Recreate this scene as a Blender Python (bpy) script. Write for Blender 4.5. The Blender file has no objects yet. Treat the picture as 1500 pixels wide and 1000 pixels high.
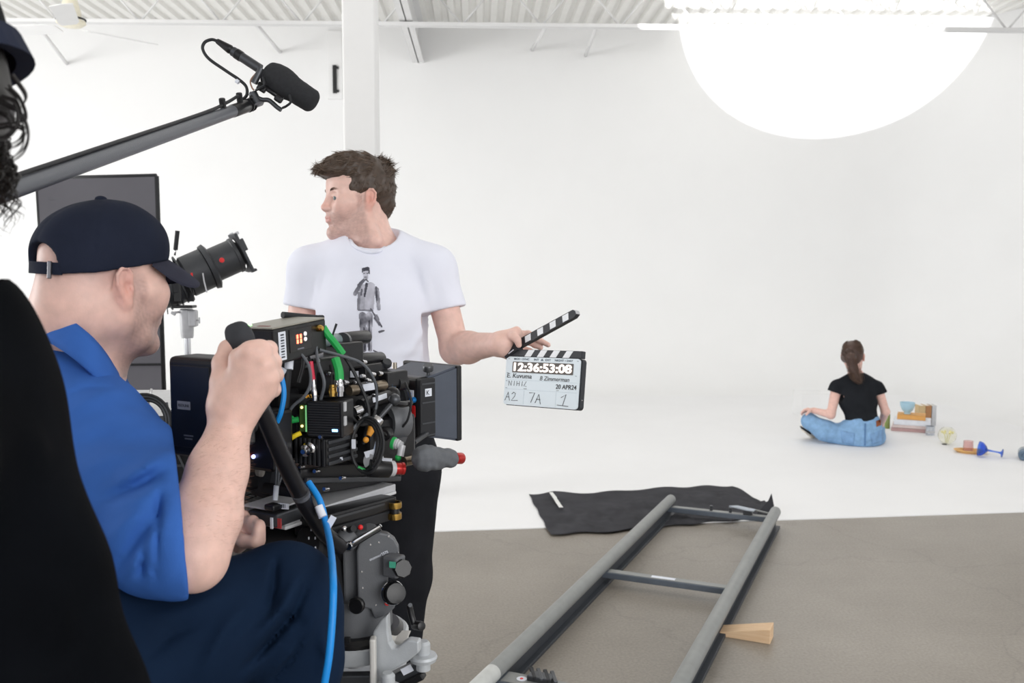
import bpy, bmesh, math, random
import numpy as np
from mathutils import Vector, Matrix, Euler, Quaternion
random.seed(7); np.random.seed(7)
scene = bpy.context.scene
COL = scene.collection
PI = math.pi
R = math.radians
# ------------------------------------------------------------------ camera
F_PX = 1350.0
CAM_Z, PITCH, YAW = 1.5, R(-4.74), R(-2.1)
cam_data = bpy.data.cameras.new('camera')
cam_data.sensor_width = 36.0
cam_data.lens = 36.0 * F_PX / 1500.0
cam_data.clip_start = 0.05
cam_data.dof.use_dof = True
cam_data.dof.focus_distance = 1.95
cam_data.dof.aperture_fstop = 8.0
cam = bpy.data.objects.new('camera', cam_data)
cam.rotation_euler = (PI/2 + PITCH, 0, YAW)
cam.location = (0, 0, CAM_Z)
COL.objects.link(cam)
scene.camera = cam
CAM_R = Euler((PI/2 + PITCH, 0, YAW)).to_matrix()
CAM_O = Vector((0, 0, CAM_Z))
# ------------------------------------------------------------------ world and large lights
world = bpy.data.worlds.new('world'); scene.world = world
world.use_nodes = True
bgn = world.node_tree.nodes['Background']
bgn.inputs[0].default_value = (0.95, 0.97, 1.0, 1); bgn.inputs[1].default_value = 0.95
def area(name, loc, target, sx, sy, power, col=(1, 1, 1)):
    l = bpy.data.lights.new(name, 'AREA'); l.shape = 'RECTANGLE'; l.size = sx; l.size_y = sy
    l.energy = power; l.color = col
    o = bpy.data.objects.new(name, l); COL.objects.link(o); o.location = loc
    o.rotation_euler = (Vector(target) - Vector(loc)).to_track_quat('-Z', 'Y').to_euler()
    return o
area('assumed_window_daylight', (-8.2, 4.0, 2.0), (3, 9.5, 3.2), 3.0, 2.2, 240, (1, 0.99, 0.97))  # window assumed out of view on the left, from the shadow direction
area('rear_fill', (3.5, -3.5, 2.6), (0, 4, 1.1), 4.0, 2.2, 128, (1, 0.99, 0.97))  # fill light added behind the camera to brighten surfaces facing it, no window there
area('overhead_fill', (0.5, 5.2, 4.42), (0.5, 5.2, 0), 8.0, 5.0, 66, (1, 0.995, 0.985))  # broad fill added under the deck to brighten the floors
vs = scene.view_settings
vs.view_transform = 'Standard'; vs.look = 'None'; vs.gamma = 1.0; vs.exposure = 0.43
vs.use_curve_mapping = False
# ------------------------------------------------------------------ layout helpers
def ray(px, py):
    return CAM_R @ Vector(((px-750)/F_PX, -(py-500)/F_PX, -1.0))
def at(px, py, d):            # the world point seen at a pixel, d metres in front of the lens
    return CAM_O + ray(px, py)*d
def on_floor(px, py, z=0.0):
    r = ray(px, py); return CAM_O + r*((z-CAM_Z)/r.z)
def on_y(px, py, y):
    r = ray(px, py); return CAM_O + r*(y/r.y)
V = Vector
# ------------------------------------------------------------------ materials
MATS = {}
def mat(name, col, rough=0.6, metal=0.0, var=0.06, scale=30.0, bump=0.0, bscale=200.0, spec=0.5, emit=None, estr=0.0,
        trans=0.0, ior=1.45, sss=0.0, sheen=0.0, coat=0.0, alpha=1.0):
    if name in MATS: return MATS[name]
    m = bpy.data.materials.new(name); m.use_nodes = True
    nt = m.node_tree; b = nt.nodes['Principled BSDF']
    b.inputs['Roughness'].default_value = rough; b.inputs['Metallic'].default_value = metal
    b.inputs['Specular IOR Level'].default_value = spec
    b.inputs['IOR'].default_value = ior
    b.inputs['Transmission Weight'].default_value = trans
    b.inputs['Alpha'].default_value = alpha
    if sheen: b.inputs['Sheen Weight'].default_value = sheen
    if coat: b.inputs['Coat Weight'].default_value = coat
    if sss:
        b.inputs['Subsurface Weight'].default_value = sss
        b.inputs['Subsurface Radius'].default_value = (0.012, 0.005, 0.003)
        b.inputs['Subsurface Scale'].default_value = 0.6
    tc = nt.nodes.new('ShaderNodeTexCoord')
    no = nt.nodes.new('ShaderNodeTexNoise'); no.inputs['Scale'].default_value = scale; no.inputs['Detail'].default_value = 4
    nt.links.new(tc.outputs['Object'], no.inputs['Vector'])
    rp = nt.nodes.new('ShaderNodeValToRGB')
    c0 = [max(0, c*(1-var)) for c in col[:3]]; c1 = [min(1, c*(1+var)) for c in col[:3]]
    rp.color_ramp.elements[0].position = 0.3; rp.color_ramp.elements[1].position = 0.7
    rp.color_ramp.elements[0].color = (*c0, 1); rp.color_ramp.elements[1].color = (*c1, 1)
    nt.links.new(no.outputs['Fac'], rp.inputs['Fac']); nt.links.new(rp.outputs['Color'], b.inputs['Base Color'])
    if bump:
        n2 = nt.nodes.new('ShaderNodeTexNoise'); n2.inputs['Scale'].default_value = bscale; n2.inputs['Detail'].default_value = 3
        nt.links.new(tc.outputs['Object'], n2.inputs['Vector'])
        bp = nt.nodes.new('ShaderNodeBump'); bp.inputs['Strength'].default_value = bump; bp.inputs['Distance'].default_value = 0.003
        nt.links.new(n2.outputs['Fac'], bp.inputs['Height']); nt.links.new(bp.outputs['Normal'], b.inputs['Normal'])
    if emit:
        b.inputs['Emission Color'].default_value = (*emit, 1); b.inputs['Emission Strength'].default_value = estr
    MATS[name] = m
    return m
def srgb(r, g, b):
    f = lambda c: (c/255/12.92 if c/255 <= 0.04045 else ((c/255+0.055)/1.055)**2.4)
    return (f(r), f(g), f(b))
# ------------------------------------------------------------------ objects
ROOTM = {}
def props(o, label=None, cat=None, group=None, kind=None):
    if label: o['label'] = label
    if cat: o['category'] = cat
    if group: o['group'] = group
    if kind: o['kind'] = kind
    return o
def thing(name, label, cat, loc=(0, 0, 0), rot=None, group=None, kind=None):
    o = bpy.data.objects.new(name, None); COL.objects.link(o)
    o.empty_display_size = 0.05
    m = Matrix.Translation(V(loc))
    if rot is not None: m = m @ (rot.to_matrix().to_4x4() if isinstance(rot, (Euler, Quaternion)) else rot.to_4x4())
    o.matrix_basis = m
    ROOTM[o.name] = m
    return props(o, label, cat, group, kind)
def root_of(o):
    while o.parent: o = o.parent
    return o
def link_mesh(name, me, m, parent=None, world=False):
    if world and parent is not None:
        me.transform(ROOTM[root_of(parent).name].inverted())
    o = bpy.data.objects.new(name, me); COL.objects.link(o)
    if m is not None:
        for x in (m if isinstance(m, (list, tuple)) else [m]): me.materials.append(x)
    if parent is not None: o.parent = parent
    else: ROOTM[o.name] = Matrix.Identity(4)
    return o
def set_origin(o, loc):       # move a top-level mesh's origin without moving the mesh
    o.data.transform(Matrix.Translation(-V(loc))); o.location = loc; ROOTM[o.name] = Matrix.Translation(V(loc))
def frame(x, z, o=(0, 0, 0)):  # orthonormal frame: columns x, y, z
    x = V(x).normalized(); z = V(z); z = (z - x*z.dot(x)).normalized(); y = z.cross(x)
    m = Matrix((x, y, z)).transposed().to_4x4(); m.translation = V(o); return m
class MB:
    """collects shapes into one bmesh"""
    def __init__(s, M=None): s.bm = bmesh.new(); s.M = M or Matrix.Identity(4)
    def _t(s, vs, M):
        T = s.M @ M if M is not None else s.M
        for v in vs: v.co = T @ v.co
    def box(s, c, size, M=None, bev=0.0, seg=2, mi=0):
        r = bmesh.ops.create_cube(s.bm, size=1.0); vs = r['verts']
        for v in vs: v.co = V((v.co.x*size[0], v.co.y*size[1], v.co.z*size[2]))
        fs = set(f for v in vs for f in v.link_faces)
        if bev > 0:
            es = list(set(e for v in vs for e in v.link_edges))
            rr = bmesh.ops.bevel(s.bm, geom=es, offset=min(bev, min(size)*0.49), segments=seg, profile=0.5, affect='EDGES')
            vs = list(set(v for f in rr['faces'] for v in f.verts) | set(v for v in vs if v.is_valid))
            fs = set(f for v in vs for f in v.link_faces)
        for f in fs: f.material_index = mi
        T = Matrix.Translation(V(c))
        s._t(vs, (M @ T) if M is not None else T)
        return s
    def cyl(s, a, b, r0, r1=None, n=20, mi=0, smooth=True, caps=True, bev=0.0):
        a = V(a); b = V(b); r1 = r0 if r1 is None else r1
        if bev > 0:
            L = (b-a).length; return s.lathe(a, b-a, [(0, 0), (r0-bev, 0), (r0-bev*.3, bev*.3), (r0, bev), (r1, L-bev), (r1-bev*.3, L-bev*.3), (r1-bev, L), (0, L)], n, mi)
        q = (b-a).to_track_quat('Z', 'Y').to_matrix()
        ra = []; rb = []
        for i in range(n):
            t = 2*PI*i/n; u = q @ V((math.cos(t), math.sin(t), 0))
            ra.append(s.bm.verts.new(s.M @ (a+u*r0))); rb.append(s.bm.verts.new(s.M @ (b+u*r1)))
        for i in range(n):
            f = s.bm.faces.new((ra[i], ra[(i+1) % n], rb[(i+1) % n], rb[i])); f.smooth = smooth; f.material_index = mi
        if caps:
            f = s.bm.faces.new(ra[::-1]); f.material_index = mi
            f = s.bm.faces.new(rb); f.material_index = mi
        return s
    def lathe(s, o, ax, prof, n=24, mi=0, smooth=True, xref=None):
        """prof: (radius, height along axis)"""
        o = V(o); q = V(ax).to_track_quat('Z', 'Y').to_matrix()
        rings = []
        for r, h in prof:
            if r < 1e-6: rings.append([s.bm.verts.new(s.M @ (o + q @ V((0, 0, h))))])
            else: rings.append([s.bm.verts.new(s.M @ (o + q @ V((r*math.cos(2*PI*i/n), r*math.sin(2*PI*i/n), h)))) for i in range(n)])
        for A, B in zip(rings, rings[1:]):
            for i in range(n):
                j = (i+1) % n
                if len(A) == 1 and len(B) == 1: break
                if len(A) == 1: f = s.bm.faces.new((A[0], B[j], B[i]))
                elif len(B) == 1: f = s.bm.faces.new((A[i], A[j], B[0]))
                else: f = s.bm.faces.new((A[i], A[j], B[j], B[i]))
                f.smooth = smooth; f.material_index = mi
        return s
    def tube(s, pts, r, n=8, mi=0, closed=False, caps=True):
        pts = [V(p) for p in pts]; m = len(pts)
        rs = r if isinstance(r, (list, tuple)) else [r]*m
        rings = []; nrm = None
        for i, p in enumerate(pts):
            if closed: t = pts[(i+1) % m]-pts[i-1]
            else: t = pts[min(i+1, m-1)]-pts[max(i-1, 0)]
            if t.length < 1e-9: t = V((0, 0, 1))
            t.normalize()
            if nrm is None: nrm = t.orthogonal().normalized()
            nrm = (nrm - t*nrm.dot(t))
            nrm = nrm.normalized() if nrm.length > 1e-6 else t.orthogonal().normalized()
            bn = t.cross(nrm)
            rings.append([s.bm.verts.new(s.M @ (p + (nrm*math.cos(2*PI*k/n) + bn*math.sin(2*PI*k/n))*rs[i])) for k in range(n)])
        rng = range(m) if closed else range(m-1)
        for i in rng:
            A = rings[i]; B = rings[(i+1) % m]
            for k in range(n):
                f = s.bm.faces.new((A[k], A[(k+1) % n], B[(k+1) % n], B[k])); f.smooth = True; f.material_index = mi
        if not closed and caps and n > 2:
            f = s.bm.faces.new(rings[0][::-1]); f.material_index = mi
            f = s.bm.faces.new(rings[-1]); f.material_index = mi
        return s
    def prism(s, poly, h, M=None, mi=0, smooth=False):
        """poly in local xy, extruded from z=0 to z=h, placed by M"""
        T = s.M @ (M if M is not None else Matrix.Identity(4))
        a = [s.bm.verts.new(T @ V((p[0], p[1], 0))) for p in poly]
        b = [s.bm.verts.new(T @ V((p[0], p[1], h))) for p in poly]
        n = len(poly)
        for i in range(n):
            f = s.bm.faces.new((a[i], a[(i+1) % n], b[(i+1) % n], b[i])); f.material_index = mi; f.smooth = smooth
        f = s.bm.faces.new(a[::-1]); f.material_index = mi
        f = s.bm.faces.new(b); f.material_index = mi
        return s
    def ball(s, c, r, M=None, n=16, mi=0):
        rr = (r, r, r) if isinstance(r, (int, float)) else r
        q = bmesh.ops.create_uvsphere(s.bm, u_segments=n, v_segments=max(6, n//2), radius=1.0)
        vs = q['verts']
        for v in vs: v.co = V((v.co.x*rr[0], v.co.y*rr[1], v.co.z*rr[2]))
        for f in set(f for v in vs for f in v.link_faces): f.smooth = True; f.material_index = mi
        T = Matrix.Translation(V(c))
        if M is not None: T = T @ M
        s._t(vs, T)
        return s
    def quad(s, pts, mi=0):
        f = s.bm.faces.new([s.bm.verts.new(s.M @ V(p)) for p in pts]); f.material_index = mi; return s
    def build(s, name, m, parent=None, world=False, label=None):
        bmesh.ops.recalc_face_normals(s.bm, faces=s.bm.faces[:])
        me = bpy.data.meshes.new(name); s.bm.to_mesh(me); s.bm.free()
        fl = np.empty(len(me.polygons), bool); me.polygons.foreach_get('use_smooth', fl)
        me.set_sharp_from_angle(angle=R(38)); me.polygons.foreach_set('use_smooth', fl); me.update()
        o = link_mesh(name, me, m, parent, world)
        if label: o['label'] = label
        return o
def rrect(w, h, r, n=5):
    pts = []
    for cx, cy, a0 in ((w/2-r, h/2-r, 0), (-w/2+r, h/2-r, PI/2), (-w/2+r, -h/2+r, PI), (w/2-r, -h/2+r, 1.5*PI)):
        for i in range(n+1):
            a = a0 + PI/2*i/n; pts.append((cx+r*math.cos(a), cy+r*math.sin(a)))
    return pts
def spline(pts, n=10):        # Catmull-Rom through points
    P = [V(p) for p in pts]; P = [P[0]*2-P[1]] + P + [P[-1]*2-P[-2]]
    out = []
    for i in range(1, len(P)-2):
        for k in range(n):
            t = k/n; a, b, c, d = P[i-1], P[i], P[i+1], P[i+2]
            out.append(0.5*((2*b)+(c-a)*t+(2*a-5*b+4*c-d)*t*t+(3*b-a-3*c+d)*t**3))
    out.append(P[-2]); return out
def text_mesh(name, s, size, M, m, parent=None, world=False, ext=0.0002, shear=0.0, align='LEFT', bold=0.0, sx=1.0):
    c = bpy.data.curves.new(name, 'FONT'); c.body = s; c.size = size; c.extrude = ext; c.shear = shear
    c.align_x = align; c.offset = bold; c.resolution_u = 3
    t = bpy.data.objects.new(name, c); COL.objects.link(t)
    dg = bpy.context.evaluated_depsgraph_get()
    me = bpy.data.meshes.new_from_object(t.evaluated_get(dg))
    bpy.data.objects.remove(t); bpy.data.curves.remove(c)
    me.materials.clear()
    me.transform(M @ Matrix.Diagonal((sx, 1, 1, 1)))
    return link_mesh(name, me, m, parent, world)
# ------------------------------------------------------------------ implicit surfaces (smooth unions, meshed by surface nets)
def _np(v): return np.array(v, dtype=np.float32)
class Sculpt:
    def __init__(s): s.ops = []
    def _add(s, f, c, br, k, op='u'): s.ops.append((op, f, _np(c), float(br), float(k))); return s
    def cone(s, a, b, ra, rb=None, k=0.02, op='u'):
        rb = ra if rb is None else rb
        a = _np(a); b = _np(b); ab = b-a; L2 = max(float(ab@ab), 1e-9)
        def f(P):
            t = np.clip(((P-a)@ab)/L2, 0, 1)
            return np.linalg.norm(P-a-t[..., None]*ab, axis=-1) - (ra+(rb-ra)*t)
        return s._add(f, (a+b)/2, math.sqrt(L2)/2+max(ra, rb), k, op)
    def chain(s, pts, rs, k=0.02, op='u'):
        for i in range(len(pts)-1): s.cone(pts[i], pts[i+1], rs[i], rs[i+1], k if i == 0 else min(k, 0.012), op)
        return s
    def flat(s, a, b, side, ra, rb, k=0.03, op='u'):
        """segment with an elliptical section: ra=(along side, across) at a, rb at b"""
        a = _np(a); b = _np(b); ab = b-a; L2 = float(ab@ab); u = ab/math.sqrt(L2)
        sd = _np(side); sd = sd-u*(sd@u); sd /= np.linalg.norm(sd); w = np.cross(u, sd)
        def f(P):
            t = np.clip(((P-a)@ab)/L2, 0, 1)
            q = P-a-t[..., None]*ab
            r1 = ra[0]+(rb[0]-ra[0])*t; r2 = ra[1]+(rb[1]-ra[1])*t; rm = np.minimum(r1, r2)
            x = q@sd; y = q@w; z = q@u
            k0 = np.sqrt((x/r1)**2+(y/r2)**2+(z/rm)**2)+1e-6
            k1 = np.sqrt((x/r1**2)**2+(y/r2**2)**2+(z/rm**2)**2)+1e-6
            return k0*(k0-1)/k1
        return s._add(f, (a+b)/2, math.sqrt(L2)/2+max(*ra, *rb), k, op)
    def ell(s, c, r, M=None, k=0.02, op='u'):
        c = _np(c); r = _np((r, r, r) if isinstance(r, (int, float)) else r)
        Mi = None if M is None else np.array(M.to_3x3().transposed() if not isinstance(M, np.ndarray) else M.T, dtype=np.float32)
        def f(P):
            q = P-c
            if Mi is not None: q = q@Mi.T
            k0 = np.linalg.norm(q/r, axis=-1)+1e-6; k1 = np.linalg.norm(q/(r*r), axis=-1)+1e-6
            return k0*(k0-1)/k1
        return s._add(f, c, float(r.max()), k, op)
    def box(s, c, half, M=None, rnd=0.005, k=0.01, op='u'):
        c = _np(c); h = _np(half)-rnd
        Mi = None if M is None else np.array(M.to_3x3().transposed(), dtype=np.float32)
        def f(P):
            q = P-c
            if Mi is not None: q = q@Mi.T
            q = np.abs(q)-h
            return np.linalg.norm(np.maximum(q, 0), axis=-1)+np.minimum(q.max(axis=-1), 0)-rnd
        return s._add(f, c, float(np.linalg.norm(half)), k, op)
    def plane(s, o, n, k=0.006):         # cuts away everything on the side the normal points to
        o = _np(o); n = _np(V(n).normalized())
        return s._add(lambda P: (P-o)@n, o, 1e6, k, 'i')
    def disp(s, f): s.ops.append(('d', f, _np((0, 0, 0)), 1e6, 0)); return s
    def eval(s, B, C, br, margin):
        """B: blocks of points (n, m, 3), C: block centres"""
        d = np.full(B.shape[:-1], 1.0, np.float32)
        for op, f, c, r, k in s.ops:
            if r > 1e5: ix = np.arange(len(C))
            else: ix = np.nonzero(np.linalg.norm(C-c, axis=-1)-r < br+k*2.5+0.03+margin)[0]
            if not len(ix): continue
            if op == 'd':
                near = ix[np.abs(d[ix]).min(axis=1) < 0.06] if B.shape[1] > 1 else ix
                d[near] += f(B[near]); continue
            e = f(B[ix]); a = d[ix]
            if k <= 0: k = 1e-5
            if op == 'u':
                h = np.maximum(k-np.abs(a-e), 0)/k; d[ix] = np.minimum(a, e)-h*h*k*0.25
            elif op == 's':
                h = np.maximum(k-np.abs(a+e), 0)/k; d[ix] = np.maximum(a, -e)+h*h*k*0.25
            elif op == 'i':
                h = np.maximum(k-np.abs(a-e), 0)/k; d[ix] = np.maximum(a, e)+h*h*k*0.25
        return d
    def mesh(s, h, name='body', keep=None):
        lo = np.min([c-r for op, f, c, r, k in s.ops if op == 'u'], axis=0)-0.03
        hi = np.max([c+r for op, f, c, r, k in s.ops if op == 'u'], axis=0)+0.03
        N = 8; bs = N*h
        nb = np.ceil((hi-lo)/bs).astype(int)
        g = np.stack(np.meshgrid(*[np.arange(n) for n in nb], indexing='ij'), -1).reshape(-1, 3)
        C = (lo+(g+0.5)*bs).astype(np.float32)
        dc = s.eval(C[:, None, :], C, 0.0, bs*2)[:, 0]
        act = np.abs(dc) < bs*1.9+0.015
        g = g[act]; C = C[act]
        off = np.stack(np.meshgrid(*[np.arange(N+1)]*3, indexing='ij'), -1).reshape(-1, 3)
        B = (lo.astype(np.float64)[None, None]+(g[:, None, :]*N+off[None])*float(h)).astype(np.float32)
        D = s.eval(B, C, bs*0.87, 0.0).reshape(-1, N+1, N+1, N+1)
        D[np.abs(D) < 1e-7] = 1e-7
        # cells
        corners = [(i, j, k) for i in (0, 1) for j in (0, 1) for k in (0, 1)]
        cv = np.stack([D[:, i:N+i, j:N+j, k:N+k] for i, j, k in corners], -1)
        ins = cv < 0
        mixed = ins.any(-1) & ~ins.all(-1)
        bi, ci, cj, ck = np.nonzero(mixed)
        vals = cv[bi, ci, cj, ck]
        S = np.zeros((len(bi), 3), np.float32); W = np.zeros((len(bi), 1), np.float32)
        ca = np.array(corners, np.float32)
        for a in range(8):
            for b in range(a+1, 8):
                if abs(ca[a]-ca[b]).sum() != 1: continue
                va = vals[:, a]; vb = vals[:, b]; m = (va < 0) != (vb < 0)
                t = np.where(m, va/(va-vb+1e-12), 0)
                S += np.where(m[:, None], ca[a]+(ca[b]-ca[a])*t[:, None], 0); W += m[:, None]
        cell = g[bi]*N+np.stack([ci, cj, ck], -1)
        P = lo+(cell+S/W)*h
        dim = nb*N+2
        key = (cell[:, 0].astype(np.int64)*dim[1]+cell[:, 1])*dim[2]+cell[:, 2]
        order = np.argsort(key); ks = key[order]
        def look(c):
            kk = (c[:, 0].astype(np.int64)*dim[1]+c[:, 1])*dim[2]+c[:, 2]
            p = np.minimum(np.searchsorted(ks, kk), len(ks)-1)
            return np.where(ks[p] == kk, order[p], -1)
        quads = []
        Dn = D[:, :N, :N, :N]
        for ax in range(3):
            sh = [0, 0, 0]; sh[ax] = 1
            D2 = D[:, sh[0]:N+sh[0], sh[1]:N+sh[1], sh[2]:N+sh[2]]
            ch = (Dn < 0) != (D2 < 0)
            b2, i2, j2, k2 = np.nonzero(ch)
            base = g[b2]*N+np.stack([i2, j2, k2], -1)
            u = np.zeros(3, int); v = np.zeros(3, int); u[(ax+1) % 3] = 1; v[(ax+2) % 3] = 1
            q = np.stack([look(base-u-v), look(base-v), look(base), look(base-u)], -1)
            neg = Dn[b2, i2, j2, k2] < 0
            q = np.where(neg[:, None], q, q[:, ::-1])
            quads.append(q[(q >= 0).all(-1)])
        Q = np.concatenate(quads)
        me = mesh_np(name, P, Q)
        E = np.sort(np.stack([Q, np.roll(Q, -1, 1)], -1).reshape(-1, 2), 1).astype(np.int64); ek = E[:, 0]*len(P)+E[:, 1]
        _, cnt = np.unique(ek, return_counts=True)
        if (cnt == 1).any():          # close pinholes
            b = bmesh.new(); b.from_mesh(me); bmesh.ops.holes_fill(b, edges=[e for e in b.edges if e.is_boundary], sides=40)
            for f in b.faces: f.smooth = True
            b.to_mesh(me); b.free()
        return me
def mesh_np(name, P, Q, smooth=True):
    me = bpy.data.meshes.new(name)
    nq = len(Q); w = Q.shape[1]
    me.vertices.add(len(P)); me.vertices.foreach_set('co', np.asarray(P, np.float32).ravel())
    me.loops.add(nq*w); me.loops.foreach_set('vertex_index', np.asarray(Q, np.int32).ravel())
    me.polygons.add(nq); me.polygons.foreach_set('loop_start', np.arange(0, nq*w, w, dtype=np.int32))
    me.polygons.foreach_set('use_smooth', np.full(nq, smooth))
    me.update(calc_edges=True); me.validate()
    return me
def relax(me, it=2, f=0.5):
    n = len(me.vertices); P = np.empty(n*3, np.float32); me.vertices.foreach_get('co', P); P = P.reshape(-1, 3)
    E = np.empty(len(me.edges)*2, np.int32); me.edges.foreach_get('vertices', E); E = E.reshape(-1, 2)
    cnt = np.bincount(E.ravel(), minlength=n)[:, None]+1e-6
    for _ in range(it):
        S = np.stack([np.bincount(E[:, 0], P[E[:, 1], a], n)+np.bincount(E[:, 1], P[E[:, 0], a], n) for a in range(3)], -1)
        P = P*(1-f)+(S/cnt)*f
    me.vertices.foreach_set('co', P.astype(np.float32).ravel()); me.update()
    return me
def verts_np(me):
    P = np.empty(len(me.vertices)*3, np.float32); me.vertices.foreach_get('co', P); return P.reshape(-1, 3)
def paint(me, name, cols):
    a = me.color_attributes.new(name, 'FLOAT_COLOR', 'POINT')
    c = np.ones((len(me.vertices), 4), np.float32); c[:, :3] = cols; a.data.foreach_set('color', c.ravel())
class Noise:
    def __init__(s, seed, freq, octaves=3, aniso=(1, 1, 1), M=None):
        r = np.random.RandomState(seed); s.w = []
        for o in range(octaves):
            for _ in range(5):
                d = r.normal(size=3); d /= np.linalg.norm(d)
                s.w.append(((d*freq*2**o*r.uniform(.7, 1.3)*2*PI*np.array(aniso)).astype(np.float32), r.uniform(0, 6.28), 0.5**o))
        s.tot = sum(a for _, _, a in s.w)*0.6
        s.M = None if M is None else np.array(M.to_3x3().transposed(), np.float32)
    def __call__(s, P):
        if s.M is not None: P = P@s.M.T
        out = 0; wp = np.sin(P[..., [1, 2, 0]]*17.0)*0.012
        Pw = P+wp
        for d, p, a in s.w: out = out+a*np.sin(Pw@d+p)
        return out/s.tot
# ================================================================== the room
M_white = mat('white_paint', srgb(240, 240, 240), 0.75, var=0.012, scale=1.2)
M_cycfloor = mat('white_stage_paint', srgb(240, 240, 241), 0.6, var=0.012, scale=2.0)
M_deck = mat('white_steel_deck', srgb(238, 237, 233), 0.5, var=0.02, scale=4)
M_steel_white = mat('white_painted_steel', srgb(226, 226, 226), 0.5, var=0.02, scale=6)
YB, XR, ZC = 12.0, 6.62, 4.55
RC = 1.6
def concrete():
    m = bpy.data.materials.new('polished_concrete'); m.use_nodes = True
    nt = m.node_tree; b = nt.nodes['Principled BSDF']
    tc = nt.nodes.new('ShaderNodeTexCoord')
    n1 = nt.nodes.new('ShaderNodeTexNoise'); n1.inputs['Scale'].default_value = 0.9; n1.inputs['Detail'].default_value = 8; n1.inputs['Roughness'].default_value = 0.62
    n2 = nt.nodes.new('ShaderNodeTexNoise'); n2.inputs['Scale'].default_value = 90; n2.inputs['Detail'].default_value = 4
    mp = nt.nodes.new('ShaderNodeMapping'); mp.inputs['Scale'].default_value = (0.6, 9, 1); mp.inputs['Rotation'].default_value = (0, 0, 0.5)
    n3 = nt.nodes.new('ShaderNodeTexNoise'); n3.inputs['Scale'].default_value = 2.4; n3.inputs['Detail'].default_value = 6
    for n in (n1, n2): nt.links.new(tc.outputs['Object'], n.inputs['Vector'])
    nt.links.new(tc.outputs['Object'], mp.inputs['Vector']); nt.links.new(mp.outputs['Vector'], n3.inputs['Vector'])
    rp = nt.nodes.new('ShaderNodeValToRGB'); rp.color_ramp.elements[0].position = 0.32; rp.color_ramp.elements[1].position = 0.7
    rp.color_ramp.elements[0].color = (*srgb(130, 123, 114), 1); rp.color_ramp.elements[1].color = (*srgb(150, 143, 134), 1)
    nt.links.new(n1.outputs['Fac'], rp.inputs['Fac'])
    mx = nt.nodes.new('ShaderNodeMix'); mx.data_type = 'RGBA'; mx.blend_type = 'OVERLAY'; mx.inputs['Factor'].default_value = 0.35
    nt.links.new(rp.outputs['Color'], mx.inputs['A']); nt.links.new(n2.outputs['Fac'], mx.inputs['B'])
    mx2 = nt.nodes.new('ShaderNodeMix'); mx2.data_type = 'RGBA'; mx2.blend_type = 'OVERLAY'; mx2.inputs['Factor'].default_value = 0.04
    nt.links.new(mx.outputs['Result'], mx2.inputs['A']); nt.links.new(n3.outputs['Fac'], mx2.inputs['B'])
    # fine dark cracks and scuffs
    vo = nt.nodes.new('ShaderNodeTexVoronoi'); vo.feature = 'DISTANCE_TO_EDGE'; vo.inputs['Scale'].default_value = 0.8
    ad = nt.nodes.new('ShaderNodeMixRGB') if False else nt.nodes.new('ShaderNodeVectorMath'); ad.operation = 'MULTIPLY_ADD'
    nt.links.new(n1.outputs['Color'], ad.inputs[0]); ad.inputs[1].default_value = (0.7, 0.7, 0.7); nt.links.new(tc.outputs['Object'], ad.inputs[2])
    nt.links.new(ad.outputs[0], vo.inputs['Vector'])
    r2 = nt.nodes.new('ShaderNodeValToRGB'); r2.color_ramp.elements[0].position = 0.0; r2.color_ramp.elements[1].position = 0.006
    r2.color_ramp.elements[0].color = (0.72, 0.72, 0.72, 1); r2.color_ramp.elements[1].color = (1, 1, 1, 1)
    nt.links.new(vo.outputs['Distance'], r2.inputs['Fac'])
    m3 = nt.nodes.new('ShaderNodeMix'); m3.data_type = 'RGBA'; m3.blend_type = 'MULTIPLY'; m3.inputs['Factor'].default_value = 0.5
    nt.links.new(mx2.outputs['Result'], m3.inputs['A']); nt.links.new(r2.outputs['Color'], m3.inputs['B'])
    nt.links.new(m3.outputs['Result'], b.inputs['Base Color'])
    b.inputs['Roughness'].default_value = 0.42
    bp = nt.nodes.new('ShaderNodeBump'); bp.inputs['Strength'].default_value = 0.08; bp.inputs['Distance'].default_value = 0.002
    nt.links.new(n2.outputs['Fac'], bp.inputs['Height']); nt.links.new(bp.outputs['Normal'], b.inputs['Normal'])
    return m
M_concrete = concrete()
mb = MB(); mb.box((0, 3.5, -0.06), (24, 22, 0.12))
props(mb.build('floor', M_concrete), 'grey polished concrete floor in the foreground', None, kind='structure')
# white stage floor: its front edge runs across the picture
e0 = on_floor(622, 779.5); e1 = on_floor(1500, 750.5)
dirn = (e1-e0); sl = dirn.y/dirn.x
ex = lambda x: e0.y+(x-e0.x)*sl
mb = MB()
mb.prism([(-11, ex(-11)), (XR-RC, ex(XR-RC)), (XR-RC, YB-RC), (-11, YB-RC)], 0.006)
props(mb.build('floor_stage', M_cycfloor), 'glossy white painted studio floor before the curved wall', None, kind='structure')
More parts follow.
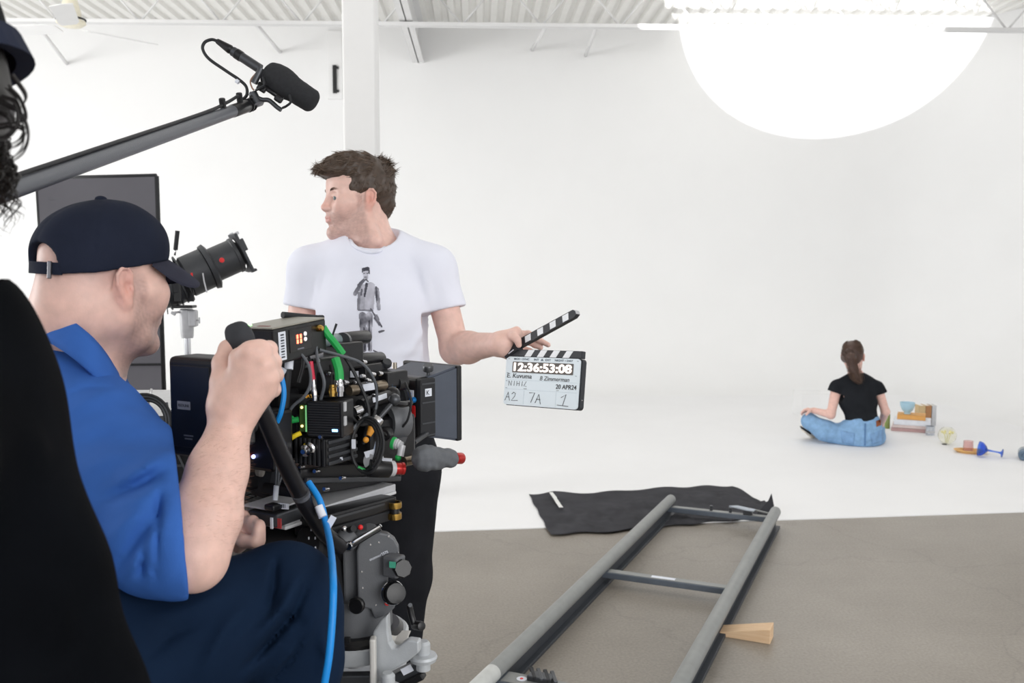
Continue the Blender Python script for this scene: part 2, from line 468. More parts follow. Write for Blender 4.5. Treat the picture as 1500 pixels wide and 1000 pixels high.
# cyclorama walls: cove + wall swept along the back, round the corner and forward on the right
def cyc():
    prof = [(0.0, 0.006)]                  # (offset towards wall, z) starting where the cove leaves the floor
    for i in range(1, 13):
        a = PI/2*i/12; prof.append((RC*math.sin(a), 0.006+RC*(1-math.cos(a))))
    prof += [(RC, 2.5), (RC, ZC-0.002)]
    path = [((-11, YB-RC), (0, 1))]
    path.append(((XR-RC, YB-RC), (0, 1)))
    for i in range(1, 12):
        a = PI/2*i/12; path.append(((XR-RC, YB-RC), (math.sin(a), math.cos(a))))
    path.append(((XR-RC, YB-RC), (1, 0))); path.append(((XR-RC, 4.0), (1, 0)))
    bm = bmesh.new()
    rows = [[bm.verts.new((p[0]+n[0]*o, p[1]+n[1]*o, z)) for o, z in prof] for p, n in path]
    for A, B in zip(rows, rows[1:]):
        for i in range(len(prof)-1):
            vs_ = [A[i], B[i], B[i+1], A[i+1]]
            if (A[i].co-B[i].co).length < 1e-6: vs_ = [A[i], B[i+1], A[i+1]]
            f = bm.faces.new(vs_); f.smooth = True
    bmesh.ops.remove_doubles(bm, verts=bm.verts[:], dist=1e-5)
    me = bpy.data.meshes.new('wall_back'); bm.to_mesh(me); bm.free()
    props(link_mesh('wall_back', me, M_white), 'white curved cyclorama wall at the back and right', None, kind='structure')
cyc()
# ceiling: steel deck panels over the whole hall
PIT = 0.172; NF = 5
ceil = thing('ceiling', 'white corrugated steel roof deck on open joists', None, (0, 0, ZC), kind='structure')
def deck_mesh():
    mb = MB(); pts = []
    for i in range(NF):
        x = i*PIT
        pts += [(x, 0), (x+PIT*.42, 0), (x+PIT*.54, .045), (x+PIT*.88, .045)]
    pts.append((NF*PIT, 0))
    for (x0, z0), (x1, z1) in zip(pts, pts[1:]):
        mb.quad([(x0, -3.0, z0), (x1, -3.0, z1), (x1, YB+0.35, z1), (x0, YB+0.35, z0)])
    bmesh.ops.remove_doubles(mb.bm, verts=mb.bm.verts[:], dist=1e-4)
    return mb
first = deck_mesh().build('deck_panel', M_deck, ceil)
x = -10.5; first.location.x = x
while x < 8.5:
    x += NF*PIT
    c = first.copy(); COL.objects.link(c); c.parent = ceil; c.location.x = x
mb = MB(); mb.box((-1, YB+0.36, 0.0), (20, 0.02, 0.3)); mb.build('flute_shade_backing', mat('deck_shadow_strip', srgb(150, 145, 130), .8), ceil)  # backing added past the wall to block outside light and darken the flute ends
# roof girder running towards the camera and the column below it
def xat(px, y): return on_y(px, 300, y).x
gx = on_y(613, 92, YB).x; gz = on_y(613, 92, YB).z
mb = MB()
for zz, hh, ww in ((gz+0.008, 0.016, 0.14), (ZC-0.01, 0.016, 0.14), ((gz+ZC)/2, ZC-gz, 0.012)):
    mb.box((gx, 5.0, zz-ZC), (ww, 14.0, hh))
mb.build('girder', M_steel_white, ceil)
yc = 5.9
cx = on_y(529, 100, yc).x
col = thing('column', 'pale grey square steel column behind the man in white', None, (cx, yc, 0), kind='structure')
mb = MB(); mb.box((0, 0, gz/2), (0.205, 0.2, gz), bev=0.012); mb.build('shaft', M_steel_white, col)
mb = MB(); mb.box((0, 0, 0.012), (0.34, 0.34, 0.024), bev=0.003); mb.build('base_plate', M_steel_white, col)
# bar joists across the hall
def joist(y, zb):
    mbc = MB()
    for s in (-1, 1): mbc.box((-1.0, y+s*0.028, zb-ZC), (17.0, 0.045, 0.035))
    mbc.build('joist_chord', M_steel_white, ceil)
    mbc = MB()
    for s in (-1, 1): mbc.box((-1.0, y+s*0.028, -0.025), (17.0, 0.045, 0.035))
    mbc.build('joist_chord', M_steel_white, ceil)
    x0 = -9.4; st = 0.42; up = False
    pz = (zb-ZC, -0.03)
    web = None
    while x0 < 7.2:
        a = V((x0, y, pz[0] if not up else pz[1])); b = V((x0+st, y, pz[1] if not up else pz[0]))
        MB().cyl(a, b, 0.011, n=8).build('web_bar', M_steel_white, ceil)
        x0 += st; up = not up
zj = on_y(800, 38, 10.0).z
joist(10.0, zj); joist(7.9, zj)
# raking braces from the joist to the wall
for (wx, wy, jx) in ((98, 93, 50), (410, 76, 374), (780, 73, 800), (858, 81, 874)):
    w = on_y(wx, wy, YB); j = on_y(jx, 38, 10.0); j.z = zj
    mb = MB(); mb.cyl(V((w.x, w.y, w.z-ZC)), V((j.x, j.y, j.z-ZC)), 0.022, n=8); mb.build('brace', M_steel_white, ceil)
# conduit and black bracket on the wall beside the column
p0 = on_y(492, 46, YB); p1 = on_y(492, 146, YB)
wb = thing('wall_conduit', 'white vertical conduit strip with black bracket, high on the wall beside the column', 'conduit', (p1.x, YB-0.01, p1.z))
mb = MB(); mb.box((0, -0.02, (p0.z-p1.z)/2), (0.19, 0.05, p0.z-p1.z), bev=0.008); mb.build('conduit', M_white, wb)
a = on_y(491, 138, YB).z-p1.z; b = on_y(491, 97, YB).z-p1.z
mb = MB(); mb.box((0, -0.06, (a+b)/2), (0.05, 0.03, b-a), bev=0.006); mb.box((0.03, -0.055, b-0.03), (0.04, 0.03, 0.03), bev=.004); mb.box((0.03, -0.055, a+0.03), (0.04, 0.03, 0.03), bev=.004)
mb.build('bracket', mat('black_plastic', srgb(32, 32, 34), 0.45), wb)
# ceiling fan at the upper left
fp = at(104, 34, 8.2)
fan = thing('ceiling_fan', 'white ceiling fan with cream motor housing, high above the foreground cap', 'fan', (fp.x, fp.y, fp.z))
mb = MB(); mb.cyl((0, 0, 0.1), (0, 0, ZC-fp.z), 0.016, n=12); mb.build('rod', M_steel_white, fan)
mb = MB(); mb.lathe((0, 0, 0), (0, 0, 1), [(0, -.03), (.09, -.028), (.125, 0), (.12, .02), (.09, .03), (.085, .1), (.06, .2), (.03, .23), (0, .23)], 28)
mb.build('motor_housing', mat('cream_plastic', srgb(238, 232, 212), .45), fan)
mb = MB(); mb.lathe((0, 0, 0.022), (0, 0, 1), [(.122, 0), (.128, .005), (.128, .015), (.115, .02)], 28); mb.build('vent_ring', MATS['black_plastic'], fan)
mb = MB(); mb.lathe((0, 0, ZC-fp.z-.07), (0, 0, 1), [(0.02, 0), (.07, .03), (.075, .068), (0, .07)], 20); mb.build('canopy', M_steel_white, fan)
for k in range(3):
    a = R(48+120*k)
    Mr = Matrix.Rotation(a, 4, 'Z') @ Matrix.Rotation(R(12), 4, 'X')
    mb = MB(); mb.prism([(.12, -.06), (.2, -.085), (.78, -.09), (.80, 0), (.78, .09), (.2, .085), (.12, .06)], .008, Matrix.Translation((0, 0, -.045)) @ Mr)
    mb.build('blade', M_steel_white, fan)
# ================================================================== figure helpers
def attr_mat(name, rough=0.5, sss=0.0, spec=0.4, bump=0.15, bscale=350, var=0.10, vscale=60, sheen=0.0):
    if name in MATS: return MATS[name]
    m = bpy.data.materials.new(name); m.use_nodes = True; nt = m.node_tree; b = nt.nodes['Principled BSDF']
    a = nt.nodes.new('ShaderNodeAttribute'); a.attribute_name = 'col'
    tc = nt.nodes.new('ShaderNodeTexCoord'); no = nt.nodes.new('ShaderNodeTexNoise'); no.inputs['Scale'].default_value = vscale; no.inputs['Detail'].default_value = 5
    nt.links.new(tc.outputs['Object'], no.inputs['Vector'])
    mr = nt.nodes.new('ShaderNodeMapRange'); mr.inputs[1].default_value = .3; mr.inputs[2].default_value = .7; mr.inputs[3].default_value = 1-var; mr.inputs[4].default_value = 1+var
    nt.links.new(no.outputs['Fac'], mr.inputs[0])
    mx = nt.nodes.new('ShaderNodeVectorMath'); mx.operation = 'SCALE'
    nt.links.new(a.outputs['Color'], mx.inputs[0]); nt.links.new(mr.outputs[0], mx.inputs['Scale'])
    nt.links.new(mx.outputs[0], b.inputs['Base Color'])
    b.inputs['Roughness'].default_value = rough; b.inputs['Specular IOR Level'].default_value = spec
    if sheen: b.inputs['Sheen Weight'].default_value = sheen
    if sss:
        b.inputs['Subsurface Weight'].default_value = sss; b.inputs['Subsurface Radius'].default_value = (0.010, 0.004, 0.0025); b.inputs['Subsurface Scale'].default_value = 0.5
    n2 = nt.nodes.new('ShaderNodeTexNoise'); n2.inputs['Scale'].default_value = bscale; n2.inputs['Detail'].default_value = 3
    nt.links.new(tc.outputs['Object'], n2.inputs['Vector'])
    bp = nt.nodes.new('ShaderNodeBump'); bp.inputs['Strength'].default_value = bump; bp.inputs['Distance'].default_value = 0.002
    nt.links.new(n2.outputs['Fac'], bp.inputs['Height']); nt.links.new(bp.outputs['Normal'], b.inputs['Normal'])
    MATS[name] = m; return m
M_skin = attr_mat('skin', 0.48, 0.12, 0.4, 0.12, 420, 0.07, 55)
M_hair = attr_mat('hair_strands', 0.5, 0, 0.45, 0.0, 300, 0.15, 40)
def cloth(name, col, var=0.06, bump=0.35, bscale=700, rough=0.85, sheen=0.0, scale=14, spec=0.12):
    return mat(name, col, rough, var=var, scale=scale, bump=bump, bscale=bscale, spec=spec, sheen=sheen)
def smooth01(x, a, b):
    t = np.clip((x-a)/(b-a), 0, 1); return t*t*(3-2*t)
def head_ops(S, H, sc=1.0, heavy=0.0, ears=True, k0=0.03, flare=32):
    """H: frame with x forward, y to the figure's left, z up; origin between the ears"""
    p = lambda x, y, z: H @ (V((x, y, z))*sc)
    M = H.to_3x3()
    e = lambda c, r, k=.012, op='u', MM=None: S.ell(p(*c), tuple(q*sc for q in r), M if MM is None else MM, k*sc, op)
    cn = lambda a, b, ra, rb=None, k=.012, op='u': S.cone(p(*a), p(*b), ra*sc, (ra if rb is None else rb)*sc, k*sc, op)
    e((-.014, 0, .046), (.099, .077, .084), k=k0)
    e((.042, 0, .056), (.052, .066, .055), k=.03)                 # forehead
    e((.034, 0, -.022), (.060, .060+heavy*.006, .080), k=.03)      # face mass
    for s in (-1, 1):
        cn((-.004, s*.055, -.048), (.040, s*.040, -.088), .017+heavy*.004, .016, k=.03)
        cn((.040, s*.040, -.088), (.078, s*.010, -.103), .016, .016, k=.022)
        e((.062, s*.042, -.022), (.028, .022, .030), k=.03)      # cheek
        cn((.030, s*.067, -.006), (.070, s*.050, -.004), .010, .011, k=.03)  # cheekbone
        cn((.082, s*.014, .031), (.070, s*.050, .029), .010, .009, k=.016)   # brow
    e((.084, 0, -.104), (.019, .021, .017), k=.02)                # chin
    e((.074, 0, -.058), (.030, .032, .032), k=.022)               # muzzle
    for s in (-1, 1):
        e((.097, s*.033, .009), (.018, .018, .012), k=.016, op='s')     # socket
        e((.0735, s*.032, .007), (.0165, .0165, .0155), k=.004)          # lids over the eyeball
        e((.0900, s*.0325, .0065), (.0130, .0125, .0052), k=.0015, op='s')   # eye opening
        cn((.088, s*.018, .0155), (.080, s*.046, .012), .0035, .003, k=.006)   # upper lid fold
    cn((.089, 0, .022), (.108, 0, -.016), .0085, .0095, k=.014)   # nose
    e((.109, 0, -.022), (.012, .012, .010), k=.010)
    for s in (-1, 1):
        e((.101, s*.0125, -.026), (.012, .0085, .0085), k=.007)
        e((.107, s*.0065, -.0335), (.0045, .003, .003), k=.003, op='s')
    cn((.0985, -.016, -.0535), (.0985, .016, -.0535), .0045, k=.006)     # lips
    e((.1015, 0, -.0535), (.006, .014, .0045), k=.005)
    e((.098, 0, -.0655), (.0085, .018, .0060), k=.005)
    cn((.106, -.021, -.0592), (.106, .021, -.0592), .0024, k=.003, op='s')
    e((.098, 0, -.078), (.008, .020, .005), k=.010, op='s')
    if ears:
        for s in (-1, 1):
            an = R(flare); uf = V((math.cos(an), -s*math.sin(an), 0)); wz = V((-.16, 0, .98)).normalized(); uf = (uf-wz*uf.dot(wz)).normalized(); no = (uf.cross(wz) if s < 0 else wz.cross(uf)).normalized()
            E0 = V((-.012, s*.0845, .002))
            ep = lambda u, w, o=0: tuple(E0+uf*u+wz*w+no*o)
            Re = M @ Matrix((uf, wz, no)).transposed()
            e(ep(-.004, .002, -.004), (.0185, .0315, .0060), k=.007, MM=Re)
            cn(ep(.004, .010, -.010), ep(.004, -.012, -.010), .011, .009, k=.010)         # root
            e(ep(.000, -.003, .006), (.0085, .0130, .0085), k=.004, op='s', MM=Re)        # concha
            e(ep(-.003, .016, .006), (.0075, .0085, .0050), k=.003, op='s', MM=Re)
            hx = [(.009, .006, .000), (.011, .020, .001), (.003, .031, .002), (-.009, .031, .003), (-.019, .021, .004), (-.0205, .006, .004), (-.0155, -.010, .003), (-.009, -.021, .001), (-.001, -.029, -.001)]
            for (a0, b0, c0), (a1, b1, c1) in zip(hx, hx[1:]): cn(ep(a0, b0, c0), ep(a1, b1, c1), .0036, .0036, k=.0025)
            for (a0, b0), (a1, b1) in (((-.006, .020), (-.0115, .006)), ((-.0115, .006), (-.0085, -.008)), ((-.0085, -.008), (-.002, -.016))): cn(ep(a0, b0, .000), ep(a1, b1, .000), .0030, .0030, k=.003)
            e(ep(.0085, -.006, .001), (.0035, .0060, .0040), k=.003, MM=Re)               # tragus
            e(ep(-.001, -.027, -.001), (.0080, .0085, .0042), k=.004, MM=Re)              # lobe
def skin_cols(P, base, H=None, sc=1.0, stubble=0.0, shave=0.0, ear_red=0.12):
    c = np.tile(np.array(base, np.float32), (len(P), 1))
    if H is not None:
        Hi = np.array(H.inverted(), np.float32); L = (P@Hi[:3, :3].T+Hi[:3, 3])/sc
        x, y, z = L[:, 0], L[:, 1], L[:, 2]
        inhead = (np.abs(x) < .16) & (np.abs(y) < .12) & (z > -.16) & (z < .16)
        def tint(w, col):
            w = (w*inhead)[:, None]; c[:] = c*(1-w)+np.array(col, np.float32)*w
        red = (base[0]*1.0, base[1]*.68, base[2]*.62)
        tint(.55*np.exp(-(((x-.112)/.016)**2+(y/.016)**2+((z+.02)/.014)**2)), red)
        ya = np.abs(y)
        tint(.75*np.exp(-(((x+.014)/.026)**2+((z-.002)/.040)**2))*smooth01(ya, .076, .084), red)
        tint(.32*np.exp(-(((x-.068)/.026)**2+((ya-.045)/.022)**2+((z+.025)/.024)**2)), red)
        if stubble:
            beard = smooth01(-z, .012, .045)*smooth01(x, -.012, .022)*smooth01(-z, .0, .03)
            side = smooth01(x, -.008, .012)*(1-smooth01(x, .022, .036))*smooth01(ya, .05, .06)*(1-smooth01(z, .01, .03))
            lip = np.exp(-(((z+.042)/.008)**2))*smooth01(x, .08, .095)
            w = np.clip(np.maximum(np.maximum(beard*(1-.75*np.exp(-(((x-.07)/.03)**2+((z+.02)/.025)**2))), side), lip), 0, 1)
            nz = Noise(5, 120, 2)(L)*.25+.85
            tint(stubble*w*nz, (base[0]*.42, base[1]*.40, base[2]*.42))
        lips = np.exp(-((np.abs(z+.0595)/.0095)**4))*(ya < .022)*smooth01(x, .093, .098)
        tint(.55*lips, (base[0]*.80, base[1]*.45, base[2]*.45))
        tint(.4*np.exp(-(((x-.083)/.014)**2+((ya-.033)/.02)**2+((z-.008)/.010)**2)), (base[0]*.62, base[1]*.5, base[2]*.5))
        if shave:
            w = smooth01(z, -.05, .03)*(1-smooth01(x, .03, .06))*smooth01(-x, -.03, .02)
            tint(shave*w, (base[0]*.60, base[1]*.62, base[2]*.70))
    return c
def eyes(parent, H, sc, look=(1, 0, 0), iris=(.12, .16, .17), world=True):
    lk = (H.to_3x3() @ V(look)).normalized()
    for s in (-1, 1):
        c = H @ (V((.0765, s*.032, .007))*sc); r = .0135*sc
        e = MB().ball(c, r, n=20).build('eyeball', mat('eye_white', srgb(215, 210, 205), .2), parent, world)
        q = MB(); q.lathe(c, lk, [(0, r*1.03), (r*.22, r*1.02), (r*.22, r*.9)], 14); q.build('pupil', mat('pupil_black', (.005, .005, .005), .1), e, world)
        q = MB(); q.lathe(c, lk, [(0, r*1.012), (r*.30, r*.99), (r*.50, r*.90), (r*.5, r*.8)], 18); q.build('iris', mat('iris_grey', iris, .2), e, world)
def strands(name, roots, parent, col, w=0.0012, n=3, world=True, var=0.35, seed=1, tipcol=None):
    """roots: list of point lists; one mesh of tapered strands"""
    rs = np.random.RandomState(seed)
    Ps = []; Qs = []; Cs = []; base = 0
    tip = np.array(tipcol if tipcol is not None else col)
    for pts in roots:
        pts = np.array([tuple(p) for p in pts], np.float32); m = len(pts)
        t = np.gradient(pts, axis=0); t /= np.linalg.norm(t, axis=1)[:, None]+1e-9
        up = np.array([.3, .5, .8]); a = np.cross(t, up); a /= np.linalg.norm(a, axis=1)[:, None]+1e-9; b = np.cross(t, a)
        ww = w*(rs.uniform(.6, 1.4))
        s = np.linspace(0, 1, m); rad = ww*np.clip(1.15-s**2*1.05, .08, 1)
        ang = np.arange(n)*2*PI/n
        ring = pts[:, None, :]+rad[:, None, None]*(a[:, None, :]*np.cos(ang)[None, :, None]+b[:, None, :]*np.sin(ang)[None, :, None])
        Ps.append(ring.reshape(-1, 3))
        c = np.array(col)*(1+rs.uniform(-var, var)); cc = c[None]*(1-s[:, None])+tip[None]*(1+rs.uniform(-var, var))*s[:, None]
        Cs.append(np.repeat(cc, n, axis=0))
        i = np.arange(m-1)[:, None]*n; k = np.arange(n)[None]; k2 = (k+1) % n
        Qs.append((base+np.stack([i+k, i+k2, i+n+k2, i+n+k], -1)).reshape(-1, 4)); base += m*n
    me = mesh_np(name, np.concatenate(Ps), np.concatenate(Qs))
    paint(me, 'col', np.clip(np.concatenate(Cs), 0, 1))
    o = link_mesh(name, me, M_hair, parent, world); return o
def skin_mesh(S, h, parent, base, H=None, sc=1.0, stubble=0, shave=0, name='body', rel=1):
    me = relax(S.mesh(h, name), rel, .5)
    P = verts_np(me); paint(me, 'col', skin_cols(P, base, H, sc, stubble, shave))
    return link_mesh(name, me, M_skin, parent, True)
def cloth_mesh(S, h, name, m, parent, rel=1):
    me = relax(S.mesh(h, name), rel, .5)
    return link_mesh(name, me, m, parent, True)
def digit(S, pts, r, k=.006):
    """one finger as its own chain of joints"""
    rs = [r*1.08, r*1.0, r*.92, r*.80][:len(pts)]
    S.chain(pts, rs, k)
SKIN = srgb(222, 178, 158)
from mathutils.bvhtree import BVHTree
def bvh_world(o):
    M = ROOTM[root_of(o).name]; me = o.data
    return BVHTree.FromPolygons([M @ v.co for v in me.vertices], [tuple(p.vertices) for p in me.polygons])

def fold(S, a, b, amp, w):
    """a soft ridge (amp>0) or crease (amp<0) following a line near the cloth"""
    a = _np(a); b = _np(b); ab = b-a; L2 = float(ab@ab)
    def f(P):
        t = np.clip(((P-a)@ab)/L2, 0, 1); d2 = ((P-a-t[..., None]*ab)**2).sum(-1)
        return -amp*np.exp(-d2/(w*w))*np.sin(PI*np.clip(t*.9+.05, 0, 1))
    S.ops.append(('d', f, (a+b)/2, math.sqrt(L2)/2+w*2.5, 0.02)); return S
def hand_hair(body, regions, parent, col, seed, L=.012):
    pass
def cap_parts(T, H, sc, m_cap, m_visor, opening=True):
    """baseball cap: crown with seams, back opening and strap, button, visor"""
    hp = lambda x, y, z: H @ (V((x, y, z))*sc)
    M3 = H.to_3x3()
    S = Sculpt()
    S.ell(hp(-.012, 0, .054), (.1120*sc, .0905*sc, .090*sc), M3, .01); S.ell(hp(.03, 0, .075), (.070*sc, .080*sc, .066*sc), M3, .03)
    S.ell(hp(-.012, 0, .0), (.110*sc, .089*sc, .12*sc), M3, .02)
    S.plane(hp(0, 0, .034), M3 @ V((.17, 0, -1)), k=.003)
    S.ell(hp(-.012, 0, .020), (.104*sc, .083*sc, .085*sc), M3, .004, 's')
    if opening:
        S.ell(hp(-.115, 0, .030), (.05*sc, .042*sc, .036*sc), M3, .004, 's')
    nz = Noise(31, 9, 2); S.disp(lambda P: nz(P)*.0018)
    for a in range(6):
        t = R(a*60); 
        for i in range(6):
            p0 = R(12+i*13); p1 = R(12+(i+1)*13)
            q = lambda pp: hp(-.012+.1125*math.sin(pp)*math.cos(t), .091*math.sin(pp)*math.sin(t), .054+.0905*math.cos(pp))
            fold(S, q(p0), q(p1), -.0016, .0035)
    me = relax(S.mesh(.0032, 'cap_crown'), 1)
    cap = link_mesh('cap', me, m_cap, T, True)
    b = MB(); b.ball(hp(-.012, 0, .1475), (.0095, .0095, .006), M3.to_4x4(), n=12); b.build('button', m_cap, cap, True)
    if opening:
        pts = []
        for i in range(15):
            a = PI+R(-33+66*i/14); pts.append((math.cos(a), math.sin(a)))
        b = MB()
        z0, z1 = .003, .023
        for (c0, s0), (c1, s1) in zip(pts, pts[1:]):
            def q(c, s, z, o): return hp(-.012+(.1095+o)*c, (.088+o)*s, z+.012)
            b.quad([q(c0, s0, z0, 0), q(c1, s1, z0, 0), q(c1, s1, z1, 0), q(c0, s0, z1, 0)]); b.quad([q(c0, s0, z0, .003), q(c1, s1, z0, .003), q(c1, s1, z1, .003), q(c0, s0, z1, .003)])
            b.quad([q(c0, s0, z1, 0), q(c1, s1, z1, 0), q(c1, s1, z1, .003), q(c0, s0, z1, .003)]); b.quad([q(c0, s0, z0, 0), q(c1, s1, z0, 0), q(c1, s1, z0, .003), q(c0, s0, z0, .003)])
        b.build('strap', m_cap, cap, True)
        a = PI+R(22); c0, s0 = math.cos(a), math.sin(a)
        b = MB(frame(M3 @ V((-s0, c0, 0)), M3 @ V((0, 0, 1)), hp(-.012+.1145*c0, .0930*s0, .0225))); b.box((0, 0, 0), (.006, .004, .026), bev=.001); b.build('buckle', mat('dull_steel', srgb(120, 120, 125), .35, 1.0), cap, True)
    # visor: grid swept from the crown's front edge
    nu, nv = 22, 9; b = bmesh.new(); top = []; bot = []
    for i in range(nu+1):
        u = -1+2*i/nu; a = u*R(66)
        r0 = []; r1 = []
        for j in range(nv+1):
            v = j/nv; ext = .078*(1-abs(u)**3.2)**.75*v if abs(u) < 1 else 0
            x = -.012+.1120*math.cos(a)+ext*1.0; y = .0895*math.sin(a)*(1+.06*v); z = .036+.17*(-.012+.112*math.cos(a))-.36*ext-2.0*ext*ext-.040*(u*u)*(ext/.078)+.004*(1-u*u)
            r0.append(b.verts.new(hp(x, y, z))); r1.append(b.verts.new(hp(x, y, z-.0042)))
        top.append(r0); bot.append(r1)
    for g, m_i in ((top, 0), (bot, 0)):
        for i in range(nu):
            for j in range(nv):
                f = b.faces.new((g[i][j], g[i+1][j], g[i+1][j+1], g[i][j+1])); f.smooth = True
    for i in range(nu): b.faces.new((top[i][nv], top[i+1][nv], bot[i+1][nv], bot[i][nv]))
    bmesh.ops.recalc_face_normals(b, faces=b.faces[:])
    me = bpy.data.meshes.new('visor'); b.to_mesh(me); b.free(); link_mesh('visor', me, m_visor, cap, True)
    return cap
def arm_hair(body, test, parent, col, n, seed, L=.011, w=.00016):
    """fine hairs on the skin where test(world point) is true"""
    me = body.data; Mw = ROOTM[root_of(body).name]
    P = verts_np(me); N = np.empty(len(P)*3, np.float32); me.vertices.foreach_get('normal', N); N = N.reshape(-1, 3)
    rs = np.random.RandomState(seed); roots = []
    for i in rs.permutation(len(P))[:n*12]:
        p = Mw @ V(P[i]); d = test(p)
        if d is None: continue
        n_ = V(N[i]); dd = (d+n_*.45+V(rs.normal(size=3))*.3).normalized(); l = L*rs.uniform(.5, 1.2)
        roots.append([p, p+dd*l*.5, p+(dd-n_*.25)*l])
        if len(roots) >= n: break
    o = strands('arm_hair', roots, parent, col, w); o['kind'] = 'stuff'; return o

_Ri = np.array(CAM_R.transposed(), np.float32)
def pfold(S, pts, d, amp, wpx, ddepth=.14):
    """a soft ridge (amp>0) or crease (amp<0) over the cloth along a polyline seen at pixels pts, about d metres away"""
    pts = np.array(pts, np.float32); c = at(float(pts[:, 0].mean()), float(pts[:, 1].mean()), d)
    L = float(np.linalg.norm(np.diff(pts, axis=0), axis=1).sum()); w = wpx*d/F_PX
    def f(P):
        q = (P-_np(CAM_O))@_Ri.T; z = -q[..., 2]; x = 750+F_PX*q[..., 0]/z; y = 500-F_PX*q[..., 1]/z
        best = np.full(x.shape, 1e9, np.float32); tt = np.zeros(x.shape, np.float32); acc = 0
        for a, b in zip(pts, pts[1:]):
            l = float(np.linalg.norm(b-a)); t = np.clip(((x-a[0])*(b[0]-a[0])+(y-a[1])*(b[1]-a[1]))/(l*l), 0, 1)
            dd = (x-a[0]-(b[0]-a[0])*t)**2+(y-a[1]-(b[1]-a[1])*t)**2
            m = dd < best; best = np.where(m, dd, best); tt = np.where(m, (acc+t*l)/L, tt); acc += l
        return -amp*np.exp(-best/(wpx*wpx))*np.sin(PI*np.clip(tt*.92+.04, 0, 1))*np.exp(-((z-d)/ddepth)**4)
    S.ops.append(('d', f, _np(c), L/2*d/F_PX+ddepth+w*3, 0.02)); return S
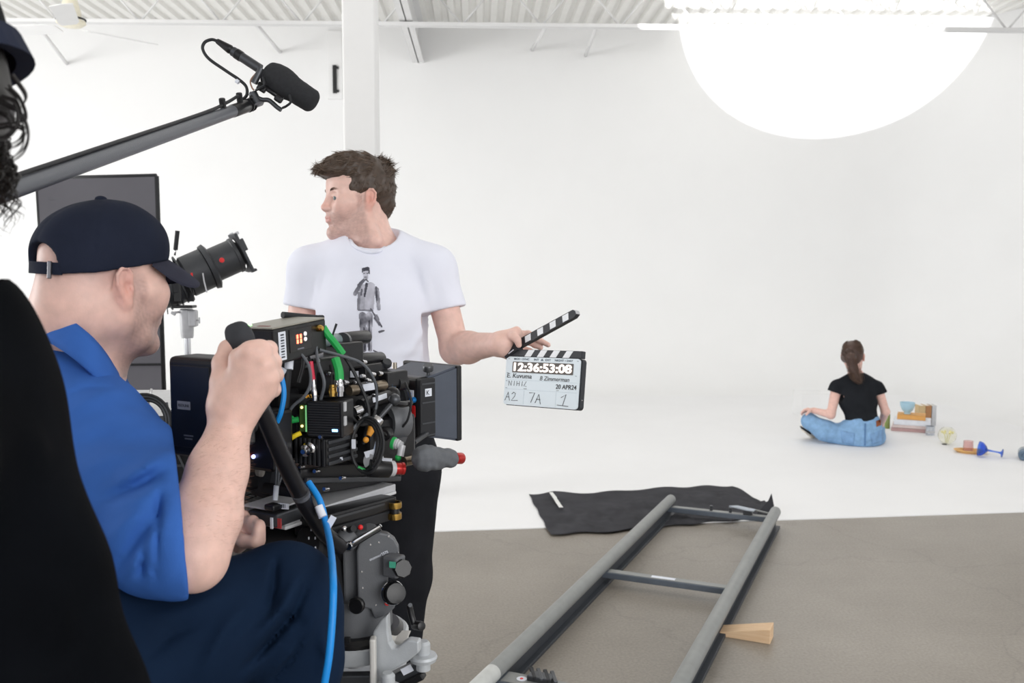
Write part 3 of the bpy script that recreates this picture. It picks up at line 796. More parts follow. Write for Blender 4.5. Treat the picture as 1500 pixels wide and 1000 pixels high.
# ================================================================== standing man with the slate
def man():
    D = 2.66
    base = at(556, 1140, D); base.z = 0
    T = thing('person', 'standing man in white printed t-shirt holding out the slate', 'person', base)
    FH = V((-.88, -.475, -.02))
    H = frame(FH, (-.05, 0, 1)); sc = 0.875
    ear = at(541, 290, D-.06); H.translation = ear-H.to_3x3() @ (V((-.012, .0845, .004))*sc)
    S = Sculpt()
    head_ops(S, H, sc, heavy=.6)
    hp = lambda x, y, z: H @ (V((x, y, z))*sc)
    nb = at(549, 358, D+.02)
    S.cone(hp(-.030, 0, -.035), nb+V((0, 0, -.02)), .056, .064, k=.03)
    S.cone(hp(-.004, .05, -.05), at(553, 352, D-.07), .016, .014, k=.03)      # neck muscle
    S.cone(hp(.035, .0, -.085), at(536, 352, D-.05), .022, .03, k=.03)
    shL = at(636, 392, D); shR = at(452, 392, D+.01)
    S.flat(nb+V((0, 0, -.06)), at(545, 470, D), (1, 0, 0), (.12, .075), (.13, .09), k=.05)
    S.flat(at(545, 470, D), at(552, 640, D), (1, 0, 0), (.13, .09), (.135, .09), k=.05)
    S.cone(nb+V((0, 0, -.04)), shL, .05, .05, k=.04); S.cone(nb+V((0, 0, -.04)), shR, .05, .05, k=.04)
    el = at(667, 511, D-.02); wr = at(732, 503, D-.185)
    S.cone(shL, el, .045, .041, k=.03)
    S.cone(el, el+(wr-el)*.3, .041, .043, k=.02); S.cone(el+(wr-el)*.3, wr, .043, .029, k=.02)
    S.cone(el+V((.008, .02, -.012)), el+V((.0, .01, .0)), .026, .03, k=.03)
    # left hand holds the slate hinge: thumb in front, fingers behind
    hd = D-.165
    q = lambda x, y, dd=0: at(x, y, hd+dd)
    S.flat(wr, q(757, 498, .0), (0, -.3, 1), (.030, .022), (.040, .020), k=.02)
    S.cone(q(736, 512), q(744, 520, .015), .017, .013, k=.02)
    S.cone(q(738, 500, -.015), q(750, 494, -.03), .018, .013, k=.018)
    digit(S, [q(745, 494, -.025), q(752, 492, -.048), q(758, 498, -.052), q(760, 505, -.05)], .0105)
    digit(S, [q(756, 488, .005), q(774, 489, .012), q(790, 498, .008), q(803, 505, -.002)], .0090)
    digit(S, [q(757, 497, .014), q(773, 500, .022), q(784, 505, .018), q(792, 509, .012)], .0090)
    digit(S, [q(755, 507, .014), q(766, 511, .028), q(775, 514, .024), q(781, 516, .018)], .0086)
    digit(S, [q(748, 516, .008), q(756, 521, .024), q(762, 523, .022), q(767, 524, .016)], .0078)
    # right arm hangs, forearm forward behind the camera
    eR = at(436, 520, D+.02); wR = at(482, 600, D-.13)
    S.cone(shR, eR, .045, .040, k=.03); S.cone(eR, wR, .042, .029, k=.02)
    hR = at(495, 632, D-.15)
    S.flat(wR, hR, (0, 1, 0), (.030, .020), (.038, .018), k=.02)
    for i in range(4):
        a = hR+V((-.03+.02*i, 0, -.02)); digit(S, [a, a+V((.006, -.004, -.035)), a+V((.010, -.02, -.055)), a+V((.010, -.035, -.060))], .0085)
    a = hR+V((.02, -.02, .03)); digit(S, [a, a+V((.02, -.015, -.02)), a+V((.025, -.025, -.045))], .0095)
    body = skin_mesh(S, .0026, T, srgb(230, 192, 180), H, sc, stubble=.55)
    eyes(T, H, sc, look=(.9, .36, 0))
    # --- T-shirt
    S = Sculpt()
    S.flat(at(546, 396, D), at(548, 455, D-.005), (1, 0, 0), (.158, .105), (.166, .118), k=.05)
    S.flat(at(548, 455, D-.005), at(555, 630, D), (1, 0, 0), (.164, .118), (.158, .112), k=.06)
    S.cone(at(549, 362, D+.015), at(632, 392, D), .062, .060, k=.05)
    S.cone(at(549, 362, D+.015), at(458, 394, D+.01), .062, .060, k=.05)
    S.cone(at(632, 394, D), at(657, 458, D-.01), .063, .057, k=.045)
    S.cone(at(456, 394, D+.01), at(441, 462, D+.015), .062, .057, k=.045)
    # folds
    fo = lambda a, b, amp, w: fold(S, a, b, amp, w)
    fo(at(628, 452, D-.06), at(565, 492, D-.118), .007, .012); fo(at(630, 466, D-.05), at(590, 530, D-.115), .007, .013)
    fo(at(632, 480, D-.05), at(606, 575, D-.11), .006, .014); fo(at(470, 458, D-.06), at(505, 512, D-.115), .007, .013)
    fo(at(466, 470, D-.05), at(486, 560, D-.11), .006, .013); fo(at(618, 395, D-.075), at(634, 450, D-.065), .006, .012)
    fo(at(466, 400, D-.07), at(468, 452, D-.06), .006, .012); fo(at(640, 545, D-.06), at(575, 575, D-.115), .006, .012)
    fo(at(600, 372, D-.07), at(622, 430, D-.085), -.004, .014); fo(at(500, 385, D-.085), at(490, 440, D-.1), -.003, .016)
    fo(at(648, 400, D-.05), at(668, 448, D-.04), -.004, .012); fo(at(436, 410, D-.03), at(432, 455, D-.03), -.004, .012)
    fo(at(560, 520, D-.118), at(640, 510, D-.07), .005, .015); fo(at(575, 600, D-.12), at(636, 560, D-.07), .005, .015)
    nz = Noise(3, 4.5, 2, (1, 1, .45)); S.disp(lambda P: nz(P)*.0038)
    # sleeve ends, hem, neck hole
    def endcut(o, n, rad):
        S.plane_local = None
        o_ = _np(o); n_ = _np(V(n).normalized())
        # cut only near the sleeve end
        def f(P):
            a = (P-o_)@n_; r = np.linalg.norm(P-o_-a[..., None]*n_, axis=-1)
            return np.maximum(-a, r-rad)
        S._add(f, o, .16, .004, 's')
        S.cone(V(o)+V(n).normalized()*.03, V(o)+V(n).normalized()*.034, .0465, .0465, k=.004, op='s')
    endcut(at(656, 453, D-.01), at(659, 470, D-.012)-at(650, 430, D-.01), .10)
    endcut(at(444, 450, D+.015), at(441, 470, D+.015)-at(447, 430, D+.012), .10)
    S.plane(at(555, 628, D), (0, 0, -1))
    nc = at(548, 341, D-.01)
    S.flat(nc+V((-.0, 0, .06)), nc+V((0, -.028, -.012)), (1, 0, 0), (.078, .070), (.070, .062), k=.008, op='s')
    shirt = cloth_mesh(S, .0048, 't_shirt', cloth('white_jersey', srgb(234, 236, 248), .015, .25, 900), T)
    # collar rib laid along the neck opening
    tree = bvh_world(shirt); pts = []
    for x, y in ((511, 346), (518, 357), (530, 364.5), (544, 367.5), (558, 364), (570, 355), (579, 344)):
        o = at(x, y+2, D-.5); dr = (o-CAM_O).normalized(); h_ = tree.ray_cast(o, dr); pts.append((h_[0]-dr*.001) if h_[0] is not None else at(x, y, D-.04))
    rib = []
    MB().tube(spline(pts, 6), .0052, 8).build('collar', MATS['white_jersey'], shirt, True)
    # chest print: a grey figure in a suit holding a small horn
    W, Hh, st = 96, 190, .001
    gx, gy = np.meshgrid(np.arange(W+1), np.arange(Hh+1), indexing='xy')
    X = gx/W*80+500; Y = gy/Hh*140+380                 # photograph-like units for the drawing only
    g = np.ones(X.shape); al = np.zeros(X.shape)
    def seg(a, b, r0, r1): 
        ax, ay = a; bx, by = b; L = (bx-ax)**2+(by-ay)**2; t = np.clip(((X-ax)*(bx-ax)+(Y-ay)*(by-ay))/L, 0, 1)
        return np.hypot(X-ax-(bx-ax)*t, Y-ay-(by-ay)*t)-(r0+(r1-r0)*t)
    rn = Noise(11, .06, 3); nzz = rn(np.stack([X, Y, X*0], -1).astype(np.float32))
    def draw(d, v, tex=.12):
        m = d < 0; g[m] = np.clip(v+nzz[m]*tex, .02, .95); al[m] = 1
    draw(seg((531, 462), (533, 512), 5.5, 4.0), .42, .3); draw(seg((541, 462), (542, 512), 5.0, 3.5), .50, .35)
    draw(seg((533, 480), (534, 512), 1.2, 1.2), .12); draw(seg((541, 470), (541, 512), 1.2, 1.4), .15)
    draw(seg((533, 422), (530, 448), 6, 7), .62, .18); draw(seg((543, 420), (541, 450), 7, 7), .72, .12)
    draw(seg((526, 430), (525, 452), 2.5, 2.0), .42, .2)
    draw(seg((525, 454), (546, 455), 1.2, 1.2), .35)
    draw(seg((552, 424), (555, 452), 3.6, 3.0), .50, .25); draw(seg((551, 420), (552, 440), 1.2, 1.2), .2)
    draw(seg((520, 430), (526, 420), 3.2, 3.0), .38, .25); draw(seg((526, 418), (533, 410), 3.0, 2.4), .30, .2)
    draw(seg((537, 416), (534, 434), 2.2, 1.2), .10); draw(seg((530, 424), (529, 432), 1.3, 1.2), .2)
    draw(seg((535.5, 399), (536, 406), 4.6, 3.6), .74, .12); draw(seg((532, 394.5), (538.5, 393.5), 2.6, 3.2), .14, .08); draw(seg((540.5, 396), (541, 401), 1.3, .8), .16); draw(seg((530.8, 396), (530.8, 399), 1.2, .8), .2)
    draw(seg((532.5, 400.3), (534.5, 400.0), .7, .7), .2); draw(seg((537, 400.0), (539, 400.3), .7, .7), .2); draw(seg((534, 405.8), (537, 405.8), .8, .8), .35); draw(seg((536, 409), (539, 412), 1.4, 1.2), .3)
    draw(seg((543, 452), (559, 478), 1.2, 1.6), .28, .25); draw(seg((551, 462), (554, 468), 2.4, 2.4), .45, .3); draw(seg((556, 486), (562, 484), 2.0, 1.6), .25, .2)
    draw(seg((549, 466), (556, 476), 1.6, 1.4), .3, .2); draw(seg((524, 513), (530, 510), 1.2, 1.8), .2); draw(seg((547, 513), (555, 517), 1.2, 1.6), .2)
    P = []; idx = -np.ones(X.shape, int); C = []
    for j in range(Hh+1):
        for i in range(W+1):
            o = at(float(X[j, i]), float(Y[j, i]), D-.4); dr = (o-CAM_O).normalized()
            hit = tree.ray_cast(o, dr)
            if hit[0] is None: continue
            idx[j, i] = len(P); P.append(tuple(hit[0]-dr*.0012)); C.append(((.12+g[j, i]*.74)**1.7,)*3)
    Q = [(idx[j, i], idx[j, i+1], idx[j+1, i+1], idx[j+1, i]) for j in range(Hh) for i in range(W)
         if al[j:j+2, i:i+2].sum() >= 3 and (idx[j:j+2, i:i+2] >= 0).all()]
    P = np.array(P); Q = np.array(Q); used, inv = np.unique(Q, return_inverse=True)
    me = mesh_np('chest_print', P[used], inv.reshape(-1, 4)[:, ::-1]); C = np.array(C)[used]; C[:, 2] = np.minimum(1, C[:, 2]*1.12+.01)
    paint(me, 'col', C)
    pr = link_mesh('chest_print', me, attr_mat('ink_print', .9, 0, .1, 0, 300, .02), shirt, True); pr['label'] = 'grey printed figure in a suit holding a horn'
    # --- trousers and shoes
    S = Sculpt()
    hip = at(554, 645, D)
    S.flat(hip+V((0, 0, .03)), hip+V((0, 0, -.08)), (1, 0, 0), (.155, .115), (.165, .120), k=.05)
    for (hx, kx, fx, dk) in ((600, 594, 566, 0.0), (512, 500, 492, .05)):
        a = at(hx, 690, D); b = at(kx, 845, D-.03+dk); c = at(fx, 1090, D+.02+dk)
        S.cone(a, b, .090, .068, k=.06); S.cone(b, c, .068, .056, k=.03)
        S.cone(b+V((.0, -.05, .01)), b+V((.045, -.03, -.03)), .012, .008, k=.03)
    nz2 = Noise(9, 6, 2, (1, 1, .7)); S.disp(lambda P: nz2(P)*.005)
    cloth_mesh(S, .0075, 'trousers', cloth('black_denim', srgb(30, 31, 35), .15, .3, 600), T)
    for fx, dk in ((566, .0), (492, .05)):
        a = at(fx, 1100, D+.02+dk); a.z = 0
        S = Sculpt(); S.flat(a+V((0, .06, .035)), a+V((0, -.14, .028)), (1, 0, 0), (.04, .034), (.045, .027), k=.02); S.cone(a+V((0, .03, .05)), a+V((0, .03, .12)), .045, .05, k=.02)
        S.plane(a+V((0, 0, .001)), (0, 0, -1)); cloth_mesh(S, .006, 'shoe', mat('black_leather', srgb(28, 27, 27), .4), T)
    # orange band on the inner side of the arm
    a = at(441, 459, D+.015); b = at(438, 476, D+.017); mbb = MB(); n_ = 12
    for i in range(n_):
        t0, t1 = R(-75+120*i/n_), R(-75+120*(i+1)/n_); r_ = .0452
        u = lambda t: V((math.cos(t), math.sin(t), 0))*r_
        mbb.quad([a+u(t0), a+u(t1), b+u(t1), b+u(t0)])
    ob = mbb.build('arm_band', cloth('orange_band', srgb(240, 150, 60)), T, True); so = ob.modifiers.new('thickness', 'SOLIDIFY'); so.thickness = .002
    # --- hair
    S = Sculpt(); skin_sc = sc; sc = .935; hc = H.copy(); H = Matrix.Translation(H.to_3x3() @ V((.000, 0, -.006))) @ H
    hp = lambda x, y, z: H @ (V((x, y, z))*sc)
    e = lambda c, r, k=.015, op='u': S.ell(hp(*c), tuple(x*sc for x in r), H.to_3x3(), k*sc, op)
    e((-.022, 0, .062), (.104, .084, .086)); e((.030, 0, .105), (.075, .070, .042)); e((.085, 0, .096), (.030, .052, .022), k=.02)
    e((-.075, 0, .02), (.048, .066, .075)); e((.0, 0, .125), (.06, .06, .028), k=.03)
    S.plane(hp(.02, 0, -.02), H.to_3x3() @ V((.75, 0, -.9)), k=.004)
    nh = Noise(21, 26, 2); S.disp(lambda P: nh(P)*.0045)
    # clear the ears and the face
    for s in (-1, 1):
        S.ell(hp(-.002, s*.085, -.006), (.030*sc, .03*sc, .042*sc), H.to_3x3(), .006, 's')
        S.cone(hp(.080, s*.070, .040), hp(.052, s*.078, -.030), .024*sc, .034*sc, k=.008, op='s')
    S.ell(hp(.115, 0, .035), (.042*sc, .064*sc, .046*sc), H.to_3x3(), .008, 's')
    S.plane(hp(-.09, 0, -.066), H.to_3x3() @ V((.1, 0, -1)), k=.004)
    me = relax(S.mesh(.0035, 'hair'), 1); P = verts_np(me).copy()
    n3 = Noise(4, 60, 2)(P)*.25+1; paint(me, 'col', np.array(srgb(70, 57, 48))[None]*n3[:, None])
    N = np.empty(len(P)*3, np.float32); me.vertices.foreach_get('normal', N); N = N.reshape(-1, 3)
    hair = link_mesh('hair', me, M_hair, T, True)
    rs = np.random.RandomState(3); roots = []
    Hi = H.inverted(); R3 = H.to_3x3()
    flow = Noise(41, 16, 2)
    for i in rs.randint(0, len(P), 9000):
        p = V(P[i]); lp = (Hi @ p)/sc; n = V(N[i])
        if n.length < .1: continue
        top = float(smooth01(np.array(lp.z), .045, .095)); ln = Hi.to_3x3() @ n
        L = (.009+.022*top)*rs.uniform(.6, 1.25)
        wv = float(flow(np.array([P[i]], np.float32))[0])
        if lp.z > .07: fv = V((.85, .5*wv, .05)) if lp.x > -.06 else V((-.55, .5*wv, .35+.4*max(0, wv)))
        else: fv = V((.15 if lp.x > .0 else -.25, .3*wv, -.95))
        fl = R3 @ fv
        lift = .06+.16*top*max(0, wv+.4)*rs.uniform(0, 1)
        if lp.x < -.05 and lp.z > .085: lift += .30*rs.uniform(0, 1)
        d = (fl - n*fl.dot(n)*.8).normalized(); d = (d+n*lift+V(rs.normal(size=3))*.12).normalized()
        cur = (n*(-.8 if top > .4 else -.3)+V(rs.normal(size=3))*.35); d = (d+n*(.12 if top < .4 else 0)).normalized()
        q0 = p-n*.002; pts = [q0]
        for k in range(1, 6):
            d = (d+cur*.16).normalized(); q0 = q0+d*L/5; pts.append(q0)
        roots.append(pts)
    st_ = strands('hair_strands', roots, hair, srgb(70, 57, 48), .0010, var=.35, tipcol=srgb(110, 92, 78)); st_['kind'] = 'stuff'
    # eyebrows
    roots = []; H = hc; sc = skin_sc; hp = lambda x, y, z: H @ (V((x, y, z))*sc)
    for s in (-1, 1):
        for i in range(150):
            t = rs.uniform(0, 1); p = hp(.0955-.018*t*t, s*(.016+.034*t), .031+.006*math.sin(t*2.6)+rs.uniform(-.0035, .0035))
            d = R3 @ V((.10, s*.9, .25-.5*t)); roots.append([p, p+d*.004*sc, p+d*.0085*sc])
    b = strands('eyebrows', roots, T, srgb(112, 88, 74), .00045); b['kind'] = 'stuff'
man()
# ================================================================== seated camera operator
def operator():
    T = thing('person', 'seated camera operator in navy cap and blue shirt gripping the pan handle', 'person', (-.62, 1.25, .42))
    hy = R(37); FH = V((math.sin(hy), math.cos(hy), -.05)); yaw = R(40)
    H = frame(FH, (.04, -.0, 1)); sc = .915
    ear = at(186, 417, 1.42); H.translation = ear-H.to_3x3() @ (V((-.012, -.0845, .004))*sc)
    hp = lambda x, y, z: H @ (V((x, y, z))*sc)
    Fd = V((math.sin(yaw), math.cos(yaw), 0)); Rd = V((math.cos(yaw), -math.sin(yaw), 0))
    S = Sculpt(); head_ops(S, H, sc, heavy=1.0, flare=6)
    nb = at(98, 520, 1.52)
    S.cone(hp(-.036, 0, -.045), nb+V((0, 0, -.02)), .066, .076, k=.03)
    S.cone(hp(-.060, 0, -.02), nb+Fd*-.03, .050, .058, k=.03)
    S.cone(hp(.030, 0, -.085), nb+Fd*.025+V((0, 0, .02)), .034, .05, k=.03)
    S.cone(hp(-.006, -.052, -.05), nb+Fd*.03+Rd*.03, .016, .016, k=.03)
    shR = at(128, 630, 1.38); el = at(284, 815, 1.19); wr = at(339, 617, 1.275)
    hip = V((-.60, 1.28, .98))
    S.flat(nb+V((0, 0, -.10))-Fd*.05, hip+V((.0, .0, .15))-Fd*.02, Rd, (.15, .075), (.15, .09), k=.05)
    S.cone(nb+V((0, 0, -.04)), shR, .05, .05, k=.04)
    S.cone(shR, el, .052, .042, k=.03)
    f = lambda t: el+(wr-el)*t
    S.cone(el, f(.28), .038, .0445, k=.02); S.cone(f(.28), f(.62), .0445, .037, k=.02); S.cone(f(.62), wr, .037, .0285, k=.02)
    S.cone(el+V((0, -.002, -.006)), el+V((.0, -.0, .01)), .029, .034, k=.02)
    q = lambda x, y, d: at(x, y, d)
    # right fist round the grip: back of the hand to us
    mcp = [q(379, 516, 1.262), q(388, 533, 1.258), q(393, 552, 1.264), q(390, 572, 1.276)]
    for i, m_ in enumerate(mcp):
        S.cone(wr+(q(352+4*i, 560+12*i, 1.268)-wr)*.35, m_, .0255-.002*i, .0130-.0006*i, k=.010)
    S.flat(q(340, 600, 1.275), q(372, 548, 1.268), (.9, 0, .5), (.031, .021), (.033, .018), k=.02)
    far = [q(386, 519, 1.325), q(393, 536, 1.325), q(396, 555, 1.332), q(392, 577, 1.342)]
    mid = [q(394, 511, 1.292), q(400, 530, 1.290), q(403, 549, 1.297), q(399, 570, 1.308)]
    tip = [q(345, 530, 1.345), q(350, 549, 1.35), q(356, 566, 1.355), q(361, 583, 1.358)]
    for m_, c_, f_, t_ in zip(mcp, mid, far, tip):
        S.chain([m_, c_, f_, t_], [.0122, .0112, .0100, .009], .006)
    # index finger lying across the grip below its head, and the thumb behind
    S.chain([q(352, 525, 1.268), q(366, 515, 1.258), q(383, 511, 1.262)], [.016, .0125, .0125], .010)
    S.cone(q(337, 592, 1.275), q(328, 560, 1.285), .025, .0180, k=.02)
    S.chain([q(328, 560, 1.285), q(326, 532, 1.296), q(334, 511, 1.312), q(346, 505, 1.33)], [.0165, .0130, .0115, .010], .010)
    # left arm reaching the tilt head
    shL = nb-Rd*.17+V((0, 0, -.06)); eL = at(268, 815, 1.62); wL = at(330, 768, 1.53)
    S.cone(nb+V((0, 0, -.04)), shL, .05, .05, k=.04); S.cone(shL, eL, .052, .042, k=.03); S.cone(eL, wL, .042, .030, k=.02)
    hl = at(352, 778, 1.50)
    S.flat(wL, hl, (0, .2, 1), (.029, .022), (.036, .020), k=.02)
    for i in range(4):
        a = at(352+3*i, 764+8*i, 1.50); digit(S, [a, at(370+2*i, 763+8*i, 1.475), at(380, 769+8*i, 1.46), at(377, 776+7*i, 1.45)], .0085)
    a = at(345, 785, 1.48); digit(S, [a, at(358, 793, 1.455), at(372, 795, 1.445)], .0100)
    body = skin_mesh(S, .0026, T, srgb(230, 191, 178), H, sc, stubble=.62, shave=.35)
    eyes(T, H, sc, look=(1, 0, -.1))
    ax = (wr-el).normalized()
    def test(p):
        t = (p-el).dot(wr-el)/(wr-el).length_squared
        if .05 < t < .93 and (p-el-(wr-el)*t).length < .06: return (ax*.5+V((.4, -.3, -.35))).normalized()
    arm_hair(body, test, T, srgb(184, 140, 118), 1500, 4, .011, .00007)
    # --- cap
    cap_parts(T, H, sc, cloth('navy_cap', srgb(34, 39, 54), .12, .3, 900), cloth('navy_visor', srgb(52, 53, 66), .14, .3, 900))
    # --- shirt
    M_sh = cloth('blue_cotton', srgb(60, 106, 186), .10, .35, 1100, scale=9)
    S = Sculpt()
    chest = nb+V((0, 0, -.165))-Fd*.055
    S.flat(chest, hip+V((0, 0, .10))-Fd*.02, Rd, (.180, .105), (.175, .125), k=.06)
    S.cone(nb-Fd*.02+V((0, 0, -.055)), shR+V((0, 0, .0)), .072, .072, k=.06); S.cone(nb-Fd*.01+V((0, 0, -.05)), shL, .07, .070, k=.06)
    s1 = at(205, 715, 1.30); s2 = at(238, 785, 1.21)
    S.cone(shR, s1, .074, .083, k=.06); S.cone(s1, s2, .083, .074, k=.04); S.cone(s2, at(268, 800, 1.185), .074, .066, k=.03)
    S.cone(at(18, 522, 1.48), at(100, 578, 1.42), .060, .064, k=.04)
    S.cone(shL, at(235, 720, 1.66), .072, .075, k=.05)
    S.cone(at(232, 705, 1.23), at(248, 690, 1.22), .024, .020, k=.05)
    pf = lambda pts, d, amp, w: pfold(S, pts, d, amp, w)
    pf([(150, 732), (195, 715), (246, 682)], 1.22, -.012, 9); pf([(165, 700), (205, 690), (240, 668)], 1.22, .008, 12); pf([(170, 745), (215, 725), (250, 700)], 1.20, .009, 11)
    pf([(165, 840), (200, 790), (232, 745)], 1.16, -.011, 8); pf([(185, 848), (215, 800), (238, 765)], 1.15, .009, 9); pf([(205, 850), (208, 820), (214, 788)], 1.15, -.012, 6)
    pf([(150, 800), (190, 760), (225, 735)], 1.18, .008, 11); pf([(222, 850), (232, 800), (250, 720)], 1.14, .006, 9)
    pf([(100, 600), (150, 575), (195, 570)], 1.34, .006, 12); pf([(100, 655), (160, 640), (215, 645)], 1.28, -.006, 14); pf([(110, 690), (160, 670), (225, 672)], 1.25, .006, 14)
    pf([(93, 580), (125, 568), (165, 566)], 1.36, -.004, 4); pf([(258, 700), (262, 770), (256, 850)], 1.14, .003, 7)
    pf([(120, 790), (150, 850)], 1.2, .008, 12); pf([(70, 470), (120, 490), (160, 530)], 1.42, -.004, 5)
    nz = Noise(13, 5, 3); S.disp(lambda P: nz(P)*.0042)
    S.plane(at(268, 780, 1.19), V((.92, .33, .05)), k=.004)
    S.cone(at(296, 790, 1.185), at(266, 790, 1.19), .050, .046, k=.004, op='s')
    pf([(234, 700), (231, 780), (226, 858)], 1.14, -.011, 4); pf([(250, 698), (250, 780), (245, 860)], 1.13, .005, 9)
    # open collar
    S.flat(nb+Fd*.02+V((0, 0, .10)), nb+Fd*.012+V((0, 0, -.02)), Rd, (.095, .105), (.078, .082), k=.008, op='s')
    S.plane(hip+V((0, 0, .02)), (0, 0, -1))
    shirt = cloth_mesh(S, .0048, 'shirt', M_sh, T)
    # turned-down collar round the neck
    topc = [(30, 462, 1.58), (38, 445, 1.50), (62, 447, 1.435), (95, 462, 1.400), (126, 486, 1.385), (150, 513, 1.395), (166, 538, 1.42), (172, 548, 1.47)]
    botc = [(20, 500, 1.58), (26, 490, 1.50), (58, 495, 1.410), (92, 514, 1.37), (126, 540, 1.355), (154, 566, 1.365), (174, 576, 1.40), (180, 578, 1.46)]
    A_ = spline([at(*q_) for q_ in topc], 6); B_ = spline([at(*q_) for q_ in botc], 6)
    b = bmesh.new(); rows = []
    for t_, u_ in zip(A_, B_): rows.append([b.verts.new(t_+(u_-t_)*k_/4+(u_-t_).cross(V((1, .3, 0))).normalized()*0) for k_ in range(5)])
    for A, B in zip(rows, rows[1:]):
        for k_ in range(4): f_ = b.faces.new((A[k_], B[k_], B[k_+1], A[k_+1])); f_.smooth = True
    bmesh.ops.recalc_face_normals(b, faces=b.faces[:])
    me = bpy.data.meshes.new('collar'); b.to_mesh(me); b.free(); co = link_mesh('collar', me, M_sh, shirt, True); sd_ = co.modifiers.new('thickness', 'SOLIDIFY'); sd_.thickness = .006; sd_.offset = 0
    # rolled cuff edge
    tree = bvh_world(shirt)
    # --- trousers
    S = Sculpt()
    hR = V((-.585, 1.14, .93)); kR = at(412, 868, 1.36)
    hL = hR-Rd*.2+V((0, 0, 0)); kL = kR-Rd*.24+Fd*.02; kL.z = .92
    S.flat(hip+V((0, 0, .04)), hip+V((0, 0, -.08)), Rd, (.175, .135), (.19, .15), k=.05)
    S.cone(hR, kR+(hR-kR)*.3, .098, .083, k=.05); S.cone(kR+(hR-kR)*.3, kR, .083, .071, k=.04)
    aR = at(434, 1190, 1.42); S.cone(kR, aR, .070, .064, k=.03)
    S.cone(hL, kL, .098, .073, k=.05); aL = kL+V((.03, .03, -.36)); S.cone(kL, aL, .070, .060, k=.03)
    S.cone(kR+V((.02, -.01, -.03)), kR+V((.03, -.0, -.10)), .066, .062, k=.04)
    pf = lambda pts, d, amp, w: pfold(S, pts, d, amp, w)
    pf([(455, 845), (430, 900), (372, 965), (350, 985)], 1.33, -0.0190, 6); pf([(440, 835), (415, 890), (365, 945)], 1.32, 0.0171, 9); pf([(468, 890), (440, 945), (390, 1000)], 1.34, 0.0152, 8)
    pf([(405, 815), (402, 860), (392, 900)], 1.30, -0.0152, 5); pf([(404, 898), (430, 905), (446, 912)], 1.31, -0.0133, 4); pf([(455, 915), (430, 960), (395, 1000)], 1.34, -0.0190, 5)
    pf([(300, 905), (250, 930), (205, 970)], 1.2, -0.0095, 8); pf([(340, 860), (280, 890), (215, 905)], 1.2, 0.0076, 11); pf([(470, 920), (478, 960), (470, 1000)], 1.36, 0.0114, 7)
    pf([(370, 880), (330, 920), (290, 1000)], 1.25, 0.0114, 11)
    n2 = Noise(17, 5, 2); S.disp(lambda P: n2(P)*.003)
    cloth_mesh(S, .0055, 'trousers', cloth('navy_twill', srgb(17, 34, 57), .10, .10, 1400), T)
    for a in (aR, aL):
        b = a+V((.01, .0, -.02)); S = Sculpt(); S.flat(b+V((-.03, -.03, -.04)), b+Fd*.18+V((0, 0, -.055)), Rd, (.04, .036), (.045, .026), k=.02); S.cone(b, b+V((0, 0, -.05)), .045, .042, k=.02)
        S.plane(b+V((0, 0, -.082)), (0, 0, -1)); cloth_mesh(S, .006, 'shoe', mat('black_leather', srgb(28, 27, 27), .4), T)
    return dict(hip=hip, aR=aR, aL=aL)
OPER = operator()
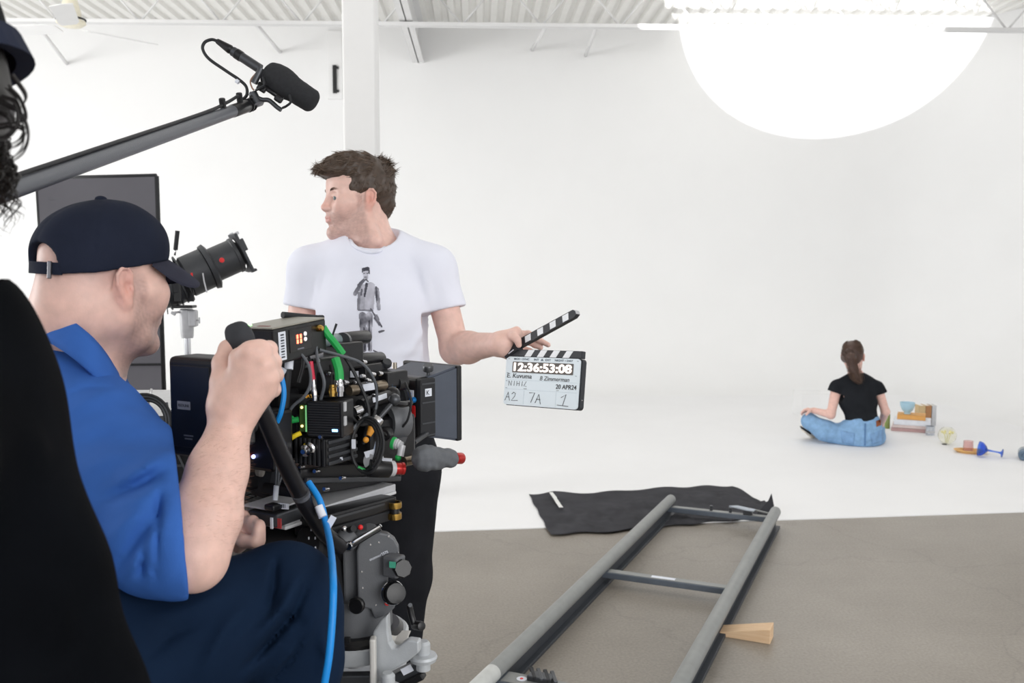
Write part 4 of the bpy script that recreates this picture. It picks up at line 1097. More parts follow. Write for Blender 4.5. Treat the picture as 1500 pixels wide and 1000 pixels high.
# ================================================================== boom operator at the left edge, close to the lens
POLE_A = at(-190, 352, 1.0); POLE_B = at(368, 153, 1.98)
def boom_operator():
    base = at(-150, 900, .8); base.z = 0
    T = thing('person', 'foreground person in black with curly dark hair and black cap at the left edge', 'person', base)
    D = .80
    hy = R(-42); yaw = R(-110); F3 = V((math.sin(hy), math.cos(hy), -.02)); H = frame(F3, (-.34, .1, 1)); H.translation = at(-156, 130, D); sc = 1.0
    hp = lambda x, y, z: H @ (V((x, y, z))*sc)
    S = Sculpt(); head_ops(S, H, sc, ears=False)
    Fd = V((math.sin(yaw), math.cos(yaw), 0)); Rd = V((math.cos(yaw), -math.sin(yaw), 0))
    nb = hp(-.05, .05, -.20)
    S.cone(hp(-.03, 0, -.05), nb, .056, .064, k=.03)
    hipz = V((nb.x-.02, nb.y, .98))
    S.flat(nb+V((0, 0, -.1)), hipz, Rd, (.15, .09), (.14, .10), k=.05)
    shR = nb+Rd*.17+V((0, 0, -.08)); shL = nb-Rd*.19+V((0, 0, -.07))
    gA = POLE_A+(POLE_B-POLE_A)*-.02; gB = POLE_A+(POLE_B-POLE_A)*-.50
    hands = []
    for sh, g, out in ((shR, gA, V((-.06, .05, -.08))), (shL, gB, V((-.1, .0, -.12)))):
        mid = (sh+g)/2+out; S.cone(sh, mid, .05, .04, k=.03); S.cone(mid, g+V((0, 0, -.03)), .04, .028, k=.02)
        pd = (POLE_B-POLE_A).normalized(); sd = pd.cross(V((0, 0, 1))).normalized(); up = sd.cross(pd)
        S.flat(g+V((0, 0, -.045)), g-up*.030, pd, (.036, .020), (.04, .020), k=.02)
        for i in range(4):
            c = g+pd*(-.03+.02*i); S.chain([c-up*.03-sd*.012, c-sd*.033, c-sd*.012+up*.027, c+sd*.016+up*.024], [.0095, .009, .0085, .008], .006)
        c = g+pd*.0; S.chain([c-up*.03+sd*.015, c+sd*.033+pd*.012, c+sd*.018+up*.026+pd*.02], [.012, .0105, .009], .008)
        hands.append(mid)
    skin_mesh(S, .005, T, srgb(214, 168, 148), H, sc)
    eyes(T, H, sc)
    cap = cap_parts(T, H, sc, cloth('black_cap', srgb(26, 27, 30), .15, .3, 900), cloth('dark_navy_visor', srgb(40, 45, 62), .12, .3, 900), opening=False)
    # navy band showing below the crown
    b = MB(); pts = []
    for i in range(40):
        a = 2*PI*i/40; pts.append((math.cos(a), math.sin(a)))
    for i in range(40):
        (c0, s0), (c1, s1) = pts[i], pts[(i+1) % 40]
        q = lambda c, s, z, o: hp(-.012+(.1145+o)*c, (.0925+o)*s, z-.012*c)
        for (z0, o0), (z1, o1) in (((.004, .016), (.026, .010)), ((.004, .016), (.006, .001)), ((.026, .010), (.030, -.004))):
            b.quad([q(c0, s0, z0, o0), q(c1, s1, z0, o0), q(c1, s1, z1, o1), q(c0, s0, z1, o1)])
    b.build('cap_band', MATS['dark_navy_visor'], cap, True)
    # black sweatshirt
    S = Sculpt()
    S.flat(nb+V((0, 0, -.11)), hipz, Rd, (.18, .115), (.19, .14), k=.06)
    S.cone(nb+V((0, 0, -.05)), shR, .075, .075, k=.06); S.cone(nb+V((0, 0, -.05)), shL, .075, .075, k=.06)
    S.cone(at(-98, 480, .78), at(-4, 860, .76), .066, .074, k=.05); S.cone(at(2, 860, .76), at(74, 1080, .75), .074, .07, k=.04)
    S.cone(at(78, 1080, .75), at(60, 1300, .76), .07, .08, k=.05)
    for sh, mid, g in ((shR, hands[0], gA), (shL, hands[1], gB)):
        S.cone(sh, mid, .072, .058, k=.04); S.cone(mid, mid+(g-mid)*.78, .056, .042, k=.03)
    nz = Noise(23, 4, 3); S.disp(lambda P: nz(P)*.006)
    fold(S, at(150, 850, .70), at(60, 950, .70), .010, .014); fold(S, at(165, 930, .70), at(60, 1000, .70), -.008, .012); fold(S, at(90, 620, .73), at(10, 700, .71), .006, .018)
    S.flat(nb+V((0, 0, .08)), nb+V((0, 0, -.02)), Rd, (.08, .08), (.066, .066), k=.01, op='s')
    S.plane(hipz+V((0, 0, -.1)), (0, 0, -1))
    cloth_mesh(S, .0065, 'sweatshirt', cloth('black_fleece', srgb(9, 11, 15), .2, .12, 900, sheen=0, spec=.05), T)
    S = Sculpt()
    S.flat(hipz+V((0, 0, .02)), hipz+V((0, 0, -.1)), Rd, (.17, .125), (.18, .13), k=.05)
    for s in (-1, 1):
        a = hipz+Rd*(.09*s)+V((0, 0, -.1)); k_ = a+V((0, .02, -.4)); e_ = V((k_.x, k_.y-.02, .09)); S.cone(a, k_, .095, .07, k=.05); S.cone(k_, e_, .07, .06, k=.03)
    cloth_mesh(S, .009, 'trousers', cloth('black_denim', srgb(30, 31, 35), .15, .3, 600), T)
    for s in (-1, 1):
        a = hipz+Rd*(.09*s); a.z = 0; S = Sculpt(); S.flat(a-Fd*.05+V((0, 0, .04)), a+Fd*.16+V((0, 0, .03)), Rd, (.04, .036), (.045, .028), k=.02); S.cone(a+V((0, 0, .05)), a+V((0, 0, .1)), .05, .05, k=.02)
        S.plane(a+V((0, 0, .001)), (0, 0, -1)); cloth_mesh(S, .007, 'shoe', mat('black_leather', srgb(28, 27, 27), .4), T)
    # curls below the cap over a dark mass of hair
    S = Sculpt(); S.ell(hp(-.034, 0, -.008), (.090, .082, .080), H.to_3x3(), .02); S.plane(hp(.035, 0, 0), H.to_3x3() @ V((1, 0, 0))); nh = Noise(12, 22, 2); S.disp(lambda P: nh(P)*.006)
    me = relax(S.mesh(.006, 'hair_mass'), 1); paint(me, 'col', np.tile(np.array(srgb(22, 18, 18)), (len(me.vertices), 1))); link_mesh('hair_mass', me, M_hair, T, True)
    rs = np.random.RandomState(8); roots = []
    for i in range(520):
        a = rs.uniform(PI*.40, PI*1.60) if i % 3 else rs.uniform(-PI*.65, -PI*.35)
        z = rs.uniform(-.06, .03)
        p = hp(-.012+.086*math.cos(a), .066*math.sin(a), z); out = H.to_3x3() @ V((math.cos(a), math.sin(a), 0))
        tang = out.cross(V((0, 0, 1))); rad = rs.uniform(.004, .010); ph = rs.uniform(0, 6.28); L = rs.uniform(.04, .085); pts = []
        for k in range(18):
            t = k/17; q = p+V((0, 0, -1))*L*t+out*(.006*t+.002)+(out*math.cos(ph+t*13)+tang*math.sin(ph+t*13))*rad*min(1, t*3); pts.append(q)
        roots.append(pts)
    c = strands('hair', roots, T, srgb(24, 20, 19), .0011, seed=4); c['kind'] = 'stuff'
    # a few large loose ringlets hanging beside the cheek
    lr = [[(12, 130), (30, 150), (36, 175), (20, 178), (10, 160)], [(4, 150), (30, 165), (40, 195), (32, 222), (0, 243)], [(-5, 185), (20, 182), (36, 190), (28, 208), (0, 218)], [(18, 110), (38, 140), (30, 160)],
          [(0, 140), (22, 150), (26, 180), (8, 200), (-20, 195)], [(-20, 160), (10, 170), (16, 195), (-10, 212)]]
    roots = []
    for L in lr:
        for j in range(5):
            dj = rs.normal(size=2)*2.0; roots.append(spline([at(x+dj[0], y+dj[1], D-.035+.004*j) for x, y in L], 8))
    c2 = strands('loose_curls', roots, c, srgb(26, 22, 22), .0008, seed=5, n=4)
    c2['kind'] = 'stuff'
boom_operator()
# ================================================================== woman sitting on the white floor, back to us
def woman():
    g = on_floor(1248, 655, .006); D = (CAM_R.inverted() @ (g-CAM_O)).z*-1 + .12
    T = thing('person', 'woman with brown ponytail, black t-shirt and light jeans sitting on the white floor', 'person', (g.x, g.y+.1, .006))
    a = lambda x, y, o=0: at(x, y, D+o)
    FH = V((.52, .85, .02)); H = frame(FH, (-.02, 0, 1)); sc = 1.02; H.translation = a(1250, 523, .03)
    hp = lambda x, y, z: H @ (V((x, y, z))*sc)
    S = Sculpt(); head_ops(S, H, sc, flare=12)
    nb = a(1254, 551, .0)
    S.cone(hp(-.025, 0, -.05), nb, .046, .052, k=.03)
    S.flat(a(1254, 565), a(1262, 632), (1, .1, 0), (.12, .075), (.10, .07), k=.05)
    sL = a(1226, 566); sR = a(1285, 567)
    S.cone(nb, sL, .045, .045, k=.04); S.cone(nb, sR, .045, .045, k=.04)
    eL = a(1217, 607, -.02); wL = a(1192, 601, .06)
    S.cone(sL, eL, .044, .035, k=.03); S.cone(eL, wL, .036, .024, k=.02); S.flat(wL, a(1183, 600, .08), (0, 1, 0), (.03, .018), (.034, .014), k=.02)
    for i in range(4): digit(S, [a(1184, 598+i*1.2, .06+.016*i), a(1178, 600+i, .06+.016*i), a(1174, 604+i, .06+.016*i)], .009)
    digit(S, [a(1188, 600, .04), a(1184, 604, .03), a(1181, 607, .03)], .0105)
    eR = a(1297, 603, .0); wR = a(1290, 622, .2)
    S.cone(sR, eR, .043, .034, k=.03); S.cone(eR, wR, .034, .024, k=.02); S.flat(wR, a(1286, 624, .28), (1, 0, 0), (.03, .018), (.034, .014), k=.02)
    for i in range(4): digit(S, [a(1284+i*1.5, 624, .28), a(1282+i*1.5, 626, .32), a(1281+i*1.5, 629, .34)], .009)
    digit(S, [a(1283, 624, .25), a(1280, 628, .28)], .0105)
    skin_mesh(S, .0055, T, srgb(222, 182, 170), H, sc); eyes(T, H, sc)
    S = Sculpt()
    S.flat(a(1255, 566), a(1257, 585), (1, .1, 0), (.155, .105), (.155, .105), k=.05); S.flat(a(1257, 585), a(1263, 616), (1, .1, 0), (.152, .102), (.128, .098), k=.05); S.flat(a(1263, 614), a(1263, 626), (1, .1, 0), (.126, .096), (.12, .09), k=.03)
    S.cone(nb+V((0, 0, -.014)), sL, .052, .048, k=.05); S.cone(nb+V((0, 0, -.014)), sR, .052, .048, k=.05)
    S.cone(sL, a(1221, 575, -.0), .050, .052, k=.03); S.cone(sR, a(1291, 575), .050, .048, k=.03)
    for (x0, y0, x1, y1, am) in ((1237, 575, 1250, 600, -.008), (1285, 578, 1268, 605, -.008), (1240, 600, 1285, 612, .006), (1245, 585, 1275, 600, .005)): fold(S, a(x0, y0, -.1), a(x1, y1, -.1), am, .018)
    nz = Noise(2, 4, 2); S.disp(lambda P: nz(P)*.005)
    S.flat(nb+V((0, .01, .07)), nb+V((0, .01, .015)), (1, 0, 0), (.06, .06), (.052, .05), k=.01, op='s')
    def cut(o, n):
        o_ = _np(o); n_ = _np(V(n).normalized())
        S._add(lambda P: np.maximum(-((P-o_)@n_), np.linalg.norm(P-o_, axis=-1)-.10), o, .12, .004, 's')
    cut(a(1221, 574), (-.35, 0, -1)); cut(a(1292, 575), (.3, 0, -1))
    cloth_mesh(S, .007, 't_shirt', cloth('black_jersey', srgb(32, 34, 38), .12, .25, 700), T)
    # jeans
    M_j = cloth('light_denim', srgb(132, 168, 205), .14, .35, 600, scale=26)
    S = Sculpt()
    pel = a(1262, 634, .02)
    S.flat(a(1263, 612), pel, (1, .1, 0), (.136, .106), (.165, .135), k=.05); S.flat(pel, a(1262, 641, .02), (1, .1, 0), (.172, .145), (.172, .14), k=.05)
    kL = a(1186, 617, .10); hL = a(1240, 640, .04)
    S.cone(hL, a(1207, 630, .05), .098, .082, k=.06); S.cone(a(1207, 630, .05), kL, .082, .066, k=.04)
    fL = a(1205, 634, .36); S.cone(kL, fL, .062, .052, k=.03)
    kR = a(1284, 628, .52); S.cone(a(1280, 640, .1), kR, .095, .066, k=.06); fR = a(1240, 634, .48); S.cone(kR, fR, .062, .052, k=.03)
    for (x0, y0, x1, y1, am) in ((1215, 625, 1228, 645, -.010), (1205, 622, 1215, 640, .008), (1222, 618, 1236, 640, .008), (1233, 622, 1245, 648, -.009), (1230, 640, 1260, 650, .006), (1270, 640, 1290, 632, .006)): fold(S, a(x0, y0, -.10), a(x1, y1, -.10), am, .014)
    n2 = Noise(6, 6, 2); S.disp(lambda P: n2(P)*.004)
    S.plane((0, 0, .008), (0, 0, -1))
    wo = _np(a(1263, 611.5)); wn = _np(V((-.12, .2, 1)).normalized())
    S._add(lambda P: np.maximum(-((P-wo)@wn), np.linalg.norm(P-wo, axis=-1)-.21), a(1263, 611.5), .22, .004, 's')
    jeans = cloth_mesh(S, .0065, 'jeans', M_j, T)
    tree = bvh_world(jeans)
    def patch(name, poly, m, n=8, thick=.003, world=True):
        """a thin patch laid on the cloth, outline given where it lies on the figure's back"""
        b = bmesh.new(); vs_ = []
        us = poly
        nx = ny = n; grid = []
        for j in range(ny+1):
            row = []
            for i in range(nx+1):
                u, v = i/nx, j/ny
                x = (us[0][0]*(1-u)+us[1][0]*u)*(1-v)+(us[3][0]*(1-u)+us[2][0]*u)*v; y = (us[0][1]*(1-u)+us[1][1]*u)*(1-v)+(us[3][1]*(1-u)+us[2][1]*u)*v
                o = a(x, y, -.5); dr = (o-CAM_O).normalized(); h = tree.ray_cast(o, dr)
                row.append(b.verts.new((h[0] if h[0] is not None else a(x, y, -.1))-dr*thick))
            grid.append(row)
        for j in range(ny):
            for i in range(nx):
                f = b.faces.new((grid[j][i], grid[j][i+1], grid[j+1][i+1], grid[j+1][i])); f.smooth = True
        me = bpy.data.meshes.new(name); b.to_mesh(me); b.free(); o = link_mesh(name, me, m, jeans, True)
        sol = o.modifiers.new('thickness', 'SOLIDIFY'); sol.thickness = thick; sol.offset = 0
    patch('leather_patch', [(1283.5, 616.5), (1290, 614), (1290.5, 622.5), (1284, 625)], cloth('tan_leather', srgb(150, 90, 62)))
    M_st = cloth('denim_seam', srgb(96, 130, 172), .1)
    patch('back_pocket', [(1231, 630), (1252, 634), (1250, 652), (1234, 648)], mat('denim_pocket', srgb(122, 158, 198), .9, var=.14, scale=26))
    patch('back_pocket', [(1274, 636), (1293, 629), (1294, 645), (1278, 651)], MATS['denim_pocket'])
    patch('seat_seam', [(1266.5, 620), (1268.5, 620), (1268, 652), (1266, 652)], M_st)
    # shoe with dark sole
    b = a(1190, 636, .30); S = Sculpt(); S.flat(b, a(1178, 628, .22), (0, 1, .2), (.036, .030), (.040, .024), k=.02); cloth_mesh(S, .006, 'shoe', cloth('cream_canvas', srgb(225, 218, 205)), T)
    S = Sculpt(); S.flat(a(1186, 634, .2), a(1174, 626, .18), (0, 1, .2), (.030, .008), (.034, .008), k=.01); cloth_mesh(S, .005, 'shoe_sole', mat('dark_rubber', srgb(40, 40, 44), .7), T)
    # hair: skull cap and ponytail
    M3 = H.to_3x3(); S = Sculpt()
    S.ell(hp(-.022, 0, .052), (.100*sc, .083*sc, .088*sc), M3, .02); S.ell(hp(-.05, 0, .01), (.068*sc, .074*sc, .07*sc), M3, .03)
    S.ell(hp(.01, -.086, -.018), (.04*sc, .02*sc, .04*sc), M3, .008, 's'); S.ell(hp(-.01, .050, .0), (.05*sc, .048*sc, .05*sc), M3, .02)
    S.plane(hp(.055, 0, .05), M3 @ V((1, 0, -.35))); S.plane(hp(-.05, 0, -.055), M3 @ V((.2, 0, -1)))
    pony = [hp(-.105, .014, .062), hp(-.135, .022, .045), a(1247, 523, -.13), a(1250, 540, -.13), a(1255, 552, -.135), a(1260, 559, -.135)]
    S.chain(pony, [.022, .030, .038, .036, .028, .010], .02)
    me = relax(S.mesh(.005, 'hair'), 1); P = verts_np(me); paint(me, 'col', np.array(srgb(72, 52, 44))[None]*(Noise(4, 50, 2)(P)*.2+1)[:, None])
    hair = link_mesh('hair', me, M_hair, T, True)
    rs = np.random.RandomState(5); roots = []
    for i in range(420):
        off = V(rs.normal(size=3))*.014; n = len(pony); pts = spline([p+off*(1.0 if 0 < k < n-1 else .6)*(1+.3*k/n) for k, p in enumerate(pony)], 4)
        roots.append(pts[int(rs.uniform(0, 4)):])
    for i in range(420):
        t = rs.uniform(.1, .9)*PI; z0 = rs.uniform(-.5, 1)
        d = V((math.cos(t)*.9, math.sin(t)*(1 if i % 2 else -1), z0)).normalized()
        p = hp(-.022+.101*d.x, .084*d.y, .052+.089*d.z)
        if d.x > .45 and d.z < .3: continue
        e = pony[0]; mid = (p+e)/2; md = (mid-hp(-.022, 0, .05)).normalized(); roots.append(spline([p, hp(-.022, 0, .052)+md*.094*sc+md*.003, e], 4))
    h2 = strands('hair_strands', roots, hair, srgb(74, 54, 45), .0016, seed=6, tipcol=srgb(96, 74, 60)); h2['kind'] = 'stuff'
    MB().tube([pony[0]+V((math.cos(t)*.022, 0, math.sin(t)*.022)) for t in np.linspace(0, 2*PI, 14)[:-1]], .005, 6, closed=True).build('hair_tie', MATS['black_plastic'], hair, True)
woman()
# ================================================================== cinema camera rig
M_blk = mat('black_anodised', srgb(20, 20, 23), .36, .0, .15, 40, .05, 400)
M_blk2 = mat('black_rubberised', srgb(33, 34, 38), .65, 0, .1, 40, .1, 600)
M_gun = mat('gunmetal', srgb(78, 80, 84), .35, .6, .08, 30)
M_dkg = mat('dark_grey_casting', srgb(98, 100, 104), .5, .15, .06, 30, .12, 500)
M_alu = mat('brushed_aluminium', srgb(190, 191, 195), .42, .15, .06, 50)
M_chr = mat('chrome', srgb(205, 205, 208), .15, 1.0, .03)
M_brass = mat('brass', srgb(196, 158, 84), .25, 1.0, .06)
M_lbl = mat('white_label', srgb(222, 226, 236), .6, 0, .03)
M_ink = mat('label_ink', srgb(60, 64, 74), .7)
M_red = mat('red_anodised', srgb(176, 40, 38), .3, .4, .06)
M_redp = mat('red_plastic', srgb(222, 40, 42), .45)
M_grn = mat('green_sleeve', srgb(32, 160, 78), .55, 0, .05)
M_blu = mat('blue_cable', srgb(20, 140, 224), .45, 0, .05)
M_blup = mat('blue_anodised', srgb(40, 130, 205), .3, .5)
M_org = mat('orange_plastic', srgb(240, 164, 60), .5)
M_yel = mat('yellow_tape', srgb(235, 205, 40), .6)
M_cab = mat('black_cable', srgb(34, 35, 38), .55)
M_gcab = mat('grey_cable', srgb(88, 92, 98), .5)
def fr(px, py, d, yaw=36, pitch=0, roll=0):
    m = (Matrix.Rotation(R(-yaw), 4, 'Z') @ Matrix.Rotation(R(pitch), 4, 'X') @ Matrix.Rotation(R(roll), 4, 'Y'))
    m.translation = at(px, py, d); return m
def led(name, p, r, col, parent, s=4):
    return MB().ball(p, r, n=10).build(name, mat('led_'+name+str(col), col, .4, emit=col, estr=s), parent, True)
def cable(name, pts, r, m, parent, world=True, n=8, seg=8):
    return MB().tube(spline(pts, seg), r, n).build(name, m, parent, world)
def connector(parent, a, b, r, m=M_chr, name='connector'):
    a = V(a); b = V(b); u = (b-a); L = u.length
    return MB().lathe(a, u, [(0, 0), (r*.8, 0), (r*.8, L*.25), (r, L*.27), (r, L*.55), (r*.86, L*.58), (r*.86, L*.75), (r*.7, L*.8), (r*.7, L), (0, L)], 14).build(name, m, parent, True)
def rig():
    O = at(470, 640, 1.70)
    T = thing('cinema_camera', 'black cinema camera rigged with matte box, batteries and cables on fluid head', 'camera', O)
    P = lambda mb, n, m, par=T: mb.build(n, m, par, True)
    # battery at the back
    f = fr(303, 594, 1.455, 30)
    bat = P(MB(f).box((0, 0, 0), (.102, .062, .158), bev=.009, seg=3), 'battery', mat('battery_black', srgb(26, 28, 34), .5, 0, .06))
    P(MB(f).box((0, -.0315, .002), (.082, .003, .128), bev=.0012), 'battery_panel', mat('battery_face', srgb(30, 33, 42), .42), bat)
    P(MB(f).prism(rrect(.028, .013, .001, 2), .0004, Matrix.Translation((-.014, -.0334, .004)) @ Matrix.Rotation(PI/2, 4, 'X')), 'battery_label', mat('grey_label', srgb(150, 153, 162), .6), bat)
    text_mesh('battery_lettering', 'REDLINE', .0062, f @ Matrix.Translation((-.014, -.0340, .0018)) @ Matrix.Rotation(PI/2, 4, 'X'), M_ink, bat, True, align='CENTER')
    for i, (w, z) in enumerate(((.02, -.043), (.016, -.048))):
        P(MB(f).box((-.006, -.0334, z), (w, .0006, .0022)), 'small_print', mat('grey_print', srgb(112, 116, 126), .6), bat)
    P(MB(f).box((0, .045, -.002), (.09, .03, .13), bev=.004), 'battery_plate', M_gun)
    for z in (-.084,): P(MB(f).cyl((-.03, .0, z), (-.005, .0, z), .006, n=12), 'release_lever', M_chr, bat)
    # main body behind the accessories
    f = fr(442, 606, 1.69, 33)
    body = P(MB(f).box((0, .0, 0), (.125, .24, .125), bev=.008), 'camera_body', M_blk)
    for i in range(9): P(MB(f).box((.0635, -.095+.02*i, -.02), (.003, .009, .07), bev=.001), 'cooling_fin', M_gun, body)
    f2 = fr(375, 640, 1.545, 30)
    P(MB(f2).box((0, 0, 0), (.12, .05, .10), bev=.006), 'rear_module', M_blk)
    for dx, dz, r in ((-.035, .02, .011), (-.035, -.012, .009), (.02, .024, .010)):
        P(MB(f2).lathe((dx, -.026, dz), (0, -1, 0), [(0, 0), (r, 0), (r, .005), (r*.7, .006), (r*.7, .003), (0, .003)], 16), 'socket', M_gun)
    led('tally_red', f2 @ V((.006, -.028, -.026)), .0028, (1, .12, .05), body, 3); led('tally_blue', f2 @ V((.020, -.028, -.026)), .0035, (.35, .4, 1), body, 3)
    P(MB(fr(352, 690, 1.62, 30)).box((0, 0, 0), (.10, .12, .05), bev=.006), 'rear_baseplate', M_blk); P(MB(fr(350, 600, 1.58, 30)).box((0, 0, 0), (.10, .06, .12), bev=.006), 'power_module', M_blk)
    # ribbed module under the transmitter, seen from the side
    f = fr(478, 655, 1.60, 30)
    fm = P(MB(f).box((0, 0, 0), (.07, .085, .05), bev=.006), 'side_module', M_blk)
    for i in range(4): P(MB(f).box((.036, .0, -.018+.012*i), (.004, .078, .006), bev=.001), 'rib', M_gun, fm)
    for i in range(7): P(MB(f).box((-.03+.01*i, -.0435, 0), (.005, .003, .046), bev=.001), 'rib', M_blk2, fm)
    P(MB().lathe(at(455, 656, 1.565), at(447, 660, 1.545)-at(455, 656, 1.565), [(0, 0), (.012, 0), (.012, .008), (.009, .010), (.010, .022), (.005, .024), (.004, .03), (0, .03)], 16), 'side_connector', M_chr)
    # video receiver box on top
    f = fr(414, 499, 1.545, 24, 3.5)
    rc = P(MB(f).box((0, 0, 0), (.074, .150, .058), bev=.003), 'receiver_box', M_blk)
    P(MB(f).box((0, 0, .0305), (.072, .148, .003), bev=.001), 'receiver_top', mat('taupe_plate', srgb(150, 147, 138), .4, .3), rc)
    for i, c in enumerate(((.35, .45, 1), (.9, .85, .8), (1, .5, .5))):
        x = -.004+.0135*i
        P(MB(f).lathe((x, -.075, .004), (0, -1, 0), [(0, .0), (.0062, 0), (.0062, .006), (.005, .007), (.005, .011), (.003, .012), (0, .012)], 16), 'bnc_socket', M_chr, rc)
        led('socket_light', f @ V((x+.003, -.088, .006)), .0024, c, rc, 1.5)
    P(MB(f).box((.0378, -.053, .0), (.0008, .019, .046)), 'barcode_label', M_lbl, rc)
    for i in range(9): P(MB(f).box((.0384, -.053, -.018+.0045*i), (.0004, .009, .0016 if i % 2 else .0026)), 'barcode_bar', M_ink, rc)
    P(MB(f).box((.0376, -.002, .004), (.0012, .062, .038), bev=.0005), 'display_panel', mat('display_black', srgb(16, 14, 16), .2), rc)
    dm = mat('red_digits', (1, .08, .04), .5, emit=(1, .10, .05), estr=6)
    for j in range(2):
        for z in (.0035, .0115): P(MB(f).box((.0386, -.012+.0095*j, z-.002), (.0008, .0042, .0068)), 'digit_segment', dm, rc)
    for z in (.012, .003): P(MB(f).lathe((.0382, .010, z), (1, 0, 0), [(0, .002), (.0035, .0015), (.0038, 0)], 12), 'button', mat('white_button', srgb(235, 235, 235), .4, emit=(1, 1, 1), estr=.3), rc)
    P(MB(f).box((.0382, -.004, -.011), (.0006, .018, .002)), 'maker_print', mat('grey_print', srgb(112, 116, 126), .6), rc)
    led('power_green', f @ V((-.022, -.055, .0322)), .0035, (.45, 1, .4), rc, 1.5); P(MB(f).box((.008, -.058, .0322), (.022, .007, .0006)), 'top_print', mat('dull_red_print', srgb(130, 70, 66), .7), rc)
    P(MB(f).lathe((.037, .050, .016), (1, 0, 0), [(0, 0), (.006, 0), (.006, .006), (.004, .010), (0, .010)], 12), 'sma_socket', M_brass, rc)
    # antenna bar above the receiver
    ab = P(MB().tube([at(414, 461, 1.60), at(466, 466, 1.66)], .0058, 10), 'antenna', M_blk2); P(MB(fr(467, 472, 1.66)).box((0, 0, 0), (.012, .02, .026), bev=.003), 'antenna_hinge', M_blk2, ab)
    P(MB().lathe(at(457, 476, 1.62), at(470, 478, 1.625)-at(457, 476, 1.62), [(0, 0), (.006, 0), (.006, .006), (.0045, .007), (.0045, .016), (0, .016)], 12), 'sma_plug', M_chr)
    # green sleeved cables
    cable('green_sleeve', [at(473, 479, 1.60), at(480, 490, 1.60), at(490, 502, 1.61), at(502, 518, 1.62)], .0066, M_grn, T)
    cable('video_cable', [at(502, 518, 1.62), at(520, 548, 1.63), at(540, 600, 1.64), at(532, 650, 1.64)], .0032, M_cab, T)
    cable('green_sleeve', [at(491, 525, 1.575), at(496, 542, 1.57), at(497, 556, 1.57)], .0078, M_grn, T)
    for x, m_, h in ((487, M_brass, .020), (498, M_chr, .030)):
        b = at(x, 580, 1.57); connector(T, b, b+V((0, 0, h)), .0072, m_)
    # transmitter with ribbed face
    f = fr(484, 611, 1.575, 14)
    tx = P(MB(f).box((0, 0, 0), (.066, .05, .062), bev=.003), 'transmitter', M_blk)
    for i in range(13): P(MB(f).box((-.001, -.0255, -.026+.0043*i), (.056, .0016, .0024)), 'rib', M_blk2, tx)
    P(MB(f).box((-.0345, -.016, .0), (.003, .012, .045)), 'green_edge', mat('green_strip', srgb(120, 190, 120), .3, emit=(.25, .7, .3), estr=.35), tx)
    P(MB(f).box((-.043, -.004, -.001), (.014, .02, .046)), 'green_panel', mat('dark_green_panel', srgb(62, 84, 44), .4), tx)
    for z in (.018, -.014): led('amber', f @ V((-.045, -.016, z)), .0024, (1, .75, .3), tx, 1.6)
    P(MB(f).box((.019, -.0268, -.0175), (.010, .0006, .0042)), 'blue_light', mat('blue_led', (.2, .4, 1), .4, emit=(.2, .45, 1), estr=3.5), tx)
    for z in (.022, -.002): P(MB(f).box((.034, -.018, z), (.004, .008, .016), bev=.001), 'side_screw_tab', M_alu, tx)
    b = at(461, 588, 1.56); connector(T, b, b+V((-.002, 0, .038)), .0058, M_chr); cable('red_boot', [b+V((-.002, 0, .036)), b+V((-.004, 0, .052)), b+V((-.006, .002, .068))], .0042, mat('crimson_sleeve', srgb(200, 40, 70), .5), T)
    cable('lead', [b+V((-.006, .002, .068)), at(452, 520, 1.57), at(455, 500, 1.6)], .0024, M_cab, T)
    for x in (446, 452): P(MB().cyl(at(x, 580, 1.565), at(x+3, 580, 1.56), .0034, n=10), 'pin', M_brass)
    P(MB().tube(spline([at(430, 612, 1.57), at(424, 616, 1.565), at(437, 614, 1.565)], 6), .005, 8), 'green_plug', M_grn); P(MB().tube(spline([at(423, 644, 1.56), at(432, 638, 1.558), at(441, 634, 1.56)], 6), .0042, 8), 'yellow_tag', M_yel)
    # lens barrel with rings, pointing away to the right
    a0 = at(492, 598, 1.78); a1 = at(604, 590, 1.95); ax = a1-a0; L = ax.length
    lens = P(MB().lathe(a0, ax, [(0, 0), (.05, 0), (.05, L*.15), (.056, L*.16), (.056, L*.34), (.050, L*.35), (.052, L*.55), (.058, L*.56), (.058, L*.78), (.055, L*.8), (.055, L), (0, L)], 36), 'lens', M_blk)
    for t in (.18, .40, .62): P(MB().lathe(a0+ax*t, ax, [(.0555, 0), (.0605, .001), (.0605, .012), (.0555, .013)], 48, smooth=False), 'gear_ring', M_blk2, lens)
    P(MB().lathe(a0+ax*.5, ax, [(.0515, 0), (.0535, .001), (.0535, .003), (.0515, .004)], 36), 'witness_ring', M_redp, lens)
    # lens motor tube: bronze cylinder with blue collar
    m0 = at(511, 572, 1.66); m1 = at(577, 561, 1.78); ax = m1-m0; L = ax.length
    mt = P(MB().lathe(m0, ax, [(0, 0), (.0085, 0), (.0100, .002), (.0100, L), (0, L)], 22), 'support_rod', mat('bronze_anodised', srgb(140, 128, 112), .3, .8))
    P(MB().lathe(m0+ax*.84, ax, [(.0105, 0), (.0118, .001), (.0118, .014), (.0105, .015)], 22), 'collar', M_blup, mt)
    P(MB().lathe(m1, ax, [(0, 0), (.0165, 0), (.0165, .028), (.012, .032), (0, .032)], 22), 'motor_housing', M_blk, mt)
    P(MB(frame(ax, (0, 0, 1), m0+ax*.32)).box((0, -.0115, .003), (.036, .002, .013)), 'label', M_lbl, mt); P(MB(frame(ax, (0, 0, 1), m0+ax*.30)).cyl((-.02, 0, 0), (.03, 0, 0), .0125, n=20), 'clamp', M_blk, mt)
    # second motor with white label below it
    n0 = at(528, 594, 1.64); n1 = at(574, 578, 1.72); ax = n1-n0
